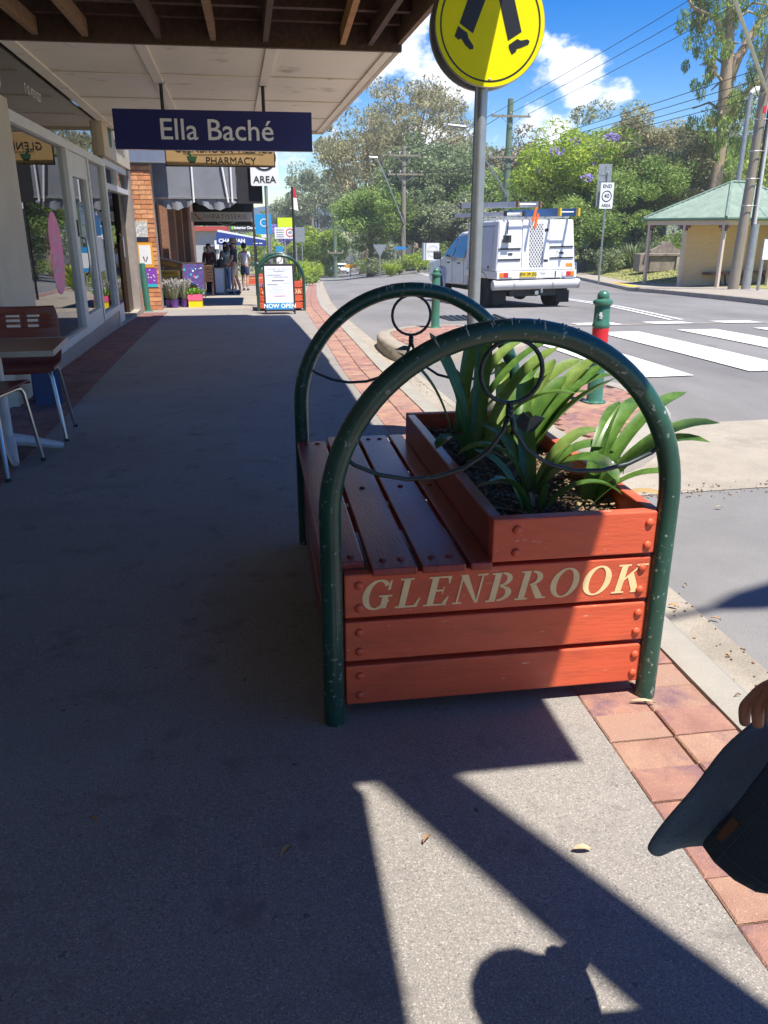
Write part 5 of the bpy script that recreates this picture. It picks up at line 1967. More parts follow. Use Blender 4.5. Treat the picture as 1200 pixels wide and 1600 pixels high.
# ================================================================ vehicles
def wheel(parent, x, y, r, w, side, nm='wheel'):
    m = Matrix.Rotation(PI / 2, 3, 'Y')
    q = MB()
    q.lathe([(r * .62, -w / 2), (r * .9, -w / 2), (r, -w * .36), (r, w * .36), (r * .9, w / 2), (r * .62, w / 2), (r * .6, 0), (r * .62, -w / 2)], 26, (x, y, r), m)
    ty = q.build(nm, rubber, parent, smooth=True)
    q = MB()
    s = side
    q.lathe([(.001, 0), (r * .2, .01), (r * .5, -.02), (r * .6, .01), (r * .62, -.01)], 20, (x + s * w * .42, y, r), Matrix.Rotation(s * PI / 2, 3, 'Y'))
    q.build('rim', steel, ty, smooth=True)
    return ty


def car_shell(q, prof, hw, y_of=None):
    """side profile (y, z) extruded across with tumblehome"""
    n = len(prof)
    L = [(-hw(y_, z_), y_, z_) for y_, z_ in prof]
    Rr = [(hw(y_, z_), y_, z_) for y_, z_ in prof]
    q.add(L + Rr, [tuple(range(n)), tuple(range(n, 2 * n))[::-1]] + [(k, (k + 1) % n, n + (k + 1) % n, n + k) for k in range(n)])


def on_side(q, poly, hw, s, off=.004):
    q.poly([(s * (hw(y_, z_) + off), y_, z_) for y_, z_ in poly])


UX, UY = 6.02, 17.35
ut = thing('utility_truck', 'white tradesman utility truck with a boxy rear canopy driving away past the crossing', 'truck', (UX, UY, zr(UX, UY + 2)), R(-1.5))
ut.rotation_euler = (R(-.9), R(-.7), R(5.0))
hwc = lambda y_, z_: .90 if z_ < 1.02 else .90 - .24 * (z_ - 1.02) / .65
cab = MB()
car_shell(cab, [(2.15, .48), (5.05, .42), (5.22, .55), (5.22, .88), (5.12, .98), (4.05, 1.10), (3.35, 1.62), (3.15, 1.70), (2.3, 1.71), (2.15, 1.66)], hwc)
body = cab.build('cab', white_car, ut, smooth=True, bevel=.05, angle=35)
for s in (-1, 1):
    q = MB()
    on_side(q, [(3.22, 1.10), (3.98, 1.13), (3.42, 1.56), (3.22, 1.60)], hwc, s, .008)
    q.build('window', car_glass, body)
    q = MB()
    on_side(q, [(2.35, 1.10), (3.15, 1.10), (3.15, 1.60), (2.4, 1.61)], hwc, s, .008)
    q.build('window', car_glass, body)
    q = MB()
    q.obox((s * .935, 2.55, .98), (.02, .16, .03))
    q.obox((s * .935, 3.35, .98), (.02, .16, .03))
    q.build('door_handle', dark_plastic, body)
    q = MB()
    for yy in (2.28, 3.18, 4.12):
        q.box(s * .899, yy - .006, .52, s * .904, yy + .006, 1.08)
    q.build('door_gap', dark_plastic, body)
    q = MB()
    q.obox((s * 1.03, 4.0, 1.14), (.2, .1, .2))
    q.build('mirror', dark_plastic, body, bevel=.03)
    # wheel arch and wheels
    for yy in (.95, 4.25):
        wheel(ut, s * .78, yy, .37, .25, s)
        q = MB()
        q.tube([(s * .9, yy + .46 * math.cos(a), .37 + .46 * math.sin(a)) for a in lin(0, PI, 13)], .035, 6)
        q.build('wheel_arch', dark_plastic if yy < 2 else white_car, ut, smooth=True)
    q = MB()
    q.box(s * .905, .28, .42, s * .60, .31, .16)
    q.obox((s * .77, .42, .33), (.30, .015, .32), (.08, 0, 0))
    q.build('mud_flap', rubber, ut)
q = MB()
q.poly([(-.72, 4.02, 1.13), (.72, 4.02, 1.13), (.62, 3.40, 1.60), (-.62, 3.40, 1.60)])
q.build('windscreen', car_glass, body)
# tray and canopy
q = MB()
q.box(-.93, .02, .70, .93, 2.12, .86)
tray = q.build('tray', white_car, ut, bevel=.012)
q = MB()
q.hexa([(-.93, .10, .862), (.93, .10, .862), (.93, 2.11, .862), (-.93, 2.11, .862), (-.86, .16, 1.90), (.86, .16, 1.90), (.86, 2.08, 1.90), (-.86, 2.08, 1.90)])
can = q.build('canopy', white_car, ut, bevel=.03)


def rear(u, w, off=0.0):
    """point on the sloping rear face of the canopy: u across, w height"""
    f = (w - .862) / (1.90 - .862)
    return (u * (1 - .07 * f), .10 + .06 * f - off, w)


def rear_panel(name, m, u0, u1, w0, w1, off, parent=can, th=.012):
    q = MB()
    a = [rear(u0, w0, off), rear(u1, w0, off), rear(u1, w1, off), rear(u0, w1, off)]
    b = [rear(u0, w0, off - th), rear(u1, w0, off - th), rear(u1, w1, off - th), rear(u0, w1, off - th)]
    q.hexa([a[0], a[1], b[1], b[0], a[3], a[2], b[2], b[3]])
    return q.build(name, m, parent)


lp_ = rear_panel('rear_door', white_car, -.90, -.36, .89, 1.88, .012)
rear_panel('door_rail', dark_plastic, -.90, -.38, 1.30, 1.335, .03, lp_)
rear_panel('door_rail', dark_plastic, -.90, -.38, 1.08, 1.115, .03, lp_)
mp_ = rear_panel('mesh_door', white_car, -.34, .29, .90, 1.88, .02)
rear_panel('mesh_opening', plain('mesh_grey', (.36, .37, .38), .6), -.17, .16, .94, 1.83, .024, mp_)
q = MB()
for k in range(-10, 16):
    for sgn in (-1, 1):
        # diagonal bars clipped to the opening
        pts_d = []
        for w in (.945, 1.825):
            pts_d.append((-.17 + k * .066 + (w - .945) * sgn * .7 * (1) + (0 if sgn == 1 else .33), w))
        (u0, w0), (u1, w1) = pts_d
        lo, hi = -.168, .158
        def clip(u0, w0, u1, w1):
            t0, t1 = 0., 1.
            du = u1 - u0
            for bnd, s_ in ((lo, 1), (hi, -1)):
                d0, d1 = (u0 - bnd) * s_, (u1 - bnd) * s_
                if d0 < 0 and d1 < 0: return None
                if d0 < 0: t0 = max(t0, d0 / (d0 - d1))
                if d1 < 0: t1 = min(t1, d0 / (d0 - d1))
            if t0 >= t1: return None
            return (u0 + du * t0, w0 + (w1 - w0) * t0, u0 + du * t1, w0 + (w1 - w0) * t1)
        c_ = clip(u0, w0, u1, w1)
        if c_:
            q.tube([rear(c_[0], c_[1], .032), rear(c_[2], c_[3], .032)], .007, 4)
q.build('mesh', white_print, mp_)
rear_panel('hinge', dark_plastic, .19, .28, 1.66, 1.72, .026, mp_)
rear_panel('hinge', dark_plastic, .17, .27, 1.04, 1.09, .026, mp_)
rp_ = rear_panel('rear_door', white_car, .31, .90, .89, 1.88, .012)
rear_panel('door_rail', dark_plastic, .32, .88, 1.33, 1.36, .03, rp_)
rear_panel('door_rail', dark_plastic, .32, .88, 1.10, 1.13, .03, rp_)
text_obj('small_lettering', 'Yurt', .10, plain('print_dark', (.1, .1, .12), .5), rp_, face_cam(.53, .075, 1.225))
rear_panel('marker_light', plain('amber', (.6, .25, .02), .4), .70, .86, .93, 1.0, .02, rp_)
q = MB()
q.tube([rear(-.72, 1.86, .06), rear(-.74, 1.62, .07)], .012, 6)
q.obox(rear(-.74, 1.52, .09), (.15, .09, .15))
q.build('work_light', dark_plastic, can)
for s in (-1, 1):
    q = MB()
    f = lambda w: .93 - .07 * (w - .862) / 1.038
    q.poly([(s * (f(.9) + .006), .35, .9), (s * (f(.9) + .006), 1.95, .9), (s * (f(1.78) + .006), 1.92, 1.78), (s * (f(1.78) + .006), .40, 1.78)])
    q.build('side_flap', plain('flap_grey', (.60, .63, .68), .4), can)
for s in (-1, 1):
    for (y0, y1, z0, z1) in ((.33, 1.97, .885, .893), (.33, 1.97, 1.786, 1.794), (1.12, 1.128, .90, 1.78)):
        q = MB()
        f = lambda w: .93 - .07 * (w - .862) / 1.038
        q.poly([(s * (f(z0) + .0085), y0, z0), (s * (f(z0) + .0085), y1, z0), (s * (f(z1) + .0085), y1, z1), (s * (f(z1) + .0085), y0, z1)])
        q.build('panel_gap', dark_plastic, can)
    for yy in (.55, 1.75):
        q = MB()
        q.obox((s * (.93 - .004), yy, .94), (.02, .09, .05))
        q.build('flap_latch', dark_plastic, can)
for x_ in (-.62, .6):
    rear_panel('door_latch', dark_plastic, x_ - .05, x_ + .05, 1.195, 1.235, .024)
# lamps, plate, tube, undercarriage
for s in (-1, 1):
    for k, m in enumerate((plain('amber_lens', (.75, .22, .02), .3), red_plain, white_print)):
        q = MB()
        x = s * (.82 - k * .095)
        q.box(x - .045, .002, .735, x + .045, .02, .835)
        q.build('tail_light', m, tray, bevel=.006)
q = MB()
q.box(-.40, .0, .735, -.02, .015, .845)
pl_ = q.build('number_plate', plain('plate_yellow', (.75, .55, .02), .45), tray)
text_obj('plate_lettering', 'EW 39 ZG', .085, black_print, pl_, face_cam(-.21, -.003, .79), bold=.002)
text_obj('tray_lettering', '7164', .07, plain('print_grey2', (.25, .26, .28), .5), tray, face_cam(.12, .015, .80))
q = MB()
q.box(.42, .005, .72, .435, .018, .85)
q.build('latch', dark_plastic, tray)
q = MB()
q.tube([(-1.0, .08, .575), (1.0, .08, .575)], .105, 16)
q.build('pipe_carrier', plain('pipe_grey', (.50, .50, .50), .5), ut, smooth=True)
for x in (-.55, .35, .98):
    q = MB()
    q.tube([(x, .08, .575), (x + .03, .08, .575)], .11, 16)
    q.build('pipe_band', galv, ut, smooth=True)
q = MB()
q.box(-.55, .2, .32, .55, 5.0, .56)
q.tube([(-.7, .95, .36), (.7, .95, .36)], .06, 10)
q.lathe([(.05, -.12), (.16, -.08), (.16, .08), (.05, .12)], 12, (0, .95, .36), Matrix.Rotation(PI / 2, 3, 'X'))
q.tube([(-.6, .4, .36), (-.6, 1.4, .36)], .07, 10)
q.build('chassis', dark_plastic, ut)
q = MB()
q.box(-.04, .0, .36, .04, .2, .44)
q.lathe([(.03, 0), (.025, .05), (.03, .08), (.001, .1)], 10, (.1, -.02, .40))
q.build('tow_hitch', chrome, ut)
# rack
q = MB()
for yy in (.4, 1.1, 1.8):
    q.box(-.86, yy - .02, 1.93, .86, yy + .02, 1.97)
    for x in (-.8, .8):
        q.box(x - .015, yy - .015, 1.895, x + .015, yy + .015, 1.93)
q.build('roof_rack', galv, ut)
for x0, z0_ in ((-.02, 2.12), (.02, 1.98)):
    q = MB()
    q.obox((x0 - .05, .12, z0_ - .1), (.05, .03, .30), (0, .25, 0))
    q.build('orange_flag', orange_plain, ut)


def ladder(lab, loc, rz, L, w, m_rail, m_end, n, tilt=0, hgt=.085):
    t = thing('ladder', lab, 'ladder', loc, rz)
    t.rotation_euler = (tilt, 0, rz)
    for s in (-1, 1):
        q = MB()
        q.box(s * w / 2 - .014, 0, 0, s * w / 2 + .014, L, hgt)
        r_ = q.build('rail', m_rail, t)
        for y0, y1 in ((-.015, .09), (L - .09, L + .015)):
            q = MB()
            q.box(s * w / 2 - .019, y0, -.006, s * w / 2 + .019, y1, hgt + .006)
            q.build('end_cap', m_end, r_)
    for k in range(n):
        q = MB()
        yy = .2 + (L - .4) * k / (n - 1)
        q.tube([(-w / 2 + .015, yy, hgt / 2), (w / 2 - .015, yy, hgt / 2)], .016, 6)
        q.build('rung', steel, t)
    return t


zu = zr(UX, UY + 2)
ladder('grey aluminium extension ladder stacked highest on the left of the truck roof rack', (UX - .36, UY - .25, zu + 2.14), R(5.5), 3.6, .5, plain('ladder_alu', (.66, .66, .65), .45), timber_mid, 10, .015, .11)
ladder('dull aluminium ladder lying under the stacked one at the left of the truck roof', (UX - .55, UY + .1, zu + 1.975), R(5.5), 3.4, .42, MATS['ladder_alu'], dark_plastic, 9, 0, .085)
ladder('blue fibreglass ladder with yellow ends at the right of the truck roof', (UX + .52, UY - .25, zu + 1.975), R(5), 3.3, .42, plain('ladder_blue', (.02, .13, .36), .5), plain('ladder_yellow', (.75, .52, .02), .5), 10, 0, .15)

# second van, coming the other way behind the truck
VX, VY = 9.72, 27.0
vn = thing('oncoming_van', 'white van with steel bull bar mostly hidden behind the utility truck', 'van', (VX, VY, zr(VX, VY)), R(180))
hv = lambda y_, z_: .92 if z_ < 1.1 else .92 - .14 * (z_ - 1.1) / .9
q = MB()
car_shell(q, [(-4.6, .4), (0, .4), (.1, .55), (.08, .95), (-.35, 1.12), (-1.0, 1.95), (-1.3, 2.02), (-4.5, 2.02), (-4.6, 1.9)], hv)
vb = q.build('body', white_car, vn, smooth=True, bevel=.05, angle=35)
q = MB()
q.poly([(-.76, -.36, 1.15), (.76, -.36, 1.15), (.70, -.93, 1.87), (-.70, -.93, 1.87)])
for v in range(len(q.v)): q.v[v] = (q.v[v][0], q.v[v][1] + .02, q.v[v][2] + .015)
q.build('windscreen', car_glass, vb)
for s in (-1, 1):
    q = MB()
    on_side(q, [(-1.9, 1.15), (-.75, 1.18), (-1.12, 1.85), (-1.9, 1.88)], hv, s, .01)
    q.build('window', car_glass, vb)
    q = MB()
    q.obox((s * 1.08, -.7, 1.3), (.18, .1, .34))
    q.build('mirror', dark_plastic, vb, bevel=.03)
    for yy in (-.75, -3.8):
        wheel(vn, s * .8, yy, .35, .22, s)
    q = MB()
    q.obox((s * .7, .085, .82), (.26, .04, .18))
    q.build('headlight', plain('lens', (.6, .63, .66), .15), vb, bevel=.02)
q = MB()
q.poly([(-.9, .105, .72), (-.66, .105, .74), (-.62, .105, .93), (-.84, .1, .93)])
q.build('green_sticker', plain('lime_green', (.20, .62, .04), .5), vb)
q = MB()
for z in (.5, .72, .94):
    q.tube([(-.85, .2, z), (-.80, .27, z), (.80, .27, z), (.85, .2, z)], .03, 8)
for x in (-.86, -.5, .5, .86):
    q.tube([(x, .24, .42), (x, .26, .7), (x, .22, 1.0)], .035, 8)
q.build('bull_bar', chrome, vn, smooth=True)
q = MB()
q.box(-.8, .08, .42, .8, .14, .66)
q.build('grille', dark_plastic, vb)


def small_car(lab, x, y, rz, m):
    t = thing('parked_car', lab, 'car', (x, y, h(x, y)), rz, 'cars down the hill')
    hc = lambda y_, z_: .88 if z_ < .88 else .88 - .24 * (z_ - .88) / .55
    q = MB()
    car_shell(q, [(0, .3), (4.3, .3), (4.35, .6), (4.25, .85), (3.5, .92), (2.6, 1.40), (1.3, 1.44), (.9, 1.38), (.75, .98), (.05, .80), (-.02, .55)], hc)
    b = q.build('body', m, t, smooth=True, bevel=.05, angle=35)
    q = MB()
    q.poly([(-.72, .74, .99), (.72, .74, .99), (.64, 1.12, 1.36), (-.64, 1.12, 1.36)])
    for i, v in enumerate(q.v): q.v[i] = (v[0], v[1] - .14, v[2] + .03)
    q.build('windscreen', car_glass, b)
    for s in (-1, 1):
        q = MB()
        on_side(q, [(1.1, .93), (3.1, .95), (2.5, 1.35), (1.35, 1.37)], hc, s, .01)
        q.build('window', car_glass, b)
        for yy in (.85, 3.5):
            wheel(t, s * .76, yy, .31, .2, s)
        q = MB()
        q.obox((s * .62, .0, .66), (.3, .06, .13))
        q.build('headlight', MATS['lens'], b, bevel=.01)
    q = MB()
    q.box(-.5, -.035, .38, .5, -.015, .52)
    q.build('grille', dark_plastic, b)
    return t


small_car('small white car coming up at the foot of the hill', 11.9, 116, R(5), white_car)
small_car('dark blue car parked beside the white one at the foot of the hill', 9.9, 118, R(4), mat('blue_car', (.02, .05, .14), .3, var=.05, coat=.5))

# ================================================================ signs and poles
def plate(t, name, m, x0, x1, z0, z1, y, th=.008, rad=.03):
    n = 5
    pts_ = []
    for cx_, cz_, a0 in ((x1 - rad, z1 - rad, 0), (x0 + rad, z1 - rad, 90), (x0 + rad, z0 + rad, 180), (x1 - rad, z0 + rad, 270)):
        for k in range(n):
            a = R(a0 + 90 * k / (n - 1))
            pts_.append((cx_ + rad * math.cos(a), cz_ + rad * math.sin(a)))
    q = MB()
    q.prism(pts_, lambda a, b, tt_: (a, tt_, b), y, y + th)
    return q.build(name, m, t, world=True)


def ring_print(parent, name, m, cx_, cz_, r1, r2, y, n=32):
    q = MB()
    A = lin(0, 2 * PI, n + 1)
    for a, b in zip(A, A[1:]):
        q.poly([(cx_ + r1 * math.cos(a), y, cz_ + r1 * math.sin(a)), (cx_ + r1 * math.cos(b), y, cz_ + r1 * math.sin(b)), (cx_ + r2 * math.cos(b), y, cz_ + r2 * math.sin(b)), (cx_ + r2 * math.cos(a), y, cz_ + r2 * math.sin(a))])
    return q.build(name, m, parent, world=True)


def sign_post(name, lab, x, y, top, r_=.03, m=galv):
    t = thing(name, lab, 'sign', (x, y, h(x, y)))
    q = MB()
    q.tube([(x, y, h(x, y) - .1), (x, y, top)], r_, 10)
    q.build('post', m, t, world=True, smooth=True)
    q = MB()
    q.tube([(x, y, top), (x, y, top + .012)], [r_ * 1.04, r_ * .6], 10)
    q.build('cap', m, t, world=True)
    return t


t = sign_post('speed_sign', 'white 40 AREA speed sign half hidden behind the pharmacy sign', .262, 17.52, 2.9, .035)
p_ = plate(t, 'plate', white_print, -.03, .52, 2.03, 2.95, 17.47)
text_obj('lettering', 'AREA', .175, black_print, p_, face_cam(.245, 17.464, 2.145), world=True, bold=.002, sx=1.05)
ring_print(p_, 'ring', black_print, .245, 2.55, .24, .205, 17.463)
text_obj('lettering', '40', .26, black_print, p_, face_cam(.245, 17.464, 2.55), world=True, bold=.002)
t = sign_post('end_speed_sign', 'END 40 AREA sign on a thin post on the grass left of the shelter', 14.62, 34.2, 3.4, .04)
p_ = plate(t, 'plate', white_print, 14.32, 14.90, 1.98, 3.0, 34.12)
text_obj('lettering', 'END', .20, black_print, p_, face_cam(14.61, 34.115, 2.85), world=True, bold=.003)
ring_print(p_, 'ring', black_print, 14.61, 2.47, .22, .185, 34.114)
text_obj('lettering', '40', .23, black_print, p_, face_cam(14.61, 34.115, 2.47), world=True, bold=.003)
text_obj('lettering', 'AREA', .165, black_print, p_, face_cam(14.61, 34.115, 2.10), world=True, bold=.002)
p_ = plate(t, 'rear_plate', galv, 14.22, 14.80, 2.05, 3.72, 34.26)
q = MB()
q.box(14.54, 34.235, 3.02, 14.58, 34.258, 3.66)
q.box(14.28, 34.24, 3.30, 14.74, 34.2585, 3.33)
q.box(14.28, 34.24, 3.05, 14.74, 34.2585, 3.08)
q.build('stiffener', galv, p_, world=True)
t = sign_post('parking_sign', 'dark post with a narrow red and white parking sign seen edge on', 1.08, 24.0, 2.3, .035, dark_plastic)
q = MB()
q.hexa([(1.10, 23.95, 1.72), (1.24, 24.12, 1.68), (1.24, 24.125, 1.68), (1.10, 23.955, 1.72), (1.10, 23.95, 2.02), (1.2, 24.12, 2.02), (1.2, 24.125, 2.02), (1.10, 23.955, 2.02)])
q.build('plate', white_print, t, world=True)
q = MB()
q.hexa([(1.10, 23.95, 2.022), (1.2, 24.12, 2.022), (1.2, 24.125, 2.022), (1.10, 23.955, 2.022), (1.10, 23.95, 2.28), (1.15, 24.12, 2.28), (1.15, 24.125, 2.28), (1.10, 23.955, 2.28)])
q.build('red_plate', red_plain, t, world=True)
t = sign_post('bus_stop_sign', 'blue bus stop sign on a pale post beyond the speed sign', .62, 35.0, 1.8, .05)
plate(t, 'plate', plain('bus_blue', (.02, .30, .62), .5), .02, .68, .98, 1.75, 34.9)
plate(t, 'white_plate', white_print, .25, .6, .85, .97, 34.9, rad=.01)
ring_print(t, 'ring', white_print, .38, 1.42, .16, .12, 34.89)
t = thing('timetable_totem', 'slim white and blue bus timetable board behind the second planter bench', 'sign', (.92, 33.0, h(.9, 33)))
part_box('post', galv, t, (.90, 33, h(.9, 33) - .1, .96, 33.06, -.3))
part_box('panel', white_print, t, (.78, 32.95, -.35, 1.03, 32.99, .35))
part_box('blue_panel', MATS['bus_blue'], t, (.78, 32.945, .352, 1.03, 32.99, .55))
part_box('lower_panel', MATS['bus_blue'], t, (.80, 32.94, -.33, 1.01, 32.9495, -.2))
t = sign_post('school_zone_sign', 'school zone 40 sign with a lime top plate further down the street', 1.55, 45.0, 1.7, .05)
p_ = plate(t, 'plate', white_print, 1.02, 2.06, .68, 1.24, 44.9)
ring_print(p_, 'ring', red_plain, 1.82, .98, .21, .17, 44.89)
text_obj('lettering', '40', .2, black_print, p_, face_cam(1.82, 44.89, .98), world=True)
for z in (1.12, 1.0, .88, .78):
    part_box('print_line', gl, p_, (1.1, 44.892, z - .02, 1.5, 44.898, z + .02))
plate(t, 'lime_plate', plain('lime_sign', (.62, .80, .02), .45), 1.2, 1.98, 1.25, 1.72, 44.9, rad=.01)
t = sign_post('direction_sign', 'grey back of a road sign on two posts beyond the school zone sign', 2.2, 46.5, 1.2, .04)
plate(t, 'plate', galv, 2.02, 2.68, .48, 1.25, 46.4, rad=.02)
part_box('second_post', galv, t, (2.5, 46.45, h(2.5, 46), 2.55, 46.5, 1.2))
t = sign_post('give_way_sign', 'back of a triangular give way sign at the side street corner', 8.55, 58, .1, .05)
q = MB()
q.prism([(8.05, .12), (9.0, .12), (8.53, -.72)], lambda a, b, tt_: (a, tt_, b), 57.9, 57.92)
q.build('plate', galv, t, world=True)
t = sign_post('street_name_sign', 'small blue street name blade on a thin post beside the timber power pole', 9.62, 58, .0, .04)
plate(t, 'blade', blue_plain, 9.65, 10.4, -.22, -.02, 57.95, rad=.01)
t = sign_post('warning_sign', 'pale diamond sign over an orange plate near the parked cars', 8.89, 80, -1.3, .06)
q = MB()
q.prism([(8.89, -1.15), (9.4, -1.6), (8.89, -2.05), (8.38, -1.6)], lambda a, b, tt_: (a, tt_, b), 79.9, 79.93)
q.build('diamond', galv, t, world=True)
plate(t, 'orange_plate', plain('sign_orange', (.7, .35, .04), .5), 8.35, 9.4, -2.45, -2.1, 79.9, rad=.02)
t = thing('market_sign', 'square white sign with a faint ring reading MARKETS left of the truck', 'sign', (11.65, 55, h(11.6, 55)))
part_box('panel', white_print, t, (11.22, 55, -.83, 12.10, 55.05, .26))
part_box('return_panel', plain('panel_shade', (.5, .52, .52), .6), t, (11.05, 55.06, -.83, 11.18, 55.6, .26))
for x in (11.3, 12.0): part_box('post', galv, t, (x, 55.06, h(x, 55) - .1, x + .06, 55.12, .2))
ring_print(t, 'ring', plain('ring_grey', (.55, .57, .58), .5), 11.66, -.26, .36, .33, 54.99)
text_obj('lettering', 'MARKETS', .16, plain('letter_grey', (.18, .19, .2), .5), t, face_cam(11.66, 54.985, -.28), world=True)
t = sign_post('roadside_sign', 'thin post with a small white sign at the right edge in front of the shelter', 15.55, 24.0, .9, .05)
plate(t, 'plate', white_print, 15.5, 15.95, .3, .9, 23.94)


def power_pole(lab, x, y, top, r0, r1, m, arms, name='power_pole'):
    t = thing(name, lab, 'power pole', (x, y, h(x, y)))
    q = MB()
    q.tube([(x, y, h(x, y) - .2), (x, y, (top + h(x, y)) / 2), (x, y, top)], [r0, (r0 + r1) / 2, r1], 12)
    q.build('pole', m, t, world=True, smooth=True)
    for z, w, dx, n in arms:
        q = MB()
        q.box(x + dx - w / 2, y - r1 - .12, z - .06, x + dx + w / 2, y - r1 - .01, z + .06)
        a = q.build('crossarm', pole_wood, t, world=True)
        q = MB()
        q.beam((x + dx - w * .25, y - r1 - .06, z - .06), (x, y - r1 - .06, z - .6), .03, .03)
        q.beam((x + dx + w * .25, y - r1 - .06, z - .06), (x, y - r1 - .06, z - .6), .03, .03)
        q.build('brace', galv, a, world=True)
        for k in range(n):
            q = MB()
            xx_ = x + dx - w * .45 + w * .9 * k / (n - 1)
            q.lathe([(.03, 0), (.06, .05), (.04, .08), (.06, .12), (.04, .16), (.02, .2)], 8, (xx_, y - r1 - .06, z + .06))
            q.build('insulator', plain('porcelain', (.5, .5, .52), .3), a, world=True)
    return t


t = power_pole('timber power pole with two crossarms at the side street corner', 10.9, 62, 6.75, .19, .15, pole_wood, ((6.1, 2.3, 0, 4), (4.85, 2.6, .1, 4)))
q = MB()
q.tube([(10.9, 61.8, 1.5), (9.5, 61.6, 4.6), (8.85, 61.5, 5.9)], .05, 8)
q.tube([(8.9, 61.5, 5.9), (8.3, 61.5, 5.95)], [.1, .08], 8)
q.build('lamp_arm', steel, t, world=True)
t = power_pole('green tinted power pole rising behind the utility truck roof', 16.85, 56, 9.1, .25, .19, pole_green, ((8.05, 2.6, 0, 3), (5.6, 2.8, 0, 4)))
q = MB()
q.tube([(16.85, 55.7, 3.2), (14.4, 55.3, 6.4), (13.6, 55.2, 7.3)], .06, 8)
q.tube([(13.7, 55.2, 7.3), (12.5, 55.1, 7.4)], [.12, .08], 8)
q.build('lamp_arm', steel, t, world=True)
power_pole('thin distant power pole with a transformer left of the parked cars', 7.95, 85, 3.4, .2, .17, pole_green, ((-1.2, 1.6, 0, 3),))
power_pole('slender distant power pole with a crossarm, second from the bus stop', 7.4, 110, 2.5, .18, .15, pole_wood, ((-3.4, 2.6, 0, 3),))
power_pole('slender distant power pole with a high crossarm, nearest the bus stop', 6.7, 120, 2.7, .18, .15, pole_wood, ((2.4, 3, 0, 4),))

# big pole at the right with conduit and lamp arm
zp = h(15.7, 25.4)
t = thing('leaning_light_pole', 'thick grey timber pole with steel cable guard and lamp arm in front of the shelter', 'power pole', (15.7, 25.5, zp))
q = MB()
q.tube([(15.62, 25.5, zp - .2), (15.72, 25.5, 3.0), (15.78, 25.5, 10)], [.18, .15, .13], 14)
q.build('pole', pole_wood, t, world=True, smooth=True)
q = MB()
q.tube([(15.98, 25.35, zp), (16.0, 25.35, 1.35)], [.15, .13], 10)
q.build('cable_guard', galv, t, world=True, smooth=True)
q = MB()
q.tube([(15.97, 25.36, 1.3), (15.98, 25.38, 4.0), (15.98, 25.4, 9.6)], .06, 8)
q.build('conduit', mat('conduit_white', (.55, .56, .57), .45), t, world=True, smooth=True)
q = MB()
q.tube([(15.87, 25.34, 1.3), (15.88, 25.34, 9.6)], .04, 8)
q.build('cable', cable, t, world=True)
for z in (1.9, 2.7, 3.5, 4.4):
    q = MB()
    q.tube([(15.74 + .25 * math.cos(a), 25.46 + .2 * math.sin(a), z) for a in lin(0, 2 * PI, 15)[:-1]], .012, 4, closed=True)
    q.build('strap', steel, t, world=True)
q = MB()
q.tube([(15.72, 25.3, 5.1), (15.3, 25.0, 5.45), (13.6, 23.7, 6.75), (11.6, 22.1, 8.2)], .055, 10)
q.build('lamp_arm', steel, t, world=True, smooth=True)
q = MB()
q.tube([(15.8, 25.3, 7.2), (15.2, 25.1, 6.2), (14.9, 25.0, 5.6), (15.3, 25.1, 5.0), (15.8, 25.3, 5.4)], .018, 6)
q.tube([(15.8, 25.3, 6.9), (15.5, 25.0, 6.3), (15.45, 24.9, 5.7), (15.8, 25.3, 5.9)], .018, 6)
q.build('hanging_cable', cable, t, world=True)
part_box('red_marker', red_plain, t, (15.62, 25.2, 4.55, 15.72, 25.24, 4.75))
zp = h(21.7, 36)
t = thing('street_lamp', 'slim grey street lamp with a white head rising behind the shelter roof', 'street lamp', (21.6, 36, zp))
q = MB()
q.tube([(21.55, 36, zp), (21.6, 36, 6.4), (21.63, 36, 6.7)], [.13, .10, .09], 10)
q.build('pole', mat('lamp_grey', (.30, .31, .33), .5, .4), t, world=True, smooth=True)
q = MB()
q.tube([(21.6, 36, 6.72), (21.8, 36, 6.85), (22.3, 36, 6.85), (22.5, 36, 6.8)], [.10, .16, .18, .12], 10)
q.build('lamp_head', white_print, t, world=True, smooth=True)

# overhead wires
def wire(lab, a, b, sag, r_=.016, n=20):
    a, b = Vector(a), Vector(b)
    q = MB()
    pts_ = []
    for i in range(n + 1):
        f = i / n
        p = a.lerp(b, f)
        p.z -= sag * 4 * f * (1 - f)
        pts_.append(p)
    q.tube(pts_, r_, 4)
    o = q.build('overhead_wire', cable)
    tag(o, lab, 'wire', 'overhead wires')


NAMES = ['highest', 'second', 'third', 'fourth', 'fifth', 'sixth']
for k, (x, z) in enumerate(((15.7, 8.2), (16.85, 8.25), (18.0, 8.2))):
    wire('overhead wire from the green tinted pole, %s of its top set, crossing the blue sky' % ('left', 'middle', 'right')[k], (x, 55.8, z), (23 + k * 1.2, 8, 14.6), .5)
for k, x in enumerate((15.6, 16.4, 17.3, 18.1)):
    wire('lower overhead wire above the jacaranda, %s from the left at the pole' % ('first', 'second', 'third', 'fourth')[k], (x, 55.8, 5.8), (26 + k * 1.6, 8, 9.8 - .1 * k), .4)
for k, (x, z) in enumerate(((9.95, 6.3), (11.85, 6.3), (10.2, 5.0), (11.8, 5.0))):
    wire('overhead wire between the two power poles, %s' % ('upper left', 'upper right', 'lower left', 'lower right')[k], (x, 61.8, z), (15.7 + k * .7, 56, 8.2 if k < 2 else 5.8), .35, .02)
    wire('overhead wire running downhill from the timber pole, %s' % ('upper left', 'upper right', 'lower left', 'lower right')[k], (x, 61.8, z), (5.6 + k * .6, 120, 2.6), 1.0, .025)

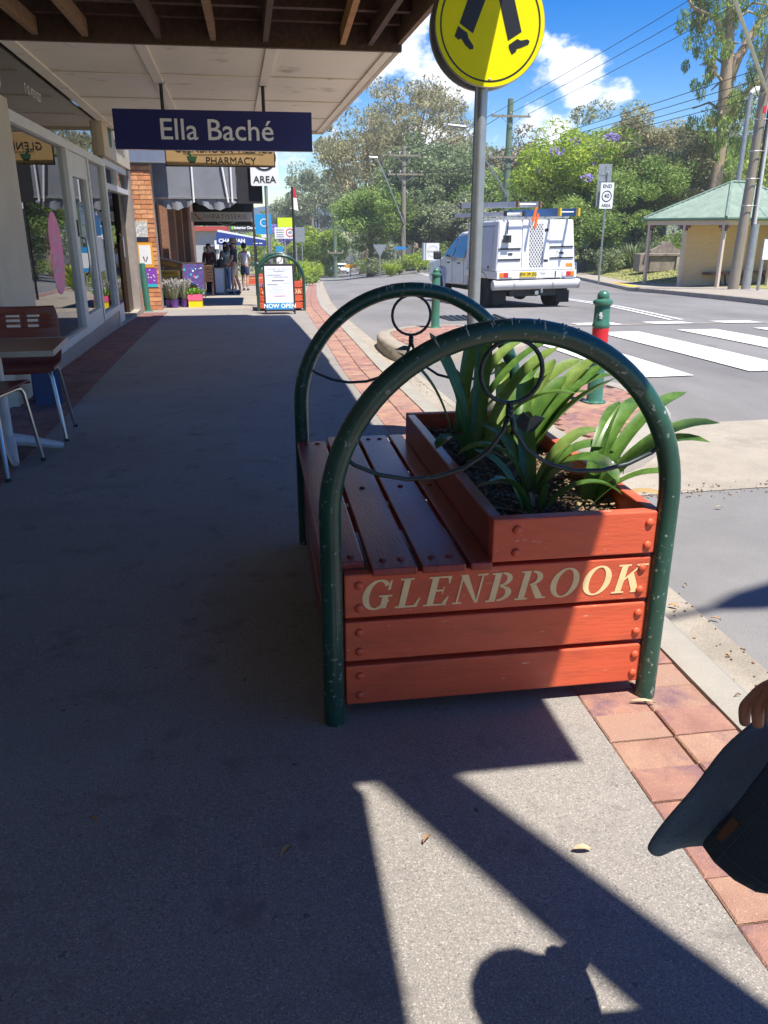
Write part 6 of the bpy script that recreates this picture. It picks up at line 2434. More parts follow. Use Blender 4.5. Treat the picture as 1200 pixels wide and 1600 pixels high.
# ================================================================ shelter across the road
wb = mat('weatherboard', (.62, .43, .22), .6, var=.08, scale=3, stretch=(1, 1, 6))
roof_green = mat('roof_green', (.185, .26, .205), .6, .1, var=.22, scale=2.5, stretch=(1, 1, 1), speck=[((.38, .40, .34), 6, .60, .78)])
post_cream = mat('post_cream', (.58, .47, .36), .6, var=.06)
maroon = plain('maroon_paint', (.13, .045, .035), .5)
P1, P3 = Vector((15.4, 31.5)), Vector((16.5, 28.0))
dF = (P3 - P1).normalized()          # along the front, towards the viewer
dN = Vector((-dF.y, dF.x))           # away from the street
if dN.x < 0: dN = -dN
zs_ = h(16, 30) + .02
LF = (P3 - P1).length
EAVE = zs_ + 2.35


def S(a, b, z): 
    p = P1 + dF * a + dN * b
    return (p.x, p.y, z)


sh = thing('roadside_shelter', 'cream weatherboard roadside shelter with green corrugated hip roof at the right', 'shelter', (P3.x, P3.y, zs_))


def sbox(name, m, parent, a0, a1, b0, b1, z0, z1, bevel=0):
    q = MB()
    q.hexa([S(a0, b0, z0), S(a1, b0, z0), S(a1, b1, z0), S(a0, b1, z0), S(a0, b0, z1), S(a1, b0, z1), S(a1, b1, z1), S(a0, b1, z1)])
    return q.build(name, m, parent, world=True, bevel=bevel)


DEP = 5.2
for a, b in ((0, 0), (LF, 0), (LF / 2, 0), (LF, DEP / 2), (LF, DEP), (0, DEP)):
    p = sbox('post', post_cream, sh, a - .055, a + .055, b - .055, b + .055, zs_, EAVE - .13)
    sbox('bracket', maroon, p, a - .22, a + .22, b - .05, b + .05, EAVE - .23, EAVE - .132)
    sbox('bracket', maroon, p, a - .1, a + .1, b - .051, b + .051, EAVE - .33, EAVE - .231)
sbox('floor', concrete, sh, -.3, LF + .3, -.3, DEP + .2, zs_ - .12, zs_)
sbox('beam', post_cream, sh, -.1, LF + .1, -.07, .07, EAVE - .13, EAVE + .06)
sbox('beam', post_cream, sh, LF - .07, LF + .07, .071, DEP, EAVE - .13, EAVE + .06)
sbox('beam', post_cream, sh, -.07, .07, .071, DEP, EAVE - .13, EAVE + .06)
bh = .135
for k in range(17):
    z = zs_ + .02 + k * bh
    q = MB()
    a = LF / 2
    for a_, t0, t1 in ((a, .02, .045),):
        q.hexa([S(a + .02, .06, z), S(a + .05, .06, z), S(a + .05, DEP, z), S(a + .02, DEP, z), S(a + .02, .06, z + bh), S(a + .028, .06, z + bh), S(a + .028, DEP, z + bh), S(a + .02, DEP, z + bh)])
    q.build('weatherboard', wb, sh, world=True)
    q = MB()
    q.hexa([S(a - .02, DEP - .03, z), S(LF, DEP - .06, z), S(LF, DEP, z), S(a - .02, DEP, z), S(a - .02, DEP - .03, z + bh), S(LF, DEP - .03, z + bh), S(LF, DEP, z + bh), S(a - .02, DEP, z + bh)])
    q.build('weatherboard', wb, sh, world=True)
sbox('wall_stud', post_cream, sh, LF / 2 - .03, LF / 2 + .019, .06, DEP, zs_, EAVE - .13)
# corrugated hip roof: four faces of ribs
OV = .2
E0 = [(-OV, -OV), (LF + OV, -OV), (LF + OV, DEP + OV), (-OV, DEP + OV)]
mid = LF / 2
hr = 1.28
R0, R1 = (mid, mid + .25), (mid, DEP - mid - .25)
zE, zR = EAVE + .10, EAVE + .10 + hr


def roof_face(c0, c1, r0, r1, n):
    """ribs run from the eave c0-c1 up to the ridge r0-r1"""
    q = MB()
    for k in range(n):
        f0, f1 = k / n, (k + 1) / n
        sub = []
        for f, dz in ((f0, 0), (f0 + (f1 - f0) * .25, .022), (f0 + (f1 - f0) * .5, .03), (f0 + (f1 - f0) * .75, .022), (f1, 0)):
            ea, eb = c0[0] + (c1[0] - c0[0]) * f, c0[1] + (c1[1] - c0[1]) * f
            sub.append((ea, eb, dz, f))
        for (ea, eb, dz, f), (ea2, eb2, dz2, f2) in zip(sub, sub[1:]):
            def up(ea_, eb_, f_):
                # climb square to the eave until the hip or the ridge is met
                ex, ey = c1[0] - c0[0], c1[1] - c0[1]
                L_ = math.hypot(ex, ey)
                nx_, ny_ = -ey / L_, ex / L_
                cx_, cy_ = mid, (R0[1] + R1[1]) / 2
                if (cx_ - ea_) * nx_ + (cy_ - eb_) * ny_ < 0: nx_, ny_ = -nx_, -ny_
                full = abs((r0[0] - c0[0]) * nx_ + (r0[1] - c0[1]) * ny_)
                dl_ = math.hypot(ea_ - c0[0], eb_ - c0[1])
                dr_ = math.hypot(ea_ - c1[0], eb_ - c1[1])
                l0 = abs((r0[0] - c0[0]) * ex / L_ + (r0[1] - c0[1]) * ey / L_)
                l1 = abs((r1[0] - c1[0]) * ex / L_ + (r1[1] - c1[1]) * ey / L_)
                g_ = min(1, dl_ / max(l0, 1e-3), dr_ / max(l1, 1e-3))
                return ea_ + nx_ * full * g_, eb_ + ny_ * full * g_, zE + (zR - zE) * g_
            u1_ = up(ea, eb, f)
            u2_ = up(ea2, eb2, f2)
            q.add([S(ea, eb, zE + dz), S(ea2, eb2, zE + dz2), S(u2_[0], u2_[1], u2_[2] + dz2), S(u1_[0], u1_[1], u1_[2] + dz)], [(0, 1, 2, 3)])
    return q.build('roof_slope', roof_green, sh, world=True)


roof_face(E0[0], E0[1], R0, R0, 34)
roof_face(E0[1], E0[2], R0, R1, 44)
roof_face(E0[2], E0[3], R1, R1, 34)
roof_face(E0[3], E0[0], R1, R0, 44)
for a, b in ((E0[0], R0), (E0[1], R0), (E0[2], R1), (E0[3], R1)):
    q = MB()
    q.tube([S(a[0], a[1], zE + .035), S(b[0], b[1], zR + .035)], .05, 6)
    q.build('hip_cap', roof_green, sh, world=True)
q = MB()
q.tube([S(R0[0], R0[1], zR + .04), S(R1[0], R1[1], zR + .04)], .06, 6)
q.build('ridge_cap', roof_green, sh, world=True)
for a, b in zip(E0, E0[1:] + E0[:1]):
    q = MB()
    q.tube([S(a[0], a[1], zE - .03), S(b[0], b[1], zE - .03)], .055, 6)
    q.build('gutter', plain('gutter_green', (.06, .13, .08), .5), sh, world=True)
sbox('soffit', post_cream, sh, -OV + .05, LF + OV - .05, -OV + .05, DEP + OV - .05, EAVE + .065, EAVE + .08)
st = thing('shelter_seat', 'dark timber plank seat along the wall inside the shelter', 'seat', S(LF / 2 + .3, 2.5, zs_))
sbox('plank', maroon, st, LF / 2 + .08, LF / 2 + .5, 1.1, DEP - .2, zs_ + .42, zs_ + .50)
for b in (1.9, 3.2, 4.4):
    q = MB()
    q.beam(S(LF / 2 + .3, b, zs_), S(LF / 2 + .1, b, zs_ + .42), .06, .06)
    q.beam(S(LF / 2 + .3, b + .25, zs_), S(LF / 2 + .45, b, zs_ + .42), .06, .06)
    q.build('leg', maroon, st, world=True)

# old stone seat on the lawn
stone = mat('old_stone', (.24, .20, .16), .95, var=.3, scale=4, bump=.6, bscale=25, speck=((.12, .11, .09), 3, .55, .75))
zc_ = h(18.4, 36) + .05
ss = thing('stone_seat', 'weathered stone memorial seat with a stepped crest on the park lawn', 'stone seat', (18.4, 36, zc_))
part_box('block', stone, ss, (17.62, 35.7, zc_ - .05, 18.85, 36.5, zc_ + .62), bevel=.02)
part_box('end_block', mat('stone_pale', (.36, .32, .25), .95, var=.2), ss, (18.86, 35.6, zc_ - .05, 19.3, 36.5, zc_ + .60), bevel=.02)
part_box('slab', stone, ss, (17.35, 35.6, zc_ + .625, 19.35, 36.55, zc_ + .74), bevel=.02)
part_box('wing', stone, ss, (17.15, 35.75, zc_ - .05, 17.6, 36.4, zc_ + .72), bevel=.02)
q = MB()
q.prism([(17.9, .0), (19.4, .0), (19.4, .12), (19.15, .2), (18.95, .32), (18.9, .45), (18.75, .5), (18.55, .5), (18.4, .45), (18.35, .32), (18.1, .2), (17.9, .12)], lambda a, b, t_: (a, t_, b + zc_ + .745), 36.3, 36.5)
q.build('crest', stone, ss, world=True)
tb = thing('blue_shed', 'bright blue shed wall glimpsed between the trees behind the lawn', 'shed', (21, 46, h(21, 46)))
part_box('wall', plain('shed_blue', (.02, .22, .52), .6), tb, (19.2, 46, h(21, 46), 23.5, 48.2, 2.0))
part_box('roof', galv, tb, (19.0, 45.8, 2.003, 23.7, 48.4, 2.1))
cot = thing('far_cottage', 'pale cottage glimpsed through the trees behind the market sign', 'house', (14.5, 70, h(14.5, 70)))
part_box('wall', plain('cottage_wall', (.55, .45, .36), .7), cot, (13.0, 70, h(14.5, 70), 17.0, 75, 1.3))
q = MB()
q.prism([(12.6, 1.303), (17.4, 1.303), (15.0, 2.7)], lambda a, b, t_: (a, t_, b), 69.6, 75.4)
q.build('roof', mat('cottage_roof', (.2, .17, .15), .8), cot, world=True)
part_box('window', car_glass, cot, (13.6, 69.96, -.4, 14.5, 69.99, .6))
part_box('window', car_glass, cot, (15.4, 69.96, -.4, 16.3, 69.99, .6))

# ================================================================ trees
LEAF = {
    'olive': mat('leaf_olive', (.29, .29, .13), .6, var=.25, scale=.6, col2=(.45, .41, .22), island=.45, transl=.4),
    'dark': mat('leaf_dark', (.18, .25, .105), .55, var=.3, scale=.5, col2=(.29, .36, .17), island=.45, transl=.36),
    'green': mat('leaf_green', (.21, .33, .07), .55, var=.3, scale=.6, col2=(.33, .45, .11), island=.4, transl=.42),
    'bright': mat('leaf_bright', (.36, .52, .05), .55, var=.3, scale=.7, col2=(.50, .62, .09), island=.4, transl=.45),
    'grey': mat('leaf_grey', (.25, .30, .165), .6, var=.25, scale=.5, col2=(.37, .41, .24), island=.4, transl=.38),
    'purple': mat('flower_purple', (.33, .25, .60), .7, var=.2, scale=.8, island=.4, transl=.3),
    'bronze': mat('leaf_bronze', (.27, .26, .11), .6, var=.3, scale=.6, col2=(.34, .26, .13), island=.45, transl=.25),
}


def leaf_cloud(name, centers, m, parent, rs, per, size, aspect, droop):
    """many small pointed leaves spread in clumps; centers: list of (pos, radius vector)"""
    P, S_ = [], []
    N = sum(int(per * w) for _, _, w in centers)
    pos = np.zeros((N, 3))
    out = np.zeros((N, 3))
    i = 0
    for c, rv, w in centers:
        n = int(per * w)
        d = rs.normal(size=(n, 3))
        d /= np.linalg.norm(d, axis=1)[:, None] + 1e-9
        r_ = rs.uniform(.35, 1.0, size=(n, 1)) ** .55
        pos[i:i + n] = np.array(c) + d * r_ * np.array(rv)
        out[i:i + n] = d
        i += n
    sz = size * rs.uniform(.6, 1.35, size=N)
    t = rs.normal(size=(N, 3))
    t[:, 2] = t[:, 2] * .6 - droop
    t /= np.linalg.norm(t, axis=1)[:, None]
    b = np.cross(t, rs.normal(size=(N, 3)) + out * .8)
    b /= np.linalg.norm(b, axis=1)[:, None] + 1e-9
    hw_ = (sz * aspect / 2)[:, None]
    ln = (sz)[:, None]
    v = np.empty((N, 4, 3))
    v[:, 0] = pos - t * ln * .5
    v[:, 1] = pos + b * hw_
    v[:, 2] = pos + t * ln * .5
    v[:, 3] = pos - b * hw_
    me = bpy.data.meshes.new(name)
    me.vertices.add(N * 4)
    me.vertices.foreach_set('co', v.reshape(-1))
    me.loops.add(N * 4)
    me.loops.foreach_set('vertex_index', np.arange(N * 4, dtype=np.int32))
    me.polygons.add(N)
    me.polygons.foreach_set('loop_start', np.arange(0, N * 4, 4, dtype=np.int32))
    me.update(calc_edges=True)
    me.validate()
    me.materials.append(m)
    return link(name, me, parent)


def tree(name, lab, x, y, top, rx, key, bark, seed, per=60, size=.34, aspect=.36, droop=.5, trunk_r=.25, clear=.3, clumps=46, clump_r=.17, lean=(0, 0), flowers=None, ry=None, flat=1.0, group='trees behind the street'):
    """tapered trunk, forking limbs, leaf clumps at the limb ends"""
    rs = np.random.RandomState(seed)
    r2 = random.Random(seed)
    z0 = h(x, y) - .1
    H_ = top - z0
    ry = ry or rx
    t = thing(name, lab, 'tree', (x, y, z0), 0, group)
    q = MB()
    crown_c = Vector((lean[0], lean[1], H_ * (clear + (1 - clear) * .52)))
    rz_ = H_ * (1 - clear) * .5 * flat
    # trunk
    tp = []
    n = 7
    for i in range(n):
        f = i / (n - 1)
        tp.append(Vector((lean[0] * f * .8 + .25 * trunk_r * r2.uniform(-1, 1), lean[1] * f * .8 + .25 * trunk_r * r2.uniform(-1, 1), H_ * (clear + .22) * f)))
    q.tube(tp, [trunk_r * (1.25 - .75 * i / (n - 1)) if i else trunk_r * 1.5 for i in range(n)], 9)
    cen = []
    nl = max(6, clumps // 6)
    limbs = []
    for k in range(nl):
        az = 2 * PI * k / nl + r2.uniform(-.4, .4)
        el = r2.uniform(-.35, 1.0)
        e = crown_c + Vector((math.cos(az) * rx * .72 * math.cos(el), math.sin(az) * ry * .72 * math.cos(el), rz_ * .78 * math.sin(el)))
        s = tp[-1].lerp(tp[-3], r2.uniform(0, 1))
        m_ = s.lerp(e, .5) + Vector((r2.uniform(-.1, .1) * rx, r2.uniform(-.1, .1) * ry, -.06 * H_ + r2.uniform(0, .06) * H_))
        pts_ = [s, s.lerp(m_, .55) + Vector((0, 0, .01 * H_)), m_, m_.lerp(e, .55), e]
        q.tube(pts_, [trunk_r * .48, trunk_r * .38, trunk_r * .27, trunk_r * .18, trunk_r * .07], 6)
        limbs.append((m_, e))
        for j in range(3):
            b_ = m_.lerp(e, r2.uniform(.1, .8))
            e2 = b_ + Vector((r2.uniform(-1, 1) * rx * .33, r2.uniform(-1, 1) * ry * .33, r2.uniform(.0, .8) * rz_ * .4))
            q.tube([b_, b_.lerp(e2, .5) + Vector((0, 0, .02 * H_)), e2], [trunk_r * .15, trunk_r * .1, trunk_r * .04], 5)
            limbs.append((b_, e2))
    q.build('trunk', bark, t, smooth='all')
    for k in range(clumps):
        if k < len(limbs):
            c = limbs[k][1]
        else:
            while True:
                d = Vector((r2.uniform(-1, 1), r2.uniform(-1, 1), r2.uniform(-1, 1)))
                if .35 < d.length < 1: break
            c = crown_c + Vector((d.x * rx * .9, d.y * ry * .9, d.z * rz_ * .95))
        cr_ = clump_r * rx * r2.uniform(.7, 1.5)
        cen.append((tuple(c), (cr_ * 1.15, cr_ * 1.15, cr_ * .8), r2.uniform(.6, 1.4)))
    leaf_cloud('crown', cen, LEAF[key], t, rs, per, size, aspect, droop)
    if flowers:
        fc = [c for c in cen if r2.random() < flowers[1]]
        fc = [((c[0] + r2.uniform(-.5, .5), c[1] - rv[1] * .9, c[2] + rv[2] * .5 + r2.uniform(-.4, .4)), tuple(v * r2.uniform(.25, .5) for v in rv), w) for c, rv, w in fc]
        leaf_cloud('blossom', fc, LEAF[flowers[0]], t, rs, flowers[2], size * .8, .6, 0)
    return t


T = tree
T('eucalyptus_tree', 'tall olive gum with pale limbs, left of the two beyond the timber pole', 11.3, 88, 13.2, 6.2, 'olive', bark_pale, 1, per=220, size=.42, aspect=.28, droop=.9, trunk_r=.38, clear=.28, clumps=64, clump_r=.17)
T('eucalyptus_tree', 'tallest olive gum tree rising against the clouds behind the dark tree', 17.0, 92, 16.6, 6.4, 'olive', bark_pale, 2, per=220, size=.42, aspect=.28, droop=.9, trunk_r=.4, clear=.4, clumps=60, clump_r=.17)
T('evergreen_tree', 'large dense dark green tree behind the timber power pole', 16.2, 75, 9.6, 5.6, 'dark', bark_dark, 3, per=440, size=.30, aspect=.42, droop=.3, trunk_r=.4, clear=.08, clumps=80, clump_r=.22)
T('small_tree', 'bushy mid green tree in front of the gums by the give way sign', 8.7, 64, 4.4, 3.2, 'green', bark_dark, 4, per=300, size=.22, aspect=.45, droop=.3, trunk_r=.22, clear=.30, clumps=66, clump_r=.22)
T('gum_tree', 'distant gum tree left of the tall gums, above the parked cars', 8.6, 118, 9.5, 5.4, 'grey', bark_pale, 5, per=210, size=.46, aspect=.3, droop=.8, trunk_r=.3, clear=.15, clumps=64, clump_r=.2)
T('gum_tree', 'lower distant gum tree above the bus stop signs', 4.4, 124, 5.6, 4.6, 'grey', bark_pale, 6, per=190, size=.44, aspect=.32, droop=.7, trunk_r=.26, clear=.1, clumps=60, clump_r=.22)
T('leafy_tree', 'bright green tree low down behind the distant poles', 7.2, 98, 1.2, 3.6, 'bright', bark_dark, 7, per=280, size=.34, aspect=.45, droop=.2, trunk_r=.2, clear=.05, clumps=54, clump_r=.24)
T('jacaranda_tree', 'small distant jacaranda with a purple haze of flowers near the parking sign', 3.4, 112, 1.9, 2.8, 'purple', bark_dark, 8, per=220, size=.36, aspect=.5, droop=.2, trunk_r=.2, clear=.1, clumps=40, clump_r=.26)
T('leafy_tree', 'green tree at the far left behind the bus stop', 0.4, 104, .4, 3.4, 'bright', bark_dark, 9, per=200, size=.34, aspect=.4, droop=.3, trunk_r=.22, clear=.05, clumps=54, clump_r=.24)
T('bottlebrush_tree', 'bronze green open tree behind the green tinted power pole', 24.6, 80, 9.6, 5.6, 'bronze', bark_dark, 10, per=280, size=.40, aspect=.35, droop=.5, trunk_r=.3, clear=.22, clumps=58, clump_r=.19)
T('gum_tree', 'sparse olive gum right behind the round sign pole', 20.5, 84, 10.2, 4.2, 'olive', bark_pale, 11, per=220, size=.4, aspect=.28, droop=.9, trunk_r=.28, clear=.3, clumps=44, clump_r=.17)
T('jacaranda_tree', 'bright green jacaranda with purple flower clusters above the truck', 17.3, 46, 6.9, 3.5, 'bright', bark_dark, 12, per=330, size=.22, aspect=.42, droop=.2, trunk_r=.22, clear=.12, clumps=74, clump_r=.2, flowers=('purple', .35, 45))
T('leafy_tree', 'bright yellow green tree right of the jacaranda', 20.2, 49, 6.4, 3.0, 'bright', bark_dark, 13, per=330, size=.22, aspect=.42, droop=.2, trunk_r=.2, clear=.14, clumps=60, clump_r=.22, flowers=('purple', .15, 25))
T('gum_tree', 'grey green gum crown rising behind the jacaranda', 30.4, 72, 11.3, 5.2, 'grey', bark_pale, 14, per=330, size=.36, aspect=.3, droop=.7, trunk_r=.32, clear=.2, clumps=66, clump_r=.2)
T('evergreen_tree', 'dark green tree behind the END sign', 20.4, 43.5, 4.6, 3.2, 'green', bark_dark, 15, per=520, size=.17, aspect=.38, droop=.5, trunk_r=.2, clear=.12, clumps=66, clump_r=.22)
T('evergreen_tree', 'broad green tree left of the shelter roof', 22.9, 45.5, 6.5, 3.8, 'olive', bark_dark, 16, per=560, size=.18, aspect=.34, droop=.7, trunk_r=.24, clear=.12, clumps=74, clump_r=.2)
T('evergreen_tree', 'dark drooping tree behind the shelter roof', 25.9, 47.5, 6.0, 3.6, 'green', bark_dark, 17, per=520, size=.18, aspect=.34, droop=.7, trunk_r=.24, clear=.1, clumps=70, clump_r=.2)
T('wattle_tree', 'olive topped tree between the grey gum and the shelter', 27.6, 58, 8.6, 4.0, 'olive', bark_dark, 18, per=300, size=.3, aspect=.32, droop=.6, trunk_r=.24, clear=.2, clumps=56, clump_r=.2)
T('leafy_tree', 'bright green tree at the right edge behind the lamp post', 39.5, 62, 7.4, 5.2, 'bright', bark_dark, 19, per=320, size=.34, aspect=.42, droop=.3, trunk_r=.28, clear=.1, clumps=70, clump_r=.2)
T('gum_tree', 'grey gum at the far right above the bright tree', 43, 70, 10.6, 4.6, 'grey', bark_pale, 20, per=260, size=.4, aspect=.3, droop=.6, trunk_r=.3, clear=.3, clumps=46, clump_r=.19)
T('evergreen_tree', 'shady dark tree between the truck and the END sign', 17.2, 42.5, 2.6, 2.4, 'green', bark_dark, 21, per=420, size=.16, aspect=.4, droop=.4, trunk_r=.16, clear=.08, clumps=50, clump_r=.26)
T('evergreen_tree', 'deep green tree filling the gap right of the dark evergreen', 20.6, 68, 5.6, 4.6, 'green', bark_dark, 22, per=330, size=.34, aspect=.4, droop=.4, trunk_r=.26, clear=.06, clumps=66, clump_r=.24)

T('evergreen_tree', 'dark green tree filling the space behind the market sign', 13.6, 66, 4.2, 3.0, 'dark', bark_dark, 23, per=320, size=.3, aspect=.4, droop=.4, trunk_r=.2, clear=.06, clumps=60, clump_r=.25)
T('small_tree', 'pale green small tree between the market sign and the truck', 15.6, 64, 3.4, 2.6, 'grey', bark_dark, 24, per=300, size=.28, aspect=.4, droop=.4, trunk_r=.18, clear=.06, clumps=56, clump_r=.25)
# the big smooth barked gum at the right: thick trunk, hanging sprays
t = thing('eucalyptus_tree', 'huge gum tree with thick peeling pale trunk beside the lamp arm at the right', 'tree', (23.75, 42, h(23.75, 42)), 0, 'trees behind the street')
q = MB()
q.tube([(0, 0, -.2), (.0, 0, 2), (.15, 0, 4), (.15, 0, 6.2), (.0, 0, 8.2), (-.1, 0, 10.2), (-.35, 0, 12.5), (-.5, 0, 16)], [.42, .35, .32, .29, .30, .25, .19, .13], 14)
q.tube([(0, 0, 8.0), (.6, .1, 9.6), (1.8, .2, 11.6), (3.4, .3, 13.4)], [.26, .22, .18, .12], 10)
q.tube([(.15, 0, 6.4), (.8, -.1, 7.6), (2.0, -.1, 8.8), (3.4, 0, 9.6)], [.26, .2, .17, .1], 8)
q.tube([(-.1, 0, 10.0), (-1.0, 0, 11.2), (-2.2, 0, 11.6), (-3.0, .1, 12.6)], [.16, .12, .08, .05], 8)
for i in range(10):
    a = rnd.uniform(0, 2 * PI)
    z = rnd.uniform(6, 12.5)
    q.tube([(0, 0, z), (math.cos(a) * .8, math.sin(a) * .8, z + .5), (math.cos(a) * 1.7, math.sin(a) * 1.7, z + .3)], [.09, .06, .03], 5)
q.build('trunk', bark_pale, t, smooth='all')
cen = []
for cx_, cz_, rr in ((-.9, 10.9, .9), (-1.5, 11.6, .9), (-1.9, 10.7, .8), (-1.7, 9.6, .7), (-.2, 11.8, .8), (.8, 11.3, .8), (.5, 7.6, 1.0), (1.2, 8.2, .9), (0.0, 6.9, .9), (1.9, 7.0, .8), (-.8, 6.4, .7), (1.3, 6.1, .7), (2.6, 8.6, .9), (2.9, 9.7, .9), (2.2, 10.5, .9), (3.2, 11.5, 1.0), (-1.4, 8.8, .6), (1.6, 12.6, 1.0), (-.9, 13.0, 1.0), (0.3, 14, 1.1), (-2, 13.4, .9), (2.9, 13.5, 1), (.9, 5.5, .5), (-.7, 5.3, .5), (-1.1, 12.2, .8), (2.0, 9.3, .8)):
    for j in range(6):
        w_ = rnd.uniform(.35, .8)
        cen.append(((cx_ + rnd.uniform(-.8, .8), rnd.uniform(-1.5, 1.0), cz_ - .1 + rnd.uniform(-.7, .7)), (rr * w_ * .7, rr * w_ * .7, rr * w_), w_))
leaf_cloud('crown', cen, LEAF['green'], t, np.random.RandomState(77), 170, .24, .22, 1.7)
leaf_cloud('dead_sprays', cen[::9], LEAF['bronze'], t, np.random.RandomState(78), 200, .24, .22, 1.2)


def shrub(lab, x, y, r_, hgt, key, seed, per=90, size=.14, aspect=.4, kind='mound', n=22):
    rs = np.random.RandomState(seed)
    r2 = random.Random(seed)
    t = thing('shrub', lab, 'shrub', (x, y, h(x, y)), 0, 'shrubs and clumps along the verge')
    q = MB()
    for i in range(6):
        a = i / 6 * 2 * PI
        q.tube([(0, 0, -.05), (math.cos(a) * r_ * .3, math.sin(a) * r_ * .3, hgt * .35), (math.cos(a) * r_ * .6, math.sin(a) * r_ * .6, hgt * .7)], [.03, .02, .01], 5)
    q.build('stems', bark_dark, t)
    if kind == 'mound':
        cen_ = []
        for i in range(n):
            a, d = r2.uniform(0, 2 * PI), r2.uniform(0, 1) ** .5
            cen_.append(((math.cos(a) * d * r_ * .8, math.sin(a) * d * r_ * .8, hgt * (.25 + .6 * r2.random() * (1 - .4 * d))), (r_ * .3, r_ * .3, hgt * .22), 1))
        leaf_cloud('foliage', cen_, LEAF[key], t, rs, per, size, aspect, .0)
    else:
        q = MB()
        for i in range(per * 2):
            a = r2.uniform(0, 2 * PI)
            strap(q, (math.cos(a) * r_ * .35 * r2.random(), math.sin(a) * r_ * .35 * r2.random(), 0), a, hgt * r2.uniform(.7, 1.25), .05 * hgt + .01, r2.uniform(.1, .6), r2.uniform(.6, 1.8), n=4)
        q.build('blades', LEAF[key], t, smooth='all')
    return t


for a in (('low bright shrub at the foot of the bushy tree, right of the parked cars', 10.0, 72, 1.6, 1.6, 'bright', 31),
          ('dark round shrub under the bushy tree', 8.4, 60.5, 1.2, 1.5, 'dark', 32),
          ('grassy green clump beside the give way sign', 9.2, 57, 1.0, .9, 'bright', 33, 90, .14, .4, 'blades'),
          ('green clump between the street name sign and the timber pole', 10.1, 59, 1.0, 1.2, 'green', 34),
          ('lime green bush left of the market sign', 11.4, 58.5, 1.3, 1.5, 'bright', 35),
          ('dark shrub behind the market sign', 12.8, 60, 1.6, 1.9, 'grey', 36),
          ('dark leafy shrub behind the truck right side', 17.2, 39.6, 1.1, 1.5, 'dark', 37),
          ('lime strappy clump on the lawn edge behind the END sign', 17.9, 40.4, .8, 1.0, 'bright', 38, 70, .14, .4, 'blades'),
          ('dark strappy clump on the lawn edge right of the END post', 18.9, 40.2, 1.0, 1.2, 'dark', 39, 110, .14, .4, 'blades'),
          ('dark strappy clump behind the stone seat', 20.1, 40.6, 1.1, 1.2, 'dark', 40, 110, .14, .4, 'blades'),
          ('round shrub seen under the shelter roof', 21.6, 41.0, 1.3, 1.6, 'green', 41),
          ('dark tall shrub seen between the shelter posts', 20.3, 42.4, 1.2, 2.4, 'dark', 42),
          ('tall grassy clump with pale flowers behind the second planter bench', 1.5, 34.5, .6, 1.15, 'bright', 43, 60, .14, .4, 'blades'),
          ('green ground cover beside the road behind the parking sign', 2.0, 39, 1.0, .9, 'green', 44),
          ('grassy bank at the road edge beyond the parking sign', 3.0, 48, 1.2, 1.0, 'bright', 45, 120, .14, .4, 'blades'),
          ('leafy bush under the distant poles', 3.2, 60, 1.6, 1.5, 'green', 46),
          ('yellow green bush at the foot of the distant poles', 4.4, 72, 1.8, 1.7, 'bright', 47),
          ('dark bush left of the parked cars', 4.6, 96, 2.2, 2.2, 'dark', 48),
          ('long low bush above the parked cars', 10.5, 128, 3.2, 2.6, 'green', 49),
          ('dark bush behind the give way sign', 9.4, 66, 1.5, 2.2, 'dark', 50),
          ('broad hedge behind the truck bonnet', 14.0, 58, 1.8, 2.0, 'green', 51)):
    shrub(*a)
# far wood that closes the view
rs = np.random.RandomState(5)
cen = []
for i in range(240):
    y = rnd.uniform(125, 190)
    x = rnd.uniform(-12, 95) * (y / 125)
    hh_ = rnd.uniform(3, 9.5)
    r_ = rnd.uniform(3, 5)
    cen.append(((x, y, h(min(x, 40), y) + hh_ * .6), (r_, r_, hh_ * .55), 1))
o = leaf_cloud('far_wood', cen, LEAF['grey'], None, rs, 260, .75, .5, .3)
tag(o, 'hazy mass of gum forest closing the view beyond the street', 'forest', kind='stuff')

# lawn tufts
q = MB()
for i in range(5000):
    y = rnd.uniform(31.7, 43)
    x = rnd.uniform(XR(y) + 1.1, XR(y) + 9)
    z = h(x, y) + .012 + .02 * max(0, min(6, x - XR(y) - 4))
    a = rnd.uniform(0, PI)
    q.add([(x - .03 * math.cos(a), y - .03 * math.sin(a), z), (x + .03 * math.cos(a), y + .03 * math.sin(a), z), (x + rnd.uniform(-.04, .04), y + rnd.uniform(-.04, .04), z + rnd.uniform(.04, .1))], [(0, 1, 2)])
tag(q.build('grass', mat('grass_blade', (.20, .25, .06), .8, var=.3, island=.4, transl=.3)), 'short patchy grass blades on the park lawn', 'grass', kind='stuff')

